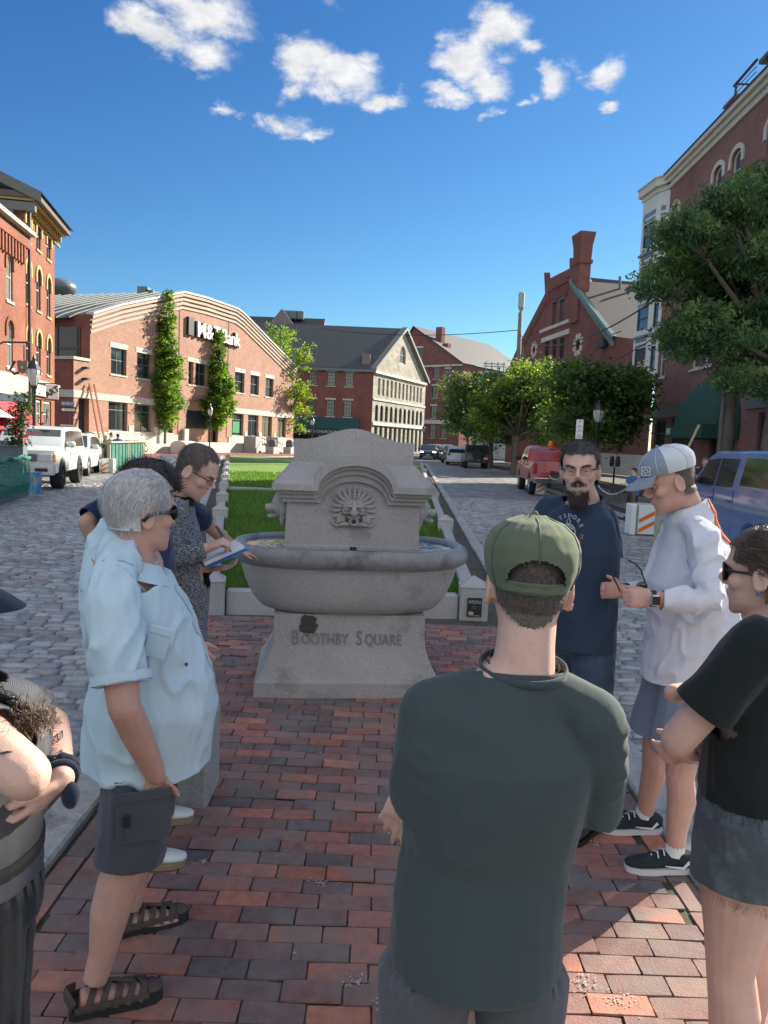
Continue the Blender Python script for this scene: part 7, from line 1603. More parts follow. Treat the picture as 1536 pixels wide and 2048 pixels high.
def cap_hat(par, H, mat_front, mat_back, mat_brim, name='cap', tilt=0, reverse=False, open_back=False, brim=True, low=.150):
 off = .011; m = MB(); nphi = 128 if open_back else 48; nz = 44 if open_back else 16; vs = []; z0 = low
 def zl(phi): return z0+.012*math.cos(phi)*(1 if not reverse else -1)
 for i in range(nphi):
  phi = 2*math.pi*i/nphi
  for j in range(nz):
   t = j/(nz-1); z = zl(phi)+(.2385-zl(phi))*t; o_ = off+.010*math.sin(math.pi*min(1, t*1.05))
   q = H.surf(phi, z, o_*(1+.0*t)); q = q+H.u*(.012*t)*H.k; q = q+(q-H.p(0, 0, .15)).normalized()*(.0016*noise.noise(q*38)+.0011*math.cos(6*phi)**8*-1); vs.append(q)
 fs = []; sgn = -1 if not reverse else 1; mi = []
 for i in range(nphi):
  for j in range(nz-1):
   phi = 2*math.pi*(i+.5)/nphi; t = (j+.5)/(nz-1)
   if open_back:
    a = (math.pi-phi) if not reverse else ((phi+math.pi) % (2*math.pi)-math.pi); z = zl(phi)+(.2385-zl(phi))*t
    if (a/.62)**2+((t-.14)/.32)**2 < 1 and t > .14: continue
   a = i*nz+j; b = ((i+1) % nphi)*nz+j; fs.append((a, b, b+1, a+1)); mi.append(0 if math.cos(phi) > .18 else 1)
 m.add(vs, fs); m.mi = mi; me = None
 o = m.build(name, [mat_front, mat_back], par, smooth=True, fix=False)
 mb = MB(); mb.ball(H.p(0, 0, .238+.024), .0075*H.k, 10, 6); mb.build('cap_button', mat_front, o, smooth=True)
 sm = MB()
 for kk in range(6):
  phi = math.pi*kk/3+(math.pi/6 if 0 else 0); pts = [H.surf(phi, zl(phi)+(.2385-zl(phi))*t, off+.0108*math.sin(math.pi*min(1, t*1.05)))+H.u*.012*t*H.k for t in np.linspace(.42 if open_back and abs(phi-math.pi) < .2 else .02, .98, 9)]
  sm.tube(pts, .0013, 4)
 sm.build('cap_seams', mat_back, o, smooth=True)
 if brim:
  b = MB(); n = 15; top = []; bot = []
  for i in range(n):
   phi = -.95+1.9*i/(n-1); a = H.surf(phi, z0+.010, off+.002); xx = math.sin(phi)/math.sin(.95)
   fwd = (.075*math.sqrt(max(0, 1-(xx*.93)**2)))*H.k; c = a+H.f*fwd-H.u*(.014+.010*(fwd/.075))*H.k-H.u*.016*xx*xx*H.k
   mid = a.lerp(c, .5)+H.u*.004; top += [a, mid, c]
  vs = top+[p-H.u*.0035 for p in top]; N_ = 3*n; fs = []
  for i in range(n-1):
   for j in range(2): q = 3*i+j; fs += [(q, q+3, q+4, q+1), (N_+q, N_+q+1, N_+q+4, N_+q+3)]
   fs.append((3*i+2, 3*i+5, N_+3*i+5, N_+3*i+2))
  b.add(vs, fs); b.build('brim', mat_brim, o, smooth=50)
 return o
def glasses(par, H, name='glasses', rim=.0016, mt=None, lens=None, lw=.025, lh=.018, full=True, temple=.0018, tx=0, z=.119, y=.094):
 mt = mt or M_black; m = MB()
 for sg in (-1, 1):
  pts = [H.p(sg*.033+lw*math.cos(t)*(1 if abs(math.cos(t)) < .9 else .98), y-.006*abs(math.cos(t)) , z+lh*math.sin(t)) for t in np.linspace(0, 2*math.pi, 19)[:-1]]
  m.tube(pts, rim*H.k, 6, closed=True); m.tube([H.p(sg*.058, y-.006, z+.006), H.p(sg*(.074+tx), y-.03, z+.006), H.p(sg*(.079+tx), .01, z+.002), H.p(sg*(.080+tx), -.012, z-.004), H.p(sg*(.078+tx), -.028, z-.022)], [(temple, temple*2.2)]*5, 6, up=H.u)
 m.tube([H.p(-.010, y-.001, z+.004), H.p(0, y+.003, z+.008), H.p(.010, y-.001, z+.004)], rim*1.1*H.k, 6); o = m.build(name, mt, par, smooth=True)
 if lens:
  for sg in (-1, 1):
   q = MB(); q.add([H.p(sg*.033+lw*math.cos(t), y-.006*abs(math.cos(t))+.0005, z+lh*math.sin(t)) for t in np.linspace(0, 2*math.pi, 19)[:-1]], [tuple(range(18))]); q.build('lens', lens, o)
 return o
M_eye = PM('eye_white', (.55, .52, .48), .25); M_iris = PM('iris_dark', (.05, .035, .025), .15)
def eyes(par, H, lid):
 for sg in (-1, 1):
  m = MB(); m.ball(H.p(sg*.031, .0685, .1185), .0118*H.k, 14, 10); o = m.build('eye', M_eye, par, smooth=True)
  m = MB(); m.ball(H.p(sg*.031, .0745, .1175), .0066*H.k, 10, 8); m.build('iris', M_iris, o, smooth=True)
  m = MB(); m.tube([H.p(sg*.019, .0765, .1185), H.p(sg*.027, .0805, .1235), H.p(sg*.035, .0795, .1235), H.p(sg*.044, .072, .1180)], .0030*H.k, 6); m.tube([H.p(sg*.020, .0765, .1150), H.p(sg*.030, .0795, .1120), H.p(sg*.043, .073, .1150)], .0026*H.k, 6); m.build('eyelid', lid, o, smooth=True)
def brows(par, H, mat_, k=90, th=.004):
 V = []; Fq = []; T = []; rr = random.Random(3)
 for sg in (-1, 1):
  for i in range(k):
   t = rr.random(); x = sg*(.014+.036*t); p = H.p(x, .0925-.016*t*t+.003, .136+.006*math.sin(t*2.6)+rr.uniform(-th/2, th/2)); d = (H.r*sg*.8+H.u*rr.uniform(-.2, .5)+H.f*(-.25)).normalized()*.009; s_ = H.u*.0006; b0 = len(V); V += [tuple(p-s_), tuple(p+s_), tuple(p+d+s_*.3), tuple(p+d-s_*.3)]; Fq.append((b0, b0+1, b0+2, b0+3)); T += [(1, 1, 1)]*4
 return np_mesh('eyebrows', V, Fq, mat_, parent=par, tone=np.array(T, 'f'))
def cloth_mat(name, col, rough=.9, weave=420, var=.06, bump=.35, **k): return PM(name, col, rough, var, 6, bump=bump, bs=weave, spec=.2, sheen=.25, **k)
def shoe(par, A, toe, ln=.27, wd=.095, h=.075, upper=None, sole=None, name='shoe', sock=None, style='trainer'):
 """A: point on the ground under the ankle, toe: unit direction"""
 d = Vector(toe); d.z = 0; d.normalize(); s_ = Vector((d.y, -d.x, 0)); A = Vector(A); Z = Vector((0, 0, 1)); heel = A-d*ln*.27
 def sec(t, w0, zz, hh): return (heel+d*ln*t+Z*zz, (w0/2, hh/2))
 m = MB(); S = [(0, .05, .045, .05), (.06, .066, .050, .075), (.22, .070, .055, .095), (.42, .078, .050, .078), (.62, .092, .040, .056), (.82, .090, .034, .042), (.95, .066, .031, .032), (1.0, .03, .03, .018)]
 q = [sec(t, a, b+.004, c) for t, a, b, c in S]; m.tube([x[0] for x in q], [x[1] for x in q], 14, up=Z)
 m.tube([A+Z*.05-d*.01, A+Z*(h+.02)-d*.012], [(.042, .046), (.038, .045)], 12, up=d); me = fuse(m, .005, 2); up_ = put(me, name, upper, par)
 m = MB(); pts = []
 out2 = [(0, .024), (.04, .034), (.2, .038), (.42, .041), (.62, .050), (.8, .048), (.92, .036), (.985, .018)]
 L_ = [heel+d*ln*t*1.015-d*.003+s_*w_ for t, w_ in out2]; R_ = [heel+d*ln*t*1.015-d*.003-s_*w_ for t, w_ in out2[::-1]]; poly = L_+R_; n = len(poly)
 vs = [p+Z*.001 for p in poly]+[p+Z*.026+(p-heel-d*ln*.5).normalized()*.002 for p in poly]; m.add(vs, [tuple(range(n)), tuple(range(2*n-1, n-1, -1))]+[(i, (i+1) % n, (i+1) % n+n, i+n) for i in range(n)]); m.build('sole', sole, up_, smooth=50)
 return up_
def on_cloth(F, nm, pts, r, mt, up=.002, par=None):     # a thin seam that hugs the outermost garment
 m = MB(); bv = F.ly[-1][1]; q = []
 for p in pts:
  h = bv.find_nearest(Vector(p))
  if h[0] is not None: q.append(h[0]+h[1]*up)
 m.tube(q, r, 5); return m.build(nm, mt, par or F.t, smooth=True)
class Fig:
 def __init__(s, lab, base, voxel=.006, group=None): s.t = thing('person', base, lab, 'person', group); s.sk = MB(); s.vx = voxel; s.ly = []
 def body(s, mat_, dent=()):
  me = fuse(s.sk, s.vx, 2, .5)
  if dent: dents(me, dent)
  s.b = put(me, 'body', mat_, s.t); s.ly.append((s.b, None, 0)); return s.b
 def garment(s, name, mb, mat_, voxel=.009, cuts=(), smooth=3, thick=.003, **w):
  me = fuse(mb, voxel, smooth, .6)
  if w.pop('nowr', False) is False: wrinkle(me, **w)
  if cuts: cut_mesh(me, cuts)
  from mathutils.bvhtree import BVHTree
  rk = 1 if any(k in name for k in ('shorts', 'trousers', 'jeans')) else 2
  bv = BVHTree.FromPolygons([v.co[:] for v in me.vertices], [p.vertices[:] for p in me.polygons])
  be = {}
  for p in me.polygons:
   for k in p.edge_keys: be[k] = be.get(k, 0)+1
  bvx = {v for k, c in be.items() if c == 1 for v in k}; bvx |= {v for p in me.polygons if any(q in bvx for q in p.vertices) for v in p.vertices}
  s.bf = {p.index for p in me.polygons if any(q in bvx for q in p.vertices)}
  for (o, b_, r_) in s.ly:          # tuck what lies beneath under this layer
   if r_ < rk: s.tuckme(o.data, bv, wloc(o), r_ == 0)
  for (o, b_, r_) in s.ly:
   if r_ > rk and b_: s.bf = set(); s.tuckme(me, b_, Vector())
  if thick: me = solidify(me, thick)
  ob = put(me, name, mat_, s.t); s.ly.append((ob, bv, rk)); return ob
 def tuckme(s, me, bv, off, body=False, gap=.005):
  for v in me.vertices:
   p = v.co+off
   if body and p.z > s.sk.nz-.01: continue
   h = bv.find_nearest(p, .04)
   if h[0] is not None and -gap < (p-h[0]).dot(h[1]) < (.014 if body else .05) and not (h[2] in s.bf and (p-h[0]).length > .012): v.co = h[0]-h[1]*gap-off
  me.update()
def torso(mb, pts, az):     # pts: (centre, half width, half depth)
 f = Vector((math.sin(R(az)), math.cos(R(az)), 0)); mb.tube([p[0] for p in pts], [(p[1], p[2]) for p in pts], 24, up=f)
def eyesock(H): return [(H.p(sg*.031, .086, .119), -H.f*.0095*H.k, .013*H.k) for sg in (-1, 1)]+[(H.p(sg*.064, .045, .07), -H.r*sg*.004*H.k, .02*H.k) for sg in (-1, 1)]
def fdir(az): return Vector((math.sin(R(az)), math.cos(R(az)), 0))
def rdir(az): return Vector((math.cos(R(az)), -math.sin(R(az)), 0))
ZV = Vector((0, 0, 1))
SK_pink = skin_mat('skin_ruddy', (.57, .33, .26)); SK_mid = skin_mat('skin_fair', (.62, .39, .31)); SK_tan = skin_mat('skin_tanned', (.48, .29, .22))
# ---- 1: grey haired man in a pale blue shirt ------------------------------------------------
A1 = 66
F = Fig('grey haired man in pale blue shirt and grey cargo shorts, hand in pocket', (-.80, 2.38, PZ))
f1 = fdir(A1); r1 = rdir(A1)
hd = Head(at(282, 1022, 2.33), 50, -2, 0, 1.03); nk = at(268, 1135, 2.34); nk.z -= .0
hip = Vector((-.765, 2.40, .93)); wst = Vector((-.80, 2.40, 1.10)); chs = Vector((-.825, 2.38, 1.31)); shl = Vector((-.835, 2.37, 1.45))
add_head(F.sk, hd, nk, .064, chin=.0)
torso(F.sk, [(hip-ZV*.08, .15, .11), (hip, .16, .125), (wst+f1*.04, .165, .16), (chs, .17, .13), (shl+f1*.02, .13, .115), (nk, .07, .065)], A1)
shR = at(226, 1200, 2.15); elR = at(248, 1412, 2.06); wrR = at(312, 1552, 2.22); shL = shl-r1*.185+ZV*.0; elL = shL-ZV*.30-f1*.06-r1*.03; wrL = elL+f1*.06-ZV*.22+r1*.05
limb(F.sk, shR, elR, .058, .046, bulge=1.05); limb(F.sk, elR, wrR, .047, .033, bulge=1.08); F.sk.ball(shR, .06); limb(F.sk, shL, elL, .056, .043); limb(F.sk, elL, wrL, .043, .03)
hand(F.sk, wrR, Vector((.02, .06, -1)), -r1, f1, (.2, .2, .25, .3)); hand(F.sk, wrL, -ZV, r1, f1, (.4,)*4)
LG = []
anR = Vector(gp(208, 2010).to_tuple()); anR = Vector((-.845, 2.20, PZ)); anL = Vector((-.86, 2.58, PZ))
for sg, an in ((1, anR), (-1, anL)):
 hp = hip+r1*.10*sg-ZV*.04; kn = hp.lerp(an+ZV*.09, .50)+f1*.025; ank = an+ZV*.095
 limb(F.sk, hp, kn, .092, .064, bulge=1.02, n=14); F.sk.tube([kn, kn.lerp(ank, .22)-f1*.012, kn.lerp(ank, .45)-f1*.012, kn.lerp(ank, .78), ank], [.062, .066, .062, .042, .038], 14); F.sk.ball(kn, .064)
 F.sk.tube([ank-f1*.045-ZV*.05, ank-ZV*.055+f1*.02, ank-ZV*.066+f1*.10, ank-ZV*.072+f1*.165], [(.032, .032), (.038, .034), (.044, .022), (.036, .013)], 12, up=ZV); LG.append((hp, kn, ank))
F.body(SK_pink, eyesock(hd))
# shirt
M_sh = cloth_mat('pale_blue_cotton', (.52, .66, .74), .85, 500, .05, bump=.3)
m = MB(); hemz = .755
torso(m, [(Vector((-.755, 2.42, hemz-.06)), .215, .205), (Vector((-.755, 2.42, hemz+.06)), .215, .205), (hip+f1*.03+ZV*.03, .215, .215), (wst+f1*.05, .20, .190), (chs+f1*.03-ZV*.04, .20, .170), (chs+ZV*.06, .200, .14), (shl+ZV*.0, .165, .105), (nk-ZV*.0+f1*.0, .09, .088), (nk+ZV*.03, .078, .078)], A1)
m.ball(shR+ZV*.0, .078); m.ball(shL, .075); m.tube([shR+ZV*.02, shl+r1*.06+ZV*.045, nk-ZV*.01], [.068, .07, .06], 12); m.tube([shL+ZV*.02, shl-r1*.06+ZV*.045, nk-ZV*.01], [.065, .068, .06], 12)
se = shR.lerp(elR, .80); m.tube([shR, shR.lerp(elR, .4), se, se+(elR-shR).normalized()*.05], [.080, .083, .082, .084], 14); sl_ = shL.lerp(elL, .75); m.tube([shL, sl_, sl_+(elL-shL).normalized()*.05], [.078, .08, .082], 12)
dR = (elR-shR).normalized()
F.garment('shirt', m, M_sh, .0085, cuts=[(Vector((-.7, 2.4, hemz)), -ZV+f1*.04, .50), (se, dR, .13), (sl_, (elL-shL).normalized(), .12), (nk+ZV*.016, ZV-f1*.05, .098)], amp=.012, axis=(f1*.25+ZV).normalized(), fa=12, fl=3.2, fine=.002,
 folds=[(shR-f1*.05-ZV*.10, wst-f1*.10+r1*.12, .016, .010), (shR+f1*.07-ZV*.08, wst+f1*.12+r1*.12, .014, .009), (shR+f1*.09-ZV*.02, hip+f1*.22+r1*.08, .02, .008), (wst+f1*.2+r1*.12-ZV*.05, hip+f1*.14+r1*.2-ZV*.08, .016, .012), (wst+f1*.15+r1*.14-ZV*.12, hip+f1*.24+r1*.15-ZV*.05, .014, -.008), (chs-f1*.13+r1*.1, hip-f1*.16+r1*.12, .016, .008), (shR+ZV*.05-f1*.03, shR+ZV*.04+f1*.07, .012, -.004), (shR.lerp(elR, .2)-f1*.06, shR.lerp(elR, .7)+f1*.05, .013, .006)])
M_seamb = PM('pale_blue_stitch', (.30, .44, .52), .9)
for pts in ([nk+f1*.1-ZV*.06+(hip+f1*.30-ZV*.1-(nk+f1*.1-ZV*.06))*t+r1*.03 for t in np.linspace(0, 1, 30)], [shR+ZV*.09-f1*(.09-.18*t)+r1*-.055-ZV*abs(t-.5)*.12 for t in np.linspace(0, 1, 24)], [shR-f1*.075-r1*.045+ZV*(.06-.2*t) for t in np.linspace(0, 1, 14)], [nk-f1*.10-ZV*.07+r1*(-.16+.33*t) for t in np.linspace(0, 1, 20)]): on_cloth(F, 'shirt_seam', pts, .0022, M_seamb)
# collar, placket buttons, pocket flap
M_sh2 = M_sh
m = MB(); pts = []
for i in range(19):
 a = -2.75+5.5*i/18; d = f1*math.cos(a+math.pi)+r1*math.sin(a+math.pi); pts.append(d)
top = [nk+d*.079+ZV*(.035-.028*max(0, -d.dot(f1)*-1)) for d in pts]; out3 = [nk+d*(.105+.012*max(0, d.dot(f1)))-ZV*(.020+.035*max(0, d.dot(f1))) for d in pts]
vs = top+out3+[p+(p-nk).normalized()*.004 for p in top]+[p+(p-nk).normalized()*.005 for p in out3]; n = 19; fs = []
for i in range(n-1): fs += [(i, i+1, n+i+1, n+i), (2*n+i, 3*n+i, 3*n+i+1, 2*n+i+1), (i, 2*n+i, 2*n+i+1, i+1), (n+i, n+i+1, 3*n+i+1, 3*n+i)]
fs += [(0, n, 3*n, 2*n), (n-1, 3*n-1, 4*n-1, 2*n-1)]
m.add(vs, fs); m.build('collar', M_sh, F.t, smooth=40)
m = MB(); e = (se-shR).normalized(); ring = [.0835]; m.tube([se-e*.030, se-e*.004], .0855, 24, caps=False); m.build('sleeve_cuff', M_sh, F.t, smooth=True)
for q in (at(308, 1187, 2.28), at(371, 1326, 2.30)): m = MB(); m.ball(q+r1*.015, (.006, .006, .006), 8, 6); m.build('button', M_iris, F.t)
m = MB(); fr_p = at(322, 1262, 2.185); Mx = frame(fr_p, (f1*.9+r1*.35-ZV*.25), ZV); m.bbox((-.035, -.012, .0), (.035, .014, .006), .003, Mx); m.bbox((-.033, -.085, -.002), (.033, -.014, .002), .002, Mx); m.build('shirt_pocket', M_sh, F.t)
# shorts
M_cg = cloth_mat('charcoal_twill', (.085, .088, .105), .85, 350, .1)
m = MB(); torso(m, [(hip-ZV*.12, .185, .16), (hip, .19, .165), (hip+ZV*.08, .185, .165)], A1); cuts = []
for sg, (hp, kn, ank) in zip((1, -1), LG):
 e_ = hp.lerp(kn, 1.03); d = (kn-hp).normalized(); m.tube([hp, hp.lerp(kn, .4), e_, e_+d*.05], [(.115, .125), (.112, .120), (.104, .108), (.104, .108)], 16, up=f1); cuts.append((e_, d+f1*.06, .16))
F.garment('cargo_shorts', m, M_cg, .0085, cuts=cuts, amp=.005, axis=f1*.8+ZV*.5, fa=12, fl=5, seed=3, folds=[(LG[0][0]-f1*.1+r1*.08-ZV*.1, LG[0][1]-f1*.06+r1*.08, .014, .007)])
hp, kn, ank = LG[0]; c = hp.lerp(kn, .52)+r1*.112; Mx = frame(c, f1, ZV-f1*.0); m = MB(); m.bbox((-.075, -.085, -.004), (.085, .07, .006), .004, Mx); m.bbox((-.078, .045, .004), (.088, .078, .012), .004, Mx); m.bbox((-.05, -.085, .004), (.08, -.02, .010), .003, Mx); pk_ = m.build('cargo_pocket', M_cg, F.t); m = MB(); m.bbox((-.055, -.03, .009), (-.035, .01, .016), .003, Mx); m.build('pocket_knife_clip', M_black, pk_)
# sandals: strapped uppers on thick soles
M_sand = PM('sandal_leather', (.085, .06, .045), .7, .2, 20); M_sole = PM('sandal_sole', (.02, .022, .025), .7)
for an, tdir in ((anR, f1), (anL, fdir(A1-6))):
 s_ = Vector((tdir.y, -tdir.x, 0)); m = MB(); out2 = [(-.075, .026), (-.06, .038), (0, .040), (.06, .044), (.13, .050), (.18, .045), (.205, .025)]
 poly = [an+tdir*t+s_*w_ for t, w_ in out2]+[an+tdir*t-s_*w_ for t, w_ in out2[::-1]]; n = len(poly)
 vs = [p+ZV*.001 for p in poly]+[p+ZV*.034 for p in poly]; m.add(vs, [tuple(range(n)), tuple(range(2*n-1, n-1, -1))]+[(i, (i+1) % n, (i+1) % n+n, i+n) for i in range(n)]); so_ = m.build('sandal', M_sole, F.t, smooth=50)
 m = MB(); m.tube([an-tdir*.062-s_*.038+ZV*.05, an-tdir*.085+ZV*.075, an-tdir*.062+s_*.038+ZV*.05], [(.006, .028)]*3, 8, up=ZV)
 for t, hh, w_ in ((-.01, .085, .044), (.03, .086, .046), (.07, .074, .050), (.105, .062, .052), (.14, .052, .052)):
  m.tube([an+tdir*(t-.012)-s_*w_+ZV*.03, an+tdir*t-s_*w_*.75+ZV*hh*.85, an+tdir*(t+.012)+ZV*hh, an+tdir*t+s_*w_*.75+ZV*hh*.85, an+tdir*(t-.012)+s_*w_+ZV*.03], [(.004, .011)]*5, 8, up=tdir)
 m.tube([an-tdir*.06+s_*.043+ZV*.04, an+tdir*.05+s_*.05+ZV*.045, an+tdir*.16+s_*.045+ZV*.036], [(.004, .012)]*3, 6, up=ZV); m.tube([an-tdir*.06-s_*.043+ZV*.04, an+tdir*.05-s_*.05+ZV*.045, an+tdir*.16-s_*.045+ZV*.036], [(.004, .012)]*3, 6, up=ZV)
 m.ball(an+tdir*.175+ZV*.032, (.034, .034, .017), 12, 8); m.tube([an+tdir*.0+ZV*.105, an+tdir*.06+ZV*.088, an+tdir*.11+ZV*.07], .006, 6); m.build('straps', M_sand, so_, smooth=40)
# hair, sunglasses
HM_grey = hair_mat('grey_hair', (.62, .60, .59))
def comb1(x, y, z): return Vector((.25*(1 if x > 0 else -1), -.55 if z > .17 else -.35, -.9 if z < .19 else -.3))
def line1(phi):
 c = math.cos(phi)
 if c > .55: return .185
 if c > .1: return .135
 if c > -.25: return .122
 return .068
hair_mesh(F.t, hd, 'hair', HM_grey, line1, n=7500, ln=.036, comb=comb1, off=.003, cap_off=.011, wd=.0007, jitter=.10, seed=4)
M_lensd = PM('dark_lens', (.012, .012, .014), .08, spec=.9)
glasses(F.t, hd, 'sunglasses', .0036, M_black, M_lensd, .027, .020, temple=.0032, tx=.007)
brows(F.t, hd, HM_grey)
# ---- 2: curly haired person in navy, mostly hidden -----------------------------------------
F = Fig('curly haired person in long navy top, mostly hidden behind the man in pale blue', (-.90, 3.15, PZ)); A2 = 80; f1 = fdir(A2); r1 = rdir(A2)
hd = Head(at(298, 990, 3.0), 78, -12, 0, .98); nk = at(300, 1062, 3.02)
hip = Vector((-1.0, 3.10, .92)); chs = Vector((-.98, 3.05, 1.25)); shl = Vector((-.95, 3.04, 1.36))
add_head(F.sk, hd, nk, .056); torso(F.sk, [(hip-ZV*.08, .15, .11), (hip, .16, .12), (hip.lerp(chs, .5), .14, .10), (chs, .15, .11), (shl, .12, .08), (nk, .06, .06)], A2)
shR = shl+r1*.17; shL = shl-r1*.17; elR = shR+Vector((.02, -.03, -.28)); elL = shL+Vector((.02, .03, -.28)); wrR = elR+f1*.13-ZV*.16; wrL = elL+f1*.13-ZV*.16
for a, b, c in ((shR, elR, wrR), (shL, elL, wrL)): limb(F.sk, a, b, .052, .042); limb(F.sk, b, c, .042, .03); hand(F.sk, c, (c-b), -r1, f1, (.4,)*4)
anR = gp(296, 1745); anR.z = PZ; anL = gp(318, 1655); anL.z = PZ; LG = []
for sg, an in ((1, anR), (-1, anL)):
 hp = hip+r1*.09*sg; kn = hp.lerp(an, .5)+f1*.03; ank = an+ZV*.09; limb(F.sk, hp, kn, .085, .058); limb(F.sk, kn, ank, .058, .036, bulge=1.1); LG.append((hp, kn, ank)); F.sk.ball(kn, .058)
F.body(SK_mid, eyesock(hd))
M_nv = cloth_mat('navy_linen', (.035, .042, .095), .9, 380, .12); m = MB()
torso(m, [(hip-ZV*.20, .22, .18), (hip-ZV*.10, .215, .175), (hip+ZV*.05, .205, .165), (hip.lerp(chs, .5), .19, .15), (chs, .185, .135), (shl, .15, .10), (nk, .085, .08), (nk+ZV*.03, .075, .075)], A2)
for a, b, c in ((shR, elR, wrR), (shL, elL, wrL)): m.ball(a, .068); m.tube([a, b, c, c+(c-b).normalized()*.03], [.066, .058, .05, .05], 12); m.tube([a+ZV*.02, nk-ZV*.01], [.06, .06], 10)
F.garment('long_top', m, M_nv, .011, cuts=[(hip-ZV*.15, -ZV, .4), (nk+ZV*.012, ZV, .1)], amp=.006, fa=9)
m = MB(); M_dk = cloth_mat('dark_trousers', (.03, .032, .038)); 
for hp, kn, ank in LG: m.tube([hp+ZV*.02, kn, ank-ZV*.02], [.11, .082, .070], 14)
m.ball(hip, (.16, .14, .12)); F.garment('trousers', m, M_dk, .011, amp=.004, cuts=[(LG[0][2]+ZV*.0, -ZV, .14), (LG[1][2]+ZV*.0, -ZV, .14)])
M_gum = PM('gum_sole', (.30, .22, .14), .6); M_whs = PM('white_shoe_leather', (.66, .66, .63), .6)
for an in (anR, anL): shoe(F.t, an-f1*.05, f1, .285, upper=M_whs, sole=M_gum, name='white_trainer')
HM_dk = hair_mat('dark_brown_hair', (.035, .022, .018))
def ln2(phi): return .16 if math.cos(phi) > .5 else (.09 if math.cos(phi) > -.1 else .0)
hair_mesh(F.t, hd, 'curly_hair', HM_dk, ln2, n=5000, ln=.05, comb=lambda x, y, z: Vector((x*9, y*5-.3, 0 if z > .15 else -.7)), off=.012, cap_off=.03, wd=.0012, jitter=.9, curl=1.3, lift=.12, seed=8)
# ---- 3: man with glasses writing in a notebook ----------------------------------------------
F = Fig('balding man with glasses in marled grey sweater writing in an open notebook', (-.95, 3.62, PZ)); A3 = 82; f1 = fdir(A3); r1 = rdir(A3)
hd = Head(at(394, 940, 3.45), 96, -33, 0, 1.0); nk = at(358, 1000, 3.5)
hip = at(350, 1235, 3.55); hip.z = .95; chs = at(345, 1085, 3.52); chs.z = 1.33; shl = at(345, 1030, 3.52); shl.z = 1.48; wst = hip.lerp(chs, .5)+f1*.02
add_head(F.sk, hd, nk, .058, chin=.0)
torso(F.sk, [(hip-ZV*.08, .15, .11), (hip, .155, .12), (wst, .14, .12), (chs, .155, .115), (shl, .12, .085), (nk, .065, .06)], A3)
shR = at(347, 1035, 3.34); shL = shl-r1*.18; elR = at(330, 1125, 3.27); wrR = at(408, 1098, 3.36); elL = shL-ZV*.25+f1*.05; wrL = at(415, 1135, 3.55)
limb(F.sk, shR, elR, .05, .042); limb(F.sk, elR, wrR, .042, .028, bulge=1.05); limb(F.sk, shL, elL, .05, .042); limb(F.sk, elL, wrL, .042, .028)
hand(F.sk, wrR+f1*.01, f1*.9+ZV*.45, -ZV*.75-r1*.2+f1*.2, -r1*.8+ZV*.5, (1.0, 1.0, 1.05, 1.1), thumb=(.5, .6)); hand(F.sk, wrL, f1, ZV*.9, r1, (.35,)*4)
LG = []
for sg in (1, -1):
 hp = hip+r1*.09*sg; an = Vector((hip.x-.17, 3.64, PZ))+r1*.11*sg; kn = hp.lerp(an, .5)+f1*.02; ank = an+ZV*.09; limb(F.sk, hp, kn, .085, .058); F.sk.ball(kn, .056); limb(F.sk, kn, ank, .056, .036, bulge=1.1); LG.append((hp, kn, ank))
F.body(SK_mid, eyesock(hd)+[(hd.p(0, .05, .20), hd.u*.002, .03)])
def marl():
 m = bpy.data.materials.new('marled_knit'); m.use_nodes = True; t = m.node_tree; b = t.nodes['Principled BSDF']; g = N(t, 'ShaderNodeNewGeometry'); mp = N(t, 'ShaderNodeMapping'); mp.inputs['Scale'].default_value = (85, 85, 330); mp.inputs['Rotation'].default_value = (.25, .12, 0); L(t, g.outputs['Position'], mp.inputs[0])
 n = N(t, 'ShaderNodeTexNoise'); n.inputs['Scale'].default_value = 1.0; n.inputs['Detail'].default_value = 3; L(t, mp.outputs[0], n.inputs['Vector']); r = N(t, 'ShaderNodeMapRange'); r.inputs[1].default_value = .42; r.inputs[2].default_value = .6; L(t, n.outputs['Fac'], r.inputs[0])
 x = N(t, 'ShaderNodeMixRGB'); x.inputs[1].default_value = (.035, .037, .045, 1); x.inputs[2].default_value = (.30, .31, .34, 1); L(t, r.outputs[0], x.inputs[0]); L(t, x.outputs[0], b.inputs['Base Color']); b.inputs['Roughness'].default_value = .95
 p = N(t, 'ShaderNodeBump'); p.inputs['Strength'].default_value = .5; p.inputs['Distance'].default_value = .003; L(t, n.outputs['Fac'], p.inputs['Height']); L(t, p.outputs[0], b.inputs['Normal']); return m
M_marl = marl(); m = MB(); hz = .86
torso(m, [(hip-ZV*.14, .185, .155), (hip-ZV*.02, .185, .155), (wst, .172, .152), (chs, .185, .14), (shl, .145, .105), (nk, .082, .078), (nk+ZV*.035+f1*.01, .07, .07)], A3)
for a, b, c in ((shR, elR, wrR), (shL, elL, wrL)): m.ball(a, .066); m.tube([a, a.lerp(b, .6), b, b.lerp(c, .5), c, c+(c-b).normalized()*.04], [.064, .058, .056, .05, .042, .042], 12); m.tube([a+ZV*.015, nk-ZV*.01], [.06, .06], 10)
F.garment('sweater', m, M_marl, .0085, cuts=[(hip-ZV*.09, -ZV, .4), (nk+ZV*.02, ZV*.8+f1*.2, .1), (wrR-(wrR-elR).normalized()*.005, (wrR-elR), .09), (wrL, wrL-elL, .09)], amp=.005, axis=f1+ZV*.6, fa=12, fl=4)
m = MB(); m.tube([nk-ZV*.01, nk+ZV*.045+f1*.012], [(.077, .077), (.070, .070)], 20, caps=False, up=f1); c_ = m.build('collar', cloth_mat('black_rib', (.015, .016, .018)), F.t, smooth=True); 
m = MB(); M_gp = cloth_mat('grey_trousers', (.055, .06, .07), var=.12)
for hp, kn, ank in LG: m.tube([hp+ZV*.04, hp.lerp(kn, .5), kn, ank-ZV*.03], [.108, .095, .082, .078], 14)
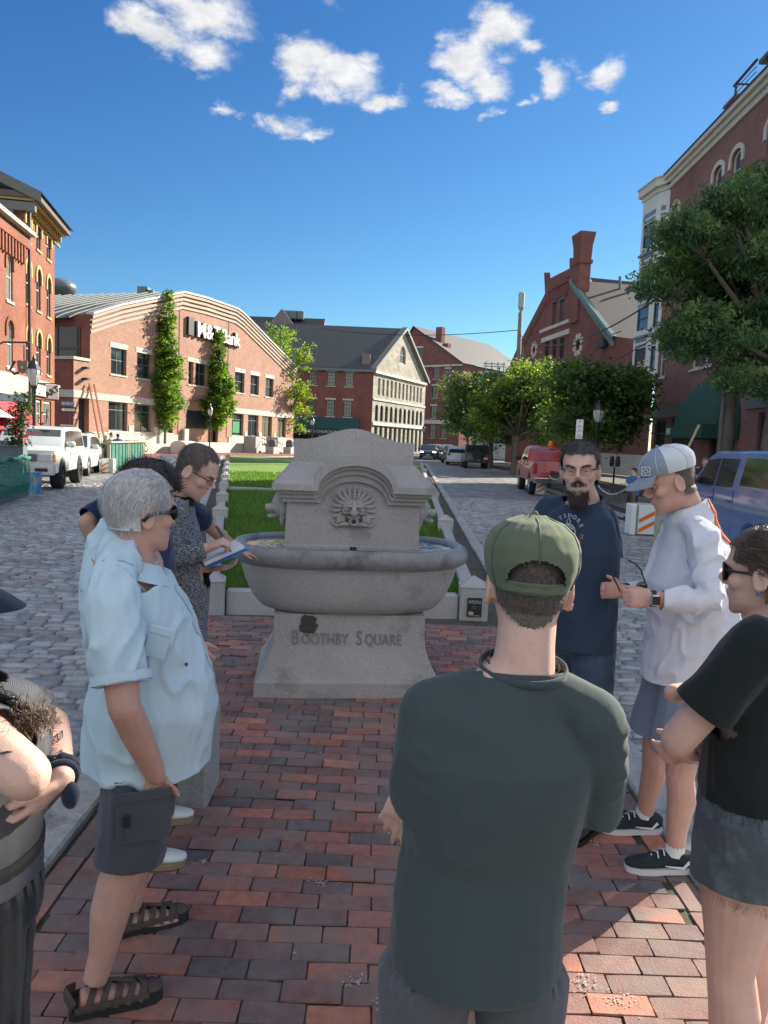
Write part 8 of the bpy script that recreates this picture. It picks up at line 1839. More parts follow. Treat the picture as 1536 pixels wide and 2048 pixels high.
m.ball(hip, (.15, .14, .12)); F.garment('trousers', m, M_gp, .010, amp=.005, cuts=[(LG[0][2]-ZV*.02, -ZV, .15), (LG[1][2]-ZV*.02, -ZV, .15)], fa=11, fl=4)
for hp, kn, ank in LG: shoe(F.t, ank-ZV*.09, f1, .28, upper=M_plast, sole=M_black, name='shoe')
HM_br = hair_mat('short_brown_hair', (.12, .09, .075))
def ln3(phi): c = math.cos(phi); return .205 if c > .5 else (.178 if c > .3 else (.135 if c > .05 else (.118 if c > -.3 else .055)))
hair_mesh(F.t, hd, 'hair', HM_br, ln3, n=3600, ln=.022, comb=lambda x, y, z: Vector((0, .2, -.7)), off=.002, cap_off=.003, wd=.0008, jitter=.25, seed=5)
M_wire = PM('thin_steel_rim', (.05, .05, .05), .3, metal=.6); M_clear = bpy.data.materials.new('clear_lens'); M_clear.use_nodes = True; bb = M_clear.node_tree.nodes['Principled BSDF']; bb.inputs['Transmission Weight'].default_value = 1; bb.inputs['Roughness'].default_value = .02; bb.inputs['IOR'].default_value = 1.01; bb.inputs['Specular IOR Level'].default_value = .1; bb.inputs['Base Color'].default_value = (1, 1, 1, 1)
glasses(F.t, hd, 'glasses', .0011, M_wire, M_clear, .023, .014, temple=.0012); eyes(F.t, hd, SK_mid); brows(F.t, hd, HM_br)
# notebook and pen: held things of their own
c_ = at(438, 1098, 3.47); ex = (at(476, 1080, 3.50)-at(396, 1115, 3.42)).normalized(); up_ = Vector((0, 0, 1)); dp_ = (Vector((-.25, 1, .12))-ex*Vector((-.25, 1, .12)).dot(ex)).normalized(); nz_ = ex.cross(dp_).normalized()
if nz_.z < 0: nz_ = -nz_
Mx = Matrix(((ex.x, dp_.x, nz_.x, c_.x), (ex.y, dp_.y, nz_.y, c_.y), (ex.z, dp_.z, nz_.z, c_.z), (0, 0, 0, 1)))
t = thing('notebook', c_, 'thick open notebook with blue cover held under the writing hand', 'notebook')
m = MB(); m.bbox((-.10, -.075, -.028), (.10, .075, -.010), .002, Mx); m.build('page_block', PM('paper', (.72, .71, .70), .8, .04, 90, aniso=(1, 1, 20)), t); m = MB(); m.bbox((-.102, -.077, -.0340), (.102, .077, -.0285), .001, Mx); m.bbox((-.085, -.09, -.039), (.11, .06, -.0345), .001, Mx); m.build('cover', M_blue, t)
m = MB(); m.box((-.098, -.073, -.0098), (.098, .073, -.0090), Mx); m.build('page', PM('lined_page', (.70, .71, .76), .8), t)
pn = at(441, 1062, 3.44); pe = at(462, 1082, 3.46)-nz_*.0; m = MB(); tip = wrR+f1*.12-ZV*.01; m.tube([pn+Vector((-.02, 0, .02)), tip], [.0045, .0035], 8); m.tube([pn+Vector((-.022, 0, .022)), pn.lerp(tip, .25)], [.0055, .005], 8); tag(m.build('pen', M_iris), 'black pen in the writing hand above the notebook', 'pen')
# ---- 4: man in navy T-shirt leaning on the trough rim ----------------------------------------
F = Fig('man in navy T-shirt leaning one hand on the trough rim, seen from behind', (-1.28, 4.45, PZ)); A4 = 25; f1 = fdir(A4); r1 = rdir(A4)
hd = Head(at(336, 952, 4.42), 40, -8, 0, 1.0); nk = at(312, 1000, 4.35)
hip = Vector((at(285, 1225, 4.42).x, 4.40, .97)); chs = at(290, 1085, 4.34); shl = at(292, 1022, 4.33); wst = hip.lerp(chs, .45)
add_head(F.sk, hd, nk, .06); torso(F.sk, [(hip-ZV*.08, .15, .11), (hip, .155, .12), (wst, .15, .115), (chs, .165, .12), (shl, .14, .09), (nk, .065, .06)], A4)
shL = at(222, 1012, 4.25); elL = at(166, 1052, 4.15); wrL = at(212, 1125, 4.25); shR = at(362, 1005, 4.42); elR = at(418, 1052, 4.78); wrR = at(478, 1103, 5.10)
elL = at(172, 1045, 4.12); wrL = at(222, 1150, 4.22)
limb(F.sk, shL, elL, .054, .045); limb(F.sk, elL, wrL, .045, .031, bulge=1.1); limb(F.sk, shR, elR, .056, .045, bulge=1.05); limb(F.sk, elR, wrR, .045, .031, bulge=1.08)
hand(F.sk, wrL, r1*.6-ZV*.8, -f1, f1, (.3,)*4); wd_ = (wrR-elR).normalized(); hand(F.sk, wrR, Vector((.85, .35, -.25)), -ZV, Vector((.3, -1, 0)), (.22, .2, .2, .25), spread=.6, thumb=(.9, .25))
LG = []
for sg in (1, -1):
 hp = hip+r1*.09*sg; an = Vector((hip.x, 4.5, PZ))+r1*.13*sg; kn = hp.lerp(an, .5); ank = an+ZV*.09; limb(F.sk, hp, kn, .085, .058); F.sk.ball(kn, .056); limb(F.sk, kn, ank, .056, .036, bulge=1.1); LG.append((hp, kn, ank))
F.body(SK_tan, eyesock(hd)); M_nt = cloth_mat('navy_jersey', (.012, .022, .065), .9, 400, .08); m = MB()
torso(m, [(hip-ZV*.14, .20, .16), (hip, .195, .155), (wst, .185, .15), (chs, .195, .145), (shl, .16, .105), (nk, .085, .08), (nk+ZV*.03, .075, .075)], A4)
cuts = [(hip-ZV*.09, -ZV, .4), (nk+ZV*.012, ZV, .1)]
for a, b, f_ in ((shR, elR, .72), (shL, elL, .85)):
 e_ = a.lerp(b, f_); d = (b-a).normalized(); m.ball(a, .072); m.tube([a, e_, e_+d*.05], [.074, .080, .084], 14); m.tube([a+ZV*.015, nk-ZV*.01], [.062, .06], 10); cuts.append((e_, d, .12))
F.garment('t_shirt', m, M_nt, .009, cuts=cuts, amp=.006, fa=10, fl=4, axis=r1*.6+ZV)
m = MB()
for hp, kn, ank in LG: m.tube([hp+ZV*.04, kn, ank-ZV*.03], [.108, .082, .075], 14)
m.ball(hip, (.16, .14, .12)); F.garment('trousers', m, M_dk, .012, amp=.004, cuts=[(LG[0][2]-ZV*.02, -ZV, .15), (LG[1][2]-ZV*.02, -ZV, .15)])
for hp, kn, ank in LG: shoe(F.t, ank-ZV*.09, f1, .28, upper=M_plast, sole=M_black, name='shoe')
hair_mesh(F.t, hd, 'hair', HM_grey, line1, n=2500, ln=.03, comb=comb1, off=.004, cap_off=.006, wd=.0011, seed=6)
# ---- 5: man in green cap and dark shirt, back to the camera -----------------------------------
F = Fig('man in olive green cap and dark green long sleeved shirt, back to the camera, nearest', (.27, 1.45, PZ), .006); A = -6; f1 = fdir(A); r1 = rdir(A)
hd = Head(at(1058, 1168, 1.50), 4, -2, 1.5, 1.0); nk = at(1046, 1338, 1.45)
hip = Vector((.225, 1.45, .90)); wst = Vector((.235, 1.45, 1.04)); chs = Vector((.245, 1.44, 1.215)); shl = Vector((.25, 1.43, 1.32))
add_head(F.sk, hd, nk, .060)
torso(F.sk, [(hip-ZV*.08, .15, .11), (hip, .155, .12), (wst, .14, .11), (chs, .17, .12), (shl, .15, .09), (nk-ZV*.02, .075, .065)], A)
shR = at(1180, 1440, 1.44); shL = at(866, 1428, 1.42); elR = at(1204, 1610, 1.46); elL = at(832, 1590, 1.40); wrR = elR+f1*.20-r1*.16+ZV*.03; wrL = elL+f1*.21+r1*.15+ZV*.02
hR = at(826, 1572, 1.62)
for a, b, c in ((shR, elR, wrR), (shL, elL, wrL)): F.sk.ball(a, .058); limb(F.sk, a, b, .056, .045); limb(F.sk, b, c, .045, .03)
F.sk.tube([wrR, hR+r1*.05+ZV*.01, hR], [.03, .028, .028], 10); hand(F.sk, hR, Vector((-.42, .05, -1)), Vector((.3, 1, 0)), Vector((1, -.2, -.3)), (.12, .18, .28, .4), thumb=(.5, .35), spread=.35)
LG = []
for sg in (1, -1):
 hp = hip+r1*.095*sg-ZV*.03; an = Vector((hip.x, 1.47, PZ))+r1*.13*sg; kn = hp.lerp(an, .5)+f1*.01; ank = an+ZV*.09; limb(F.sk, hp, kn, .088, .058); F.sk.ball(kn, .057); limb(F.sk, kn, ank, .057, .037, bulge=1.1); LG.append((hp, kn, ank))
F.body(SK_mid)
M_dg = cloth_mat('dark_green_jersey', (.058, .076, .078), .92, 520, .06, bump=.25); m = MB()
torso(m, [(hip-ZV*.16, .178, .15), (hip-ZV*.06, .180, .15), (hip+ZV*.04, .176, .145), (wst, .172, .135), (chs-ZV*.05, .185, .14), (chs+ZV*.04, .198, .14), (shl-ZV*.01, .170, .11), (shl.lerp(nk, .55)-ZV*.02, .12, .088), (nk-ZV*.022, .088, .076), (nk+ZV*.02, .074, .068)], A)
for a, b, c in ((shR, elR, wrR), (shL, elL, wrL)):
 m.ball(a, .070); m.tube([a, a.lerp(b, .5), b, b.lerp(c, .5), c, c+(c-b).normalized()*.05], [.070, .064, .058, .052, .042, .04], 14); m.tube([a+ZV*.012, a.lerp(nk, .5)-ZV*.004, nk-ZV*.055], [.060, .054, .048], 12)
F.garment('shirt', m, M_dg, .0075, cuts=[(hip-ZV*.09, -ZV+f1*.05, .5), (nk+ZV*.000, ZV*.97+f1*.12, .092), (wrR, wrR-elR, .08), (wrL, wrL-elL, .08)], amp=.0042, axis=(ZV+r1*.35), fa=7, fl=1.6, fine=.0007, smooth=4,
 folds=[(chs+r1*.12-f1*.13, hip+r1*.16-f1*.13, .014, .006), (wst+r1*.1-f1*.13, hip-ZV*.06+r1*.17-f1*.13, .012, .006), (chs-r1*.1-f1*.13, hip-r1*.02-f1*.15, .014, .004), (wst-r1*.12-f1*.12, hip-ZV*.06-r1*.17-f1*.12, .012, .006), (shL-ZV*.12+r1*.03-f1*.06, chs-ZV*.05-r1*.05-f1*.13, .012, .006), (shR-ZV*.12-r1*.03-f1*.06, chs-ZV*.05+r1*.06-f1*.13, .012, .006)]+[(elR+r1*.045+ZV*(.06+.045*k)-f1*.05, elR-r1*.03+ZV*(.03+.04*k)-f1*.055, .009, .006) for k in range(4)]+[(elL-r1*.045+ZV*(.05+.04*k)-f1*.05, elL+r1*.03+ZV*(.02+.04*k)-f1*.055, .009, .005) for k in range(3)])
m = MB(); m.tube([nk+ZV*.004+(f1*math.cos(t)*.077+r1*math.sin(t)*.086)+ZV*(.012*math.cos(t)) for t in np.linspace(0, 2*math.pi, 25)[:-1]], [(.003, .009)]*24, 6, closed=True, up=ZV); m.build('neck_rib', M_dg, F.t, smooth=True)
m = MB(); m.tube([nk+ZV*.013+(f1*math.cos(t)*.066+r1*math.sin(t)*.071)+ZV*(.014*math.cos(t)+.002*math.sin(7*t)) for t in np.linspace(0, 2*math.pi, 31)[:-1]], .0018, 5, closed=True); m.ball(nk+ZV*.0+f1*-.067, .0042, 8, 6); m.build('necklace', M_iris, F.t)
m = MB(); M_gt = cloth_mat('grey_brown_chinos', (.10, .10, .115))
for hp, kn, ank in LG: m.tube([hp+ZV*.06, hp.lerp(kn, .3), kn, ank-ZV*.03], [(.100, .12), (.100, .105), .078, .070], 16, up=f1)
m.ball(hip-ZV*.02, (.175, .14, .13)); F.garment('trousers', m, M_gt, .008, amp=.005, fa=10, fl=5, axis=r1+ZV*.4, cuts=[(LG[0][2]-ZV*.02, -ZV, .15), (LG[1][2]-ZV*.02, -ZV, .15)])
for hp, kn, ank in LG: shoe(F.t, ank-ZV*.09, f1, .28, upper=M_plast, sole=M_black, name='shoe')
def lnC(phi): c = math.cos(phi); return .2 if c > .1 else (.10 if c > -.35 else .040+.05*abs(math.sin(phi)))
hair_mesh(F.t, hd, 'hair', HM_br, lnC, n=4200, ln=.012, comb=lambda x, y, z: Vector((0, 0, -1)), off=.0005, cap_off=.0015, wd=.0007, jitter=.3, seed=7, zmin=.0)
M_ol = cloth_mat('olive_cotton', (.125, .15, .095), .9, 600, .06); cap_hat(F.t, hd, M_ol, M_ol, M_ol, low=.125, open_back=True)
m = MB(); pts = [hd.surf(math.pi+a, .128, .0125) for a in np.linspace(-.75, .75, 13)]; m.tube(pts, [(.0022, .011)]*13, 6, up=hd.u); m.build('cap_strap', M_ol, F.t, smooth=40)
# ---- 6: bearded man in navy T-shirt --------------------------------------------------------
F = Fig('bearded man with round glasses in navy T-shirt with chest emblem, hands in pockets', (.92, 3.5, PZ)); A = 226; f1 = fdir(A); r1 = rdir(A)
hd = Head(at(1160, 938, 3.42), 199, -4, 3, 1.04); nk = at(1172, 1000, 3.5)
hip = at(1158, 1235, 3.52); hip.z = .99; chs = at(1160, 1095, 3.5); shl = at(1162, 1030, 3.5); wst = hip.lerp(chs, .45)
add_head(F.sk, hd, nk, .060, chin=.01); torso(F.sk, [(hip-ZV*.08, .15, .11), (hip, .155, .12), (wst, .145, .115), (chs, .165, .125), (shl, .145, .09), (nk, .065, .06)], A)
shL = at(1203, 1035, 3.46); shR = at(1108, 1035, 3.62); elL = at(1208, 1140, 3.38); wrL = at(1172, 1228, 3.36); shL = shl-r1*.165; shR = shl+r1*.18; elL = at(1213, 1135, 3.62); shL = at(1207, 1040, 3.64); wrL = at(1176, 1238, 3.44); elR = shR-ZV*.28+r1*.05; wrR = elR-ZV*.2+f1*.12-r1*.06
for a, b, c in ((shL, elL, wrL), (shR, elR, wrR)): F.sk.ball(a, .055); limb(F.sk, a, b, .056, .046); limb(F.sk, b, c, .046, .031, bulge=1.1); hand(F.sk, c, (c-b)*.4-ZV*.3, f1*.3-r1*.1, f1, (.3,)*4)
LG = []
for sg in (1, -1):
 hp = hip+r1*.09*sg; an = Vector((hip.x, 3.52, PZ))+r1*.13*sg; kn = hp.lerp(an, .5)+f1*.01; ank = an+ZV*.09; limb(F.sk, hp, kn, .085, .058); F.sk.ball(kn, .056); limb(F.sk, kn, ank, .056, .036, bulge=1.1); LG.append((hp, kn, ank))
F.body(SK_mid, eyesock(hd)); m = MB()
torso(m, [(hip-ZV*.14, .195, .155), (hip, .19, .152), (wst, .182, .148), (chs, .195, .150), (shl, .165, .108), (nk-ZV*.01, .088, .08), (nk+ZV*.03, .076, .074)], A); cuts = [(hip-ZV*.07, -ZV, .4), (nk+ZV*.006, ZV*.9+f1*.3, .1)]
for a, b, f_ in ((shL, elL, .80), (shR, elR, .8)):
 e_ = a.lerp(b, f_); d = (b-a).normalized(); m.ball(a, .072); m.tube([a, e_, e_+d*.05], [.074, .082, .086], 14); m.tube([a+ZV*.012, nk-ZV*.02], [.060, .058], 10); cuts.append((e_, d, .12))
M_nt2 = cloth_mat('faded_navy_jersey', (.035, .055, .095), .9, 400, .08); F.garment('t_shirt', m, M_nt2, .0085, cuts=cuts, amp=.006, fa=9, fl=3.5, folds=[(shL-ZV*.12+f1*.08, wst+f1*.13, .014, .007)])
c_ = at(1138, 1062, 3.29); tm = frame(c_, (f1.cross(ZV)*-1), ZV)
ex = Vector((-f1.y, f1.x, 0)); tm = frame(c_, ex, ZV); em = []
for i, ch in enumerate("'TSHORE ME CO"):
 a = R(150-25*i*.82-0); rr_ = .068; p = c_+ex*math.cos(a)*rr_+ZV*math.sin(a)*rr_+f1*.004
 if ch == ' ': continue
 em.append(text_mesh(ch, .026, frame(p, ex*math.sin(a)-ZV*math.cos(a), ex*math.cos(a)+ZV*math.sin(a)), 'shirt_lettering', PM('faded_print', (.42, .44, .46), .8) if i < 8 else PM('faded_red_print', (.45, .15, .1), .8), F.t, .0012))
m = MB()
for (r0, a0, a1) in ((.036, 0, 6.28), (.026, .5, 5.5)): m.tube([c_+ex*math.cos(t)*r0+ZV*(math.sin(t)*r0-.004)+f1*.008 for t in np.linspace(a0, a1, 22)], .0026, 5)
for k in range(3): a = R(90+120*k); e = ex*math.cos(a)+ZV*math.sin(a); q = ex*math.cos(a+1.57)+ZV*math.sin(a+1.57); m.tube([c_+ZV*.028+f1*.008, c_+ZV*.028+e*.016+q*.010+f1*.008, c_+ZV*.028+e*.03+f1*.008, c_+ZV*.028+e*.016-q*.010+f1*.008, c_+ZV*.028+f1*.008], .002, 5)
m.build('shirt_emblem', PM('faded_print', (.42, .44, .46)), F.t)
M_jn = cloth_mat('blue_denim', (.055, .085, .14), .85, 300, .2); m = MB()
for hp, kn, ank in LG: m.tube([hp+ZV*.04, hp.lerp(kn, .4), kn, ank-ZV*.02], [.108, .098, .085, .075], 14)
m.ball(hip, (.16, .14, .13)); F.garment('jeans', m, M_jn, .010, amp=.006, fa=10, fl=5, axis=r1+ZV*.3, cuts=[(LG[0][2]-ZV*.02, -ZV, .15), (LG[1][2]-ZV*.02, -ZV, .15)])
for hp, kn, ank in LG: shoe(F.t, ank-ZV*.09, f1, .28, upper=M_plast, sole=M_black, name='shoe')
eyes(F.t, hd, SK_mid); brows(F.t, hd, HM_dk, 130, .007); glasses(F.t, hd, 'glasses', .0011, M_wire, M_clear, .024, .018)
def lnT(phi): c = math.cos(phi); return .188 if c > .5 else (.165 if c > .25 else (.125 if c > -.3 else .05))
HM_sp = hair_mat('greying_dark_hair', (.06, .055, .05)); hair_mesh(F.t, hd, 'hair', HM_sp, lnT, n=4200, ln=.02, comb=lambda x, y, z: Vector((.3*x*8, .4, .3 if z > .19 else -.5)), off=.002, cap_off=.007, wd=.0009, jitter=.35, seed=9, lift=.35)
rr = random.Random(5); V = []; Fq = []; T = []
for i in range(6500):      # beard and moustache
 a = rr.uniform(-1, 1); z = rr.uniform(-.004, .048) if rr.random() < .8 else rr.uniform(.066, .080); w_ = .036 if z < .05 else .030
 x = a*w_*(1.15 if z > .02 else .9)
 if z < .05 and z > .038 and abs(x) < .012 and rr.random() < .7: continue
 y = .088-.9*x*x/.05+(.004 if z > .05 else 0)-(.012 if z < .01 else 0); p = hd.p(x, y-.004, z); d = (hd.f*.35-hd.u*.9+-hd.r*x*3+Vector((rr.gauss(0, .2), rr.gauss(0, .2), 0))).normalized()*(.052 if z < .03 else .02)*rr.uniform(.6, 1.2); s_ = hd.r*.0008; b0 = len(V); V += [tuple(p-s_), tuple(p+s_), tuple(p+d+s_*.3), tuple(p+d-s_*.3)]; Fq.append((b0, b0+1, b0+2, b0+3)); t = rr.uniform(.5, 1.4); T += [(t,)*3]*4
np_mesh('beard', V, Fq, HM_dk, parent=F.t, tone=np.array(T, 'f'))
# ---- 7: man in white shirt and trucker cap ---------------------------------------------------
F = Fig('man in white long sleeved shirt, grey shorts and trucker cap, looking down', (1.32, 3.25, PZ)); A = 268; f1 = fdir(A); r1 = rdir(A)
hd = Head(at(1338, 960, 3.12), 272, -24, 0, 1.04); nk = at(1372, 1012, 3.16)
hip = at(1372, 1330, 3.22); hip.z = .93; wst = hip+Vector((.02, 0, .20)); chs = at(1378, 1120, 3.20); chs.z = 1.32; shl = at(1388, 1050, 3.20); shl.z = 1.49
add_head(F.sk, hd, nk, .064); torso(F.sk, [(hip-ZV*.08, .16, .12), (hip, .165, .14), (wst, .165, .15), (chs, .17, .14), (shl, .14, .10), (nk, .07, .07)], A)
shL = at(1408, 1085, 3.00); elL = at(1420, 1205, 2.90); wrL = at(1305, 1197, 2.93); shR = shl+r1*.17; elR = shR-ZV*.30; wrR = elR+f1*.24+ZV*.04-r1*.06
F.sk.ball(shL, .062); limb(F.sk, shL, elL, .058, .048); limb(F.sk, elL, wrL, .048, .030, bulge=1.08); limb(F.sk, shR, elR, .058, .048); limb(F.sk, elR, wrR, .048, .03)
hand(F.sk, wrL, Vector((-1, .05, -.02)), Vector((.1, 1, -.25)), Vector((0, .2, 1)), (.55, .8, .9, 1.0), thumb=(.35, .35)); hand(F.sk, wrR, f1, -r1, ZV, (.6,)*4)
LG = []; anL = gp(1325, 1752); anL.z = PZ; anL.x = 1.335; anL.y = 3.13; anR = Vector((1.315, 3.46, PZ)); M_wt = cloth_mat('white_performance_jersey', (.66, .67, .74), .75, 500, .03)
for sg, an in ((-1, anL), (1, anR)):
 hp = hip+r1*.095*sg-ZV*.02; kn = hp.lerp(an, .5)+f1*.02; ank = an+ZV*.09; limb(F.sk, hp, kn, .092, .062); F.sk.ball(kn, .060); F.sk.tube([kn, kn.lerp(ank, .3)-f1*.015, kn.lerp(ank, .75), ank], [.058, .062, .044, .038], 14); LG.append((hp, kn, ank, an))
F.body(SK_pink, eyesock(hd)); m = MB()
torso(m, [(hip-ZV*.10, .205, .185), (hip, .205, .185), (wst, .205, .19), (chs, .205, .18), (shl-ZV*.03, .175, .14), (shl.lerp(nk, .6), .11, .10), (nk-ZV*.01, .086, .082), (nk+ZV*.03, .078, .076)], A); cuts = [(hip-ZV*.045, -ZV+f1*-.12, .45), (nk+ZV*.008-f1*.0, ZV*.9+f1*.35, .1), (wrL-(wrL-elL).normalized()*.035, wrL-elL, .1), (wrR, wrR-elR, .1)]
for a, b, c in ((shL, elL, wrL), (shR, elR, wrR)): m.ball(a, .076); m.tube([a, a.lerp(b, .55), b, b.lerp(c, .45), c, c+(c-b).normalized()*.04], [.076, .070, .064, .056, .043, .042], 14); m.tube([a+ZV*.012, nk-ZV*.045], [.066, .055], 12)
F.garment('long_sleeved_shirt', m, M_wt, .008, cuts=cuts, amp=.013, axis=(f1-ZV*.7), fa=10, fl=3, fine=.0015, folds=[(shL-ZV*.05+f1*.06, wst+f1*.14-r1*.1, .016, .009), (elL+ZV*.02, elL.lerp(wrL, .5)-r1*.045, .01, .008), (elL+ZV*.07, elL.lerp(wrL, .6)+ZV*.035, .01, .007), (shL-ZV*.10-r1*.06, elL+ZV*.05+f1*.05-r1*.05, .012, .006), (shL-ZV*.2+f1*.04, chs+f1*.17-ZV*.1, .012, .006)])
on_cloth(F, 'orange_back_print', [at(1442+6*k, 985+18*k, 3.1) for k in range(7)], [.003, .006, .008, .009, .009, .007, .003], PM('safety_orange', (.75, .17, .03), .5))
on_cloth(F, 'shirt_seam', [shL+ZV*(.07-.20*t)+f1*(.07*math.sin(t*3))-r1*-.04 for t in np.linspace(0, 1, 18)], .0018, PM('grey_stitch', (.42, .43, .50), .9))
m = MB(); M_gs = cloth_mat('blue_grey_shorts', (.20, .245, .33), .85, 400, .05)
cuts = []
for hp, kn, ank, an in LG: e_ = hp.lerp(kn, .78); d = (kn-hp).normalized(); m.tube([hp+ZV*.05, hp.lerp(kn, .4), e_, e_+d*.05], [(.118, .13), (.115, .135), (.112, .142), (.112, .144)], 16, up=f1); cuts.append((e_, d, .17))
m.ball(hip, (.19, .17, .13)); F.garment('shorts', m, M_gs, .009, cuts=cuts, amp=.008, fa=10, fl=2)
for hp, kn, ank, an in LG:
 s_ = shoe(F.t, an, f1, .30, upper=PM('black_mesh', (.018, .024, .03), .8, .2, 200, bump=.6, bs=500), sole=M_white, name='trainer'); m = MB(); m.tube([an+ZV*.075+f1*.005, an+ZV*.125], [(.040, .044), (.040, .040)], 14, caps=False, up=f1); m.build('sock', M_white, F.t, smooth=True)
 m = MB(); sd = -r1
 for k in range(4): m.tube([an+f1*(.06+.025*k)+sd*.03+ZV*(.085-.012*k), an+f1*(.055+.025*k)+ZV*(.098-.013*k), an+f1*(.06+.025*k)-sd*.03+ZV*(.085-.012*k)], .003, 5)
 m.tube([an-f1*.05+sd*.036+ZV*.06, an-f1*.02+sd*.044+ZV*.035, an+f1*.06+sd*.047+ZV*.045], [.007, .006, .002], 6); m.build('laces_and_stripe', M_white, s_)
M_gc = cloth_mat('grey_cap_front', (.27, .31, .37), .8, 400, .05); M_ms = cloth_mat('white_mesh', (.60, .62, .66), .8, 300, .12); cp_ = cap_hat(F.t, hd, M_gc, M_ms, M_gc, low=.155)
em_ = hd.surf(-.55, .185, .024); ey = hd.f*.5-hd.r*.8; q = MB(); tx = (hd.f*.8+hd.r*.55); 
for k in range(8): a0 = k*math.pi/4; q.tube([em_+(tx*math.cos(a)+hd.u*math.sin(a))*.017*(1+.25*(k % 2)) for a in np.linspace(a0, a0+.7, 4)], .0022, 5)
q.tube([em_+(tx*math.cos(a)+hd.u*math.sin(a))*.009 for a in np.linspace(0, 6.28, 12)[:-1]], .0018, 5, closed=True); q.build('cap_emblem', M_white, cp_)
hair_mesh(F.t, hd, 'hair', HM_br, lambda p: .2 if math.cos(p) > -.05 else (.11 if math.cos(p) > -.3 else .05), n=2600, ln=.012, comb=lambda x, y, z: Vector((0, 0, -1)), off=.0005, cap_off=.002, wd=.0008, seed=3); eyes(F.t, hd, SK_pink); brows(F.t, hd, HM_br)
# watch; sunglasses held in the hand are a thing of their own
m = MB(); w0 = wrL+Vector((-.0, 0, 0)); m.tube([w0-Vector((.010, 0, 0)), w0+Vector((.012, 0, 0))], [(.031, .034)]*2, 20, caps=False); wt = m.build('watch_strap', M_plast, F.t, smooth=True); m = MB(); m.bbox((w0.x-.021, w0.y-.044, w0.z-.022), (w0.x+.018, w0.y-.030, w0.z+.022), .006); m.build('watch_case', M_chrome, wt); m = MB(); m.bbox((w0.x-.016, w0.y-.0455, w0.z-.017), (w0.x+.013, w0.y-.0445, w0.z+.017), .001); m.build('watch_face', M_lensd, wt)
gq = at(1283, 1160, 2.96); t = thing('sunglasses', gq, 'folded out black sunglasses held in the hand of the man in white', 'sunglasses'); m = MB()
a = at(1240, 1182, 2.95); m.tube([a, at(1232, 1165, 2.95), at(1224, 1148, 2.95)], [.0032, .0032, .004], 6); m.tube([at(1290, 1165, 3.0), at(1282, 1140, 3.0), at(1272, 1128, 3.0), at(1257, 1121, 3.0)], [.0036, .0034, .0034, .004], 6); m.build('temples', M_black, t)
m = MB(); 
for c in (at(1258, 1184, 2.97), at(1284, 1172, 3.02)): m.ball(c, (.024, .008, .018), 14, 8)
m.build('lenses', M_lensd, t, smooth=True)
# ---- 8: woman at the right edge ---------------------------------------------------------------
F = Fig('woman in black T-shirt and frayed dark denim shorts at the right edge', (1.16, 2.05, PZ)); A = -52; f1 = fdir(A); r1 = rdir(A)
hd = Head(at(1510, 1142, 2.02), -52, -5, 0, .98); nk = at(1508, 1258, 2.02)
hip = Vector((1.05, 2.02, .90)); wst = Vector((1.05, 2.02, 1.07)); chs = Vector((1.055, 2.02, 1.27)); shl = Vector((1.06, 2.02, 1.385))
add_head(F.sk, hd, nk, .052); torso(F.sk, [(hip-ZV*.08, .17, .13), (hip, .175, .135), (wst, .145, .11), (chs, .155, .12), (shl, .135, .085), (nk, .06, .055)], A)
shL = at(1400, 1350, 1.94); elL = at(1335, 1482, 1.98); wrL = at(1368, 1500, 2.20); shR = shl+r1*.17; elR = shR-ZV*.25+f1*.13; wrR = chs+f1*.25-ZV*.13; shL = shl-r1*.165-ZV*.01; elL = at(1338, 1480, 1.95); wrL = at(1362, 1508, 2.15)
F.sk.ball(shL, .058); limb(F.sk, shL, elL, .058, .046); F.sk.ball(elL, .045); limb(F.sk, elL, wrL, .044, .027); limb(F.sk, shR, elR, .056, .044); limb(F.sk, elR, wrR, .044, .027)
hand(F.sk, wrL, f1*.3+r1-ZV*.1, f1, ZV, (.5,)*4, L=.9); hand(F.sk, at(1372, 1494, 2.12), Vector((-1, .1, -.35)), Vector((0, 1, 0)), ZV, (.5, .6, .7, .8), L=.85)
LG = []
for sg in (1, -1):
 hp = hip+r1*.10*sg-ZV*.03; an = Vector((hip.x, 1.98, 0))+r1*.14*sg; kn = hp.lerp(an+ZV*.09, .52)+f1*.01; ank = an+ZV*.09; F.sk.tube([hp, hp.lerp(kn, .4), hp.lerp(kn, .75), kn, kn.lerp(ank, .28)-f1*.015, kn.lerp(ank, .72), ank], [.110, .105, .078, .062, .066, .044, .036], 16); LG.append((hp, kn, ank, an))
F.body(SK_mid, eyesock(hd)); m = MB(); M_bk = cloth_mat('black_cotton', (.018, .024, .024), .92, 420, .06)
torso(m, [(hip-ZV*.02, .19, .15), (hip+ZV*.04, .188, .150), (wst, .178, .142), (chs, .185, .155), (shl, .155, .105), (nk-ZV*.01, .085, .078), (nk+ZV*.02, .075, .07)], A); cuts = [(hip+ZV*.02, -ZV, .4), (nk-ZV*.004, ZV, .1)]
for a, b, f_ in ((shL, elL, .66), (shR, elR, .7)):
 e_ = a.lerp(b, f_); d = (b-a).normalized(); m.ball(a, .072); m.tube([a, e_, e_+d*.03], [.074, .080, .082], 14); m.tube([a+ZV*.012, nk-ZV*.03], [.056, .055], 10); cuts.append((e_+d*.005, d, .092))
F.garment('t_shirt', m, M_bk, .008, cuts=cuts, amp=.006, fa=9, fl=3); m = MB(); cuts = []
M_dn = PM('washed_black_denim', (.075, .09, .105), .9, .25, 9, bump=.5, bs=420, sheen=.2, dirt=((.20, .23, .25), 7.0, .50, .72))
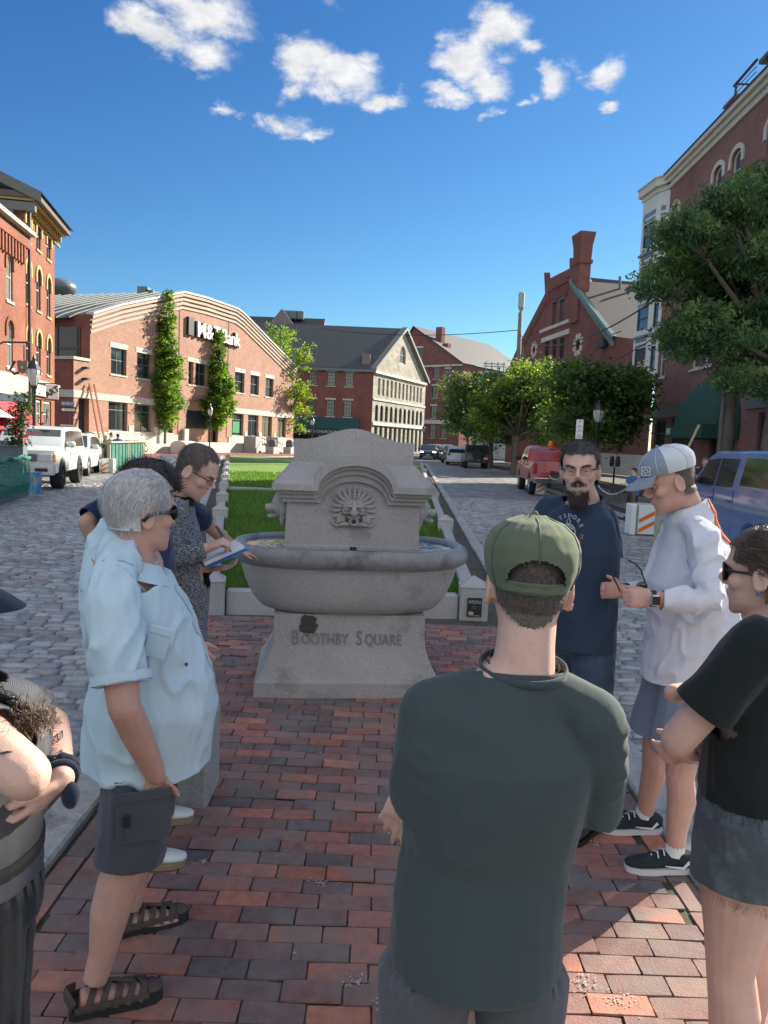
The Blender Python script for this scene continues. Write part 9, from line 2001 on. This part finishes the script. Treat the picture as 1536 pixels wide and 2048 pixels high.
for hp, kn, ank, an in LG: e_ = hp.lerp(kn, .40); d = (kn-hp).normalized(); m.tube([hp+ZV*.04, hp.lerp(kn, .25), e_, e_+d*.05], [.128, .128, .128, .13], 18); cuts.append((e_, d+r1*(.25 if an is LG[0][3] else -.25)*0, .19))
torso(m, [(hip-ZV*.10, .17, .14), (hip, .195, .155), (hip+ZV*.10, .182, .145)], A); F.garment('denim_shorts', m, M_dn, .008, cuts=cuts, amp=.004, fa=11, fl=6, thick=.004)
rr = random.Random(8); V = []; Fq = []; T = []
for hp, kn, ank, an in LG:
 e_ = hp.lerp(kn, .40)
 for i in range(260): a = rr.uniform(0, 6.28); p = e_+(r1*math.cos(a)+f1*math.sin(a))*.127; d = -ZV*rr.uniform(.006, .028)+Vector((rr.gauss(0, .006), rr.gauss(0, .006), 0)); s_ = (r1*-math.sin(a)+f1*math.cos(a))*.0007; b0 = len(V); V += [tuple(p-s_+ZV*.004), tuple(p+s_+ZV*.004), tuple(p+d+s_), tuple(p+d-s_)]; Fq.append((b0, b0+1, b0+2, b0+3)); T += [(9, 9, 9)]*4
np_mesh('frayed_hem', V, Fq, HM_dk, parent=F.t, tone=np.clip(np.array(T, 'f'), 0, 9)); m = MB(); c = hip-f1*.142-r1*.085-ZV*.075; Mx = frame(c, r1, ZV); m.bbox((-.068, -.08, -.02), (.068, .07, .012), .006, Mx); m.build('back_pocket', M_dn, F.t)
for hp, kn, ank, an in LG: shoe(F.t, an+ZV*PZ*0, f1, .25, upper=M_plast, sole=M_white, name='trainer')
HM_wb = hair_mat('brown_hair', (.09, .055, .035)); hair_mesh(F.t, hd, 'hair', HM_wb, lambda p: .19 if math.cos(p) > .6 else (.15 if math.cos(p) > .15 else (.115 if math.cos(p) > -.2 else .04)), n=5000, ln=.06, comb=lambda x, y, z: Vector((0, -1, -.35)), off=.003, cap_off=.011, wd=.0009, jitter=.13, seed=12, lift=.08)
def braid(par, pts, rad, mt, nm='braid'):
 m = MB(); n = len(pts)*5; P_ = [Vector(p) for p in pts]
 def ev(t): i = min(int(t*(len(P_)-1)), len(P_)-2); return P_[i].lerp(P_[i+1], t*(len(P_)-1)-i)
 for st in range(3):
  q = []; rd = []
  for i in range(n+1): t = i/n; a = t*len(pts)*2.6+st*2.094; c = ev(t); r_ = rad*(1-.55*t); q.append(c+Vector((math.cos(a)*r_*.8, math.sin(2*a)*r_*.35, math.sin(a)*r_*.25))); rd.append(r_*.75)
  m.tube(q, rd, 8)
 m.build(nm, mt, par, smooth=True)
braid(F.t, [hd.p(.02, -.105, .05), hd.p(-.02, -.115, .0), at(1512, 1255, 1.98), at(1487, 1280, 1.93), at(1470, 1292, 1.92)], .017, HM_wb)
glasses(F.t, hd, 'sunglasses', .0030, M_black, M_lensd, .030, .025, temple=.0018); m = MB(); m.ball(hd.p(-.083, -.004, .068), .0055, 10, 6); m.build('earring', M_blue, F.t)
F.t.location.x += .022
# ---- 9: tattooed woman at the left edge --------------------------------------------------------
F = Fig('tattooed woman in grey ribbed top and black trousers, arms folded, at the left edge', (-.86, 1.55, PZ)); A = 72; f1 = fdir(A); r1 = rdir(A)
hd = Head(at(-82, 1215, 1.55), 84, -6, 0, .95); nk = at(-85, 1345, 1.55)
hip = Vector((-.82, 1.56, .88)); hip.x = at(-32, 1690, 1.56).x; wst = hip+ZV*.14; chs = at(-30, 1475, 1.56); shl = at(-65, 1400, 1.56)
add_head(F.sk, hd, nk, .052); torso(F.sk, [(hip-ZV*.08, .18, .14), (hip, .18, .14), (wst, .16, .13), (chs, .165, .14), (shl, .135, .09), (nk, .06, .055)], A)
shR = at(-45, 1455, 1.42); elR = at(88, 1552, 1.36); wrR = elR-f1*.12+ZV*.03-r1*.14; shL = at(60, 1425, 1.68); elL = at(128, 1455, 1.78); wrL = at(155, 1560, 1.53)
F.sk.ball(shR, .058); limb(F.sk, shR, elR, .062, .048, bulge=1.02); F.sk.ball(elR, .047); limb(F.sk, elR, wrR, .046, .03); limb(F.sk, shL, elL, .056, .048); F.sk.ball(elL, .047); limb(F.sk, elL, wrL, .046, .029, bulge=1.04)
hand(F.sk, wrL, Vector((-.55, -.38, -.62)), Vector((-.55, .2, .6)), Vector((-.2, -.8, .45)), (.22, .26, .3, .34), thumb=(.55, .25), L=.95); hand(F.sk, wrR, -r1, f1, ZV, (.4,)*4)
LG = []
for sg in (1, -1):
 hp = hip+r1*.09*sg-ZV*.03; an = Vector((hip.x+.0, 1.60, 0))+r1*.11*sg; an.x -= .02; kn = hp.lerp(an, .5); ank = an+ZV*.09; limb(F.sk, hp, kn, .1, .065); limb(F.sk, kn, ank, .06, .037); F.sk.ball(kn, .06); LG.append((hp, kn, ank))
bd = F.body(SK_mid, eyesock(hd))
def rib():
 m = PM('grey_ribbed_knit', (.17, .175, .195), .95, .06, 6); t = m.node_tree; w_ = N(t, 'ShaderNodeTexWave'); w_.inputs['Scale'].default_value = 260; w_.bands_direction = 'Z'; g = N(t, 'ShaderNodeNewGeometry'); L(t, g.outputs['Position'], w_.inputs['Vector']); b = N(t, 'ShaderNodeBump'); b.inputs['Strength'].default_value = .8; b.inputs['Distance'].default_value = .003; L(t, w_.outputs['Fac'], b.inputs['Height']); L(t, b.outputs[0], t.nodes['Principled BSDF'].inputs['Normal']); return m
m = MB(); torso(m, [(hip-ZV*.06, .196, .155), (wst, .178, .150), (chs-ZV*.03+f1*.01, .182, .16), (chs+ZV*.04, .180, .15), (shl, .15, .10), (nk-ZV*.02, .085, .075), (nk, .075, .07)], A); m.ball(chs+f1*.085+r1*.075, .085); m.ball(chs+f1*.085-r1*.075, .085); cuts = [(hip+ZV*.0, -ZV, .4), (nk-ZV*.02, ZV*.8+f1*.4, .12)]
for a, b, f_ in ((shR, elR, .32), (shL, elL, .35)): e_ = a.lerp(b, f_); d = (b-a).normalized(); m.ball(a, .070); m.tube([a, e_, e_+d*.05], [.073, .076, .078], 14); m.tube([a+ZV*.012, nk-ZV*.04], [.055, .055], 10); cuts.append((e_, d, .11))
F.garment('ribbed_top', m, rib(), .0075, cuts=cuts, amp=.004, fa=8, fl=4)
m = MB(); M_bp = cloth_mat('black_trousers', (.014, .017, .02), .85)
for hp, kn, ank in LG: m.tube([hp+ZV*.05, hp.lerp(kn, .3), kn, ank-ZV*.04], [.128, .125, .11, .115], 16)
torso(m, [(hip-ZV*.1, .18, .15), (hip, .19, .155), (hip+ZV*.07, .182, .15)], A); F.garment('trousers', m, M_bp, .009, cuts=[(LG[0][2]-ZV*.04, -ZV, .2), (LG[1][2]-ZV*.04, -ZV, .2)], amp=.007, fa=10, fl=2)
m = MB(); m.tube([hip+ZV*.055+(f1*math.cos(t)*.152+r1*math.sin(t)*.188) for t in np.linspace(0, 6.283, 31)[:-1]], [(.003, .018)]*30, 6, closed=True, up=ZV); m.build('belt', M_plast, F.t)
for hp, kn, ank in LG: shoe(F.t, ank-ZV*.09, f1, .25, upper=M_plast, sole=M_black, name='shoe')
m = MB(); wd_ = (wrL-elL).normalized(); w0 = wrL-wd_*.012; e1 = wd_.orthogonal().normalized(); e2 = wd_.cross(e1); m.tube([w0-wd_*.022+(e1*math.cos(t)+e2*math.sin(t))*(.034+.003*math.sin(9*t)) for t in np.linspace(0, 6.283, 31)[:-1]], [.010+.003*math.sin(k*2.1) for k in range(30)], 8, closed=True); m.tube([w0+(e1*math.cos(t)+e2*math.sin(t))*.032 for t in np.linspace(0, 6.283, 21)[:-1]], .008, 8, closed=True); m.ball(w0+Vector((.03, -.02, -.03)), (.02, .018, .03), 10, 8); m.build('scrunchie', cloth_mat('navy_scrunchie', (.02, .03, .05)), F.t, smooth=True)
# floral tattoos: thin ink lines laid on the arms
def ink(pts, a, b, r0, r1_, side, mt, nm, par):
 m = MB(); ax = (b-a); ax_n = ax.normalized(); s0 = (Vector(side)-ax_n*Vector(side).dot(ax_n)).normalized(); s1 = ax_n.cross(s0)
 for pl in pts: m.tube([a+ax*u+(s0*math.cos(v)+s1*math.sin(v))*((r0+(r1_-r0)*u)+.0012) for u, v in pl], .0011, 4)
 return m.build(nm, mt, par)
M_ink = PM('tattoo_ink', (.06, .085, .09), .6); M_inkp = PM('tattoo_pink_ink', (.36, .13, .13), .6)
def flower(u, v, s, n=6): return [[(u+s*1.5*(math.cos(a)*k), v+s*9*(math.sin(a)*k)) for k, a in [(0, a0), (.8, a0-.3), (1.1, a0), (.8, a0+.3), (0, a0)]] for a0 in [2*math.pi*i/n for i in range(n)]]
def leaf(u, v, du, dv, s=.02): return [[(u, v), (u+du*.5-s*.5, v+dv*.5+s*4), (u+du, v+dv), (u+du*.5+s*.5, v+dv*.5-s*4), (u, v)], [(u, v), (u+du, v+dv)]]
cm_ = CAM-elL
for fl_ in ((.25, -.2, .055), (.62, .25, .06)): ink(flower(*fl_), elL, wrL, .0485, .037, cm_, M_inkp, 'tattoo', bd)
ink([x for a in ((.35, .3, .15, .5), (.45, -.6, .2, .3), (.1, .3, -.1, .4), (.8, -.4, .12, .5), (.75, .6, .14, -.4)) for x in leaf(*a, .03)], elL, wrL, .0485, .037, cm_, M_ink, 'tattoo', bd)
ink(flower(.72, .35, .04), shR, elR, .0600, .051, CAM-elR, M_inkp, 'tattoo', bd); ink([x for a in ((.80, .4, .08, .3), (.62, .2, -.08, -.25), (.76, -.05, .10, -.3)) for x in leaf(*a, .02)], shR, elR, .0600, .051, CAM-elR, M_ink, 'tattoo', bd)
cap_hat(F.t, hd, cloth_mat('dark_navy_cap', (.02, .035, .055)), cloth_mat('dark_navy_cap', (.02, .035, .055)), cloth_mat('dark_navy_cap', (.02, .035, .055)), low=.155)
hair_mesh(F.t, hd, 'hair', HM_wb, lambda p: .16 if math.cos(p) > .2 else .05, n=2500, ln=.06, comb=lambda x, y, z: Vector((0, -.2, -1)), off=.003, cap_off=.006, seed=14)
braid(F.t, [hd.p(.075, -.02, .05), at(-5, 1360, 1.44), at(45, 1395, 1.45), at(92, 1425, 1.47), at(125, 1440, 1.5)], .017, HM_wb)
rr = random.Random(9); V = []; Fq = []; T = []
for i in range(260):
 p = at(rr.uniform(60, 128), rr.uniform(1405, 1450), 1.46+rr.uniform(-.02, .03)); d = Vector((rr.gauss(.4, .6), rr.gauss(0, .4), rr.gauss(-.5, .6))).normalized()
 for j in range(4): q = p+d*.012; s_ = Vector((0, 0, 1)).cross(d).normalized()*.0009; b0 = len(V); V += [tuple(p-s_), tuple(p+s_), tuple(q+s_), tuple(q-s_)]; Fq.append((b0, b0+1, b0+2, b0+3)); T += [(1.6,)*3]*4; p = q; d = (d+Vector((rr.gauss(0, .5), rr.gauss(0, .5), rr.gauss(0, .5)))).normalized()
np_mesh('loose_curls', V, Fq, HM_wb, parent=F.t, tone=np.array(T, 'f'))
F.t.location.x -= .035
# ---- people in the background --------------------------------------------------------------------
def bgman(px, py, Y, az, top, trs, skin, hairm, lab, z0=0, arms=.0, grp=None, seat=False):
 p = at(px, py, Y); base = Vector((p.x, Y, z0)); F = Fig(lab, base, .013, grp); f1 = fdir(az); r1 = rdir(az); H_ = p.z-z0; k = H_/1.64
 hip = base+ZV*.93*k; chs = base+ZV*1.28*k; shl = base+ZV*1.42*k; nk = base+ZV*1.49*k; hd = Head(base+ZV*1.62*k+f1*.02, az, -8, 0, k); add_head(F.sk, hd, nk, .058)
 m = MB(); torso(F.sk, [(hip, .15, .12), (chs, .15, .11), (shl, .13, .085), (nk, .06, .06)], az); torso(m, [(hip-ZV*.1, .19, .15), (hip, .19, .15), (chs, .185, .14), (shl, .16, .10), (nk, .08, .075)], az)
 for sg in (1, -1):
  a = shl+r1*.17*sg; b = a-ZV*.27*k+f1*.06+r1*.04*sg; c = b+f1*.2+ZV*(arms)-r1*.07*sg; limb(F.sk, a, b, .055, .045); limb(F.sk, b, c, .045, .032); hand(F.sk, c, (c-b), -r1*sg, ZV, (.5,)*4); m.tube([a, a.lerp(b, .7)], [.07, .075], 10)
 for sg in (1, -1): hp = hip+r1*.09*sg; ank = base+r1*.10*sg+ZV*.08; limb(F.sk, hp, ank, .085, .045); 
 F.body(skin); F.garment('shirt', m, top, .014, smooth=2, amp=.004, thick=0); m = MB()
 for sg in (1, -1): hp = hip+r1*.09*sg; ank = base+r1*.10*sg+ZV*.10; m.tube([hp+ZV*.03, hp.lerp(ank, .5), ank], [.11, .09, .075], 10)
 F.garment('trousers', m, trs, .015, smooth=2, amp=.003, thick=0)
 for sg in (1, -1): shoe(F.t, base+r1*.10*sg, f1, .27, upper=M_plast, sole=M_black, name='shoe')
 hair_mesh(F.t, hd, 'hair', hairm, lnT, n=300, ln=.03, cap_off=.009, wd=.002, comb=lambda x, y, z: Vector((0, -.3, -1)))
G_ = 'people beyond the green dining fence'
M_rb = cloth_mat('royal_blue', (.01, .10, .50)); M_gy = cloth_mat('mid_grey', (.20, .21, .23)); M_bg = cloth_mat('black_shirt', (.03, .03, .032)); M_cr = cloth_mat('light_grey', (.36, .36, .36))
bgman(166, 870, 37, 150, M_bg, M_dk, SK_mid, HM_br, 'person whose head shows just above the silver crossover roof', grp=G_)
bgman(187, 871, 36.5, 140, M_gy, M_dk, SK_tan, HM_dk, 'bearded person in grey facing the street, left of the group', grp=G_)
bgman(211, 873, 37.5, 60, M_bg, M_dk, SK_mid, HM_grey, 'person in black with pale cap in the middle of the group', grp=G_)
bgman(222, 869, 38.4, 90, M_cr, M_dk, SK_mid, HM_dk, 'dark haired person in light grey shirt next to the blue shirt', grp=G_)
bgman(236, 871, 37.2, -30, M_rb, M_dk, SK_tan, HM_dk, 'person in bright royal blue shirt seen from behind', grp=G_)
bgman(1269, 942, 20.5, 250, cloth_mat('faded_blue', (.06, .13, .30)), M_dk, SK_mid, HM_dk, 'person in blue half hidden below the trucker cap brim, beyond the fence', z0=-.0)
bgman(1410, 922, 21.5, 200, M_bg, M_dk, SK_tan, HM_br, 'dark clothed person passing beyond the white trucker cap')
# separate parts that were collected in one mesh
def split_parts(o):
 me = o.data; bm = bmesh.new(); bm.from_mesh(me); bm.verts.ensure_lookup_table(); seen = set(); comps = []
 for v in bm.verts:
  if v.index in seen: continue
  st = [v]; c = []; seen.add(v.index)
  while st:
   q = st.pop(); c.append(q.index)
   for e in q.link_edges:
    w_ = e.other_vert(q)
    if w_.index not in seen: seen.add(w_.index); st.append(w_)
  comps.append(set(c))
 bm.free()
 if len(comps) < 2 or len(comps) > 40: return
 for i, c in enumerate(comps):
  b2 = bmesh.new(); b2.from_mesh(me); b2.verts.ensure_lookup_table(); bmesh.ops.delete(b2, geom=[v for v in b2.verts if v.index not in c], context='VERTS')
  m2 = bpy.data.meshes.new(me.name); b2.to_mesh(m2); b2.free()
  for mt in me.materials: m2.materials.append(mt)
  if i == 0: first_me = m2
  else: n_ = bpy.data.objects.new(o.name.split('.')[0], m2); C.objects.link(n_); n_.parent = o.parent; n_.location = o.location
 o.data = first_me
for o in list(bpy.data.objects):
 if o.type == 'MESH' and o.name.split('.')[0] in ('stone_band', 'cheek_wall', 'bay_cornice', 'side_wall', 'entrance_pier', 'chimney', 'roof_unit', 'vent_pipe', 'wall_camera', 'roof_vent', 'capstone', 'vertical_joint', 'bay_panel', 'shop_fascia', 'stone_fascia', 'annex_coping', 'tattoo', 'temples', 'lenses', 'end_wall', 'penthouse', 'entrance_back', 'roof_coping') and not o.children: split_parts(o)
# bird droppings and flecks on the bricks
rr = random.Random(21); mb = MB()
spots = [(640, 1765, .05), (715, 1962, .05), (1195, 1690, .03), (770, 2010, .045), (1170, 1965, .06), (1240, 2000, .05), (640, 1505, .014), (500, 1565, .012), (470, 1625, .012), (405, 1722, .03), (520, 1690, .012), (590, 1905, .012), (700, 1850, .01), (940, 1385, .01), (760, 1300, .01), (1150, 1900, .02)]+[(rr.uniform(400, 800), rr.uniform(1420, 2040), rr.uniform(.003, .007)) for _ in range(40)]
for (px, py, r) in spots:
 c = gp(px, py, PZ+.0045)
 for j in range(1 if r < .008 else int(12+r*700)):
  q = min(r, .02)*.16*rr.uniform(.3, 1.3)+.001; a0 = rr.uniform(0, 6.28); d = 0 if r < .008 else r*abs(rr.gauss(0, .6)); x0 = c.x+math.cos(a0)*d*1.3; y0 = c.y+math.sin(a0)*d; k0 = rr.uniform(0, 9); n = 9
  pts = [(x0+math.cos(2*math.pi*i/n)*q*(.7+.7*abs(noise.noise(Vector((i*.9, k0, 0))))), y0+math.sin(2*math.pi*i/n)*q*(.6+.8*abs(noise.noise(Vector((i*.9, k0, 5))))), c.z+j*.00002) for i in range(n)]
  mb.add(pts, [tuple(range(n))])
tag(mb.build('bird_droppings', PM('chalky_white', (.36, .35, .32), .9, .4, 90)), kind='structure')
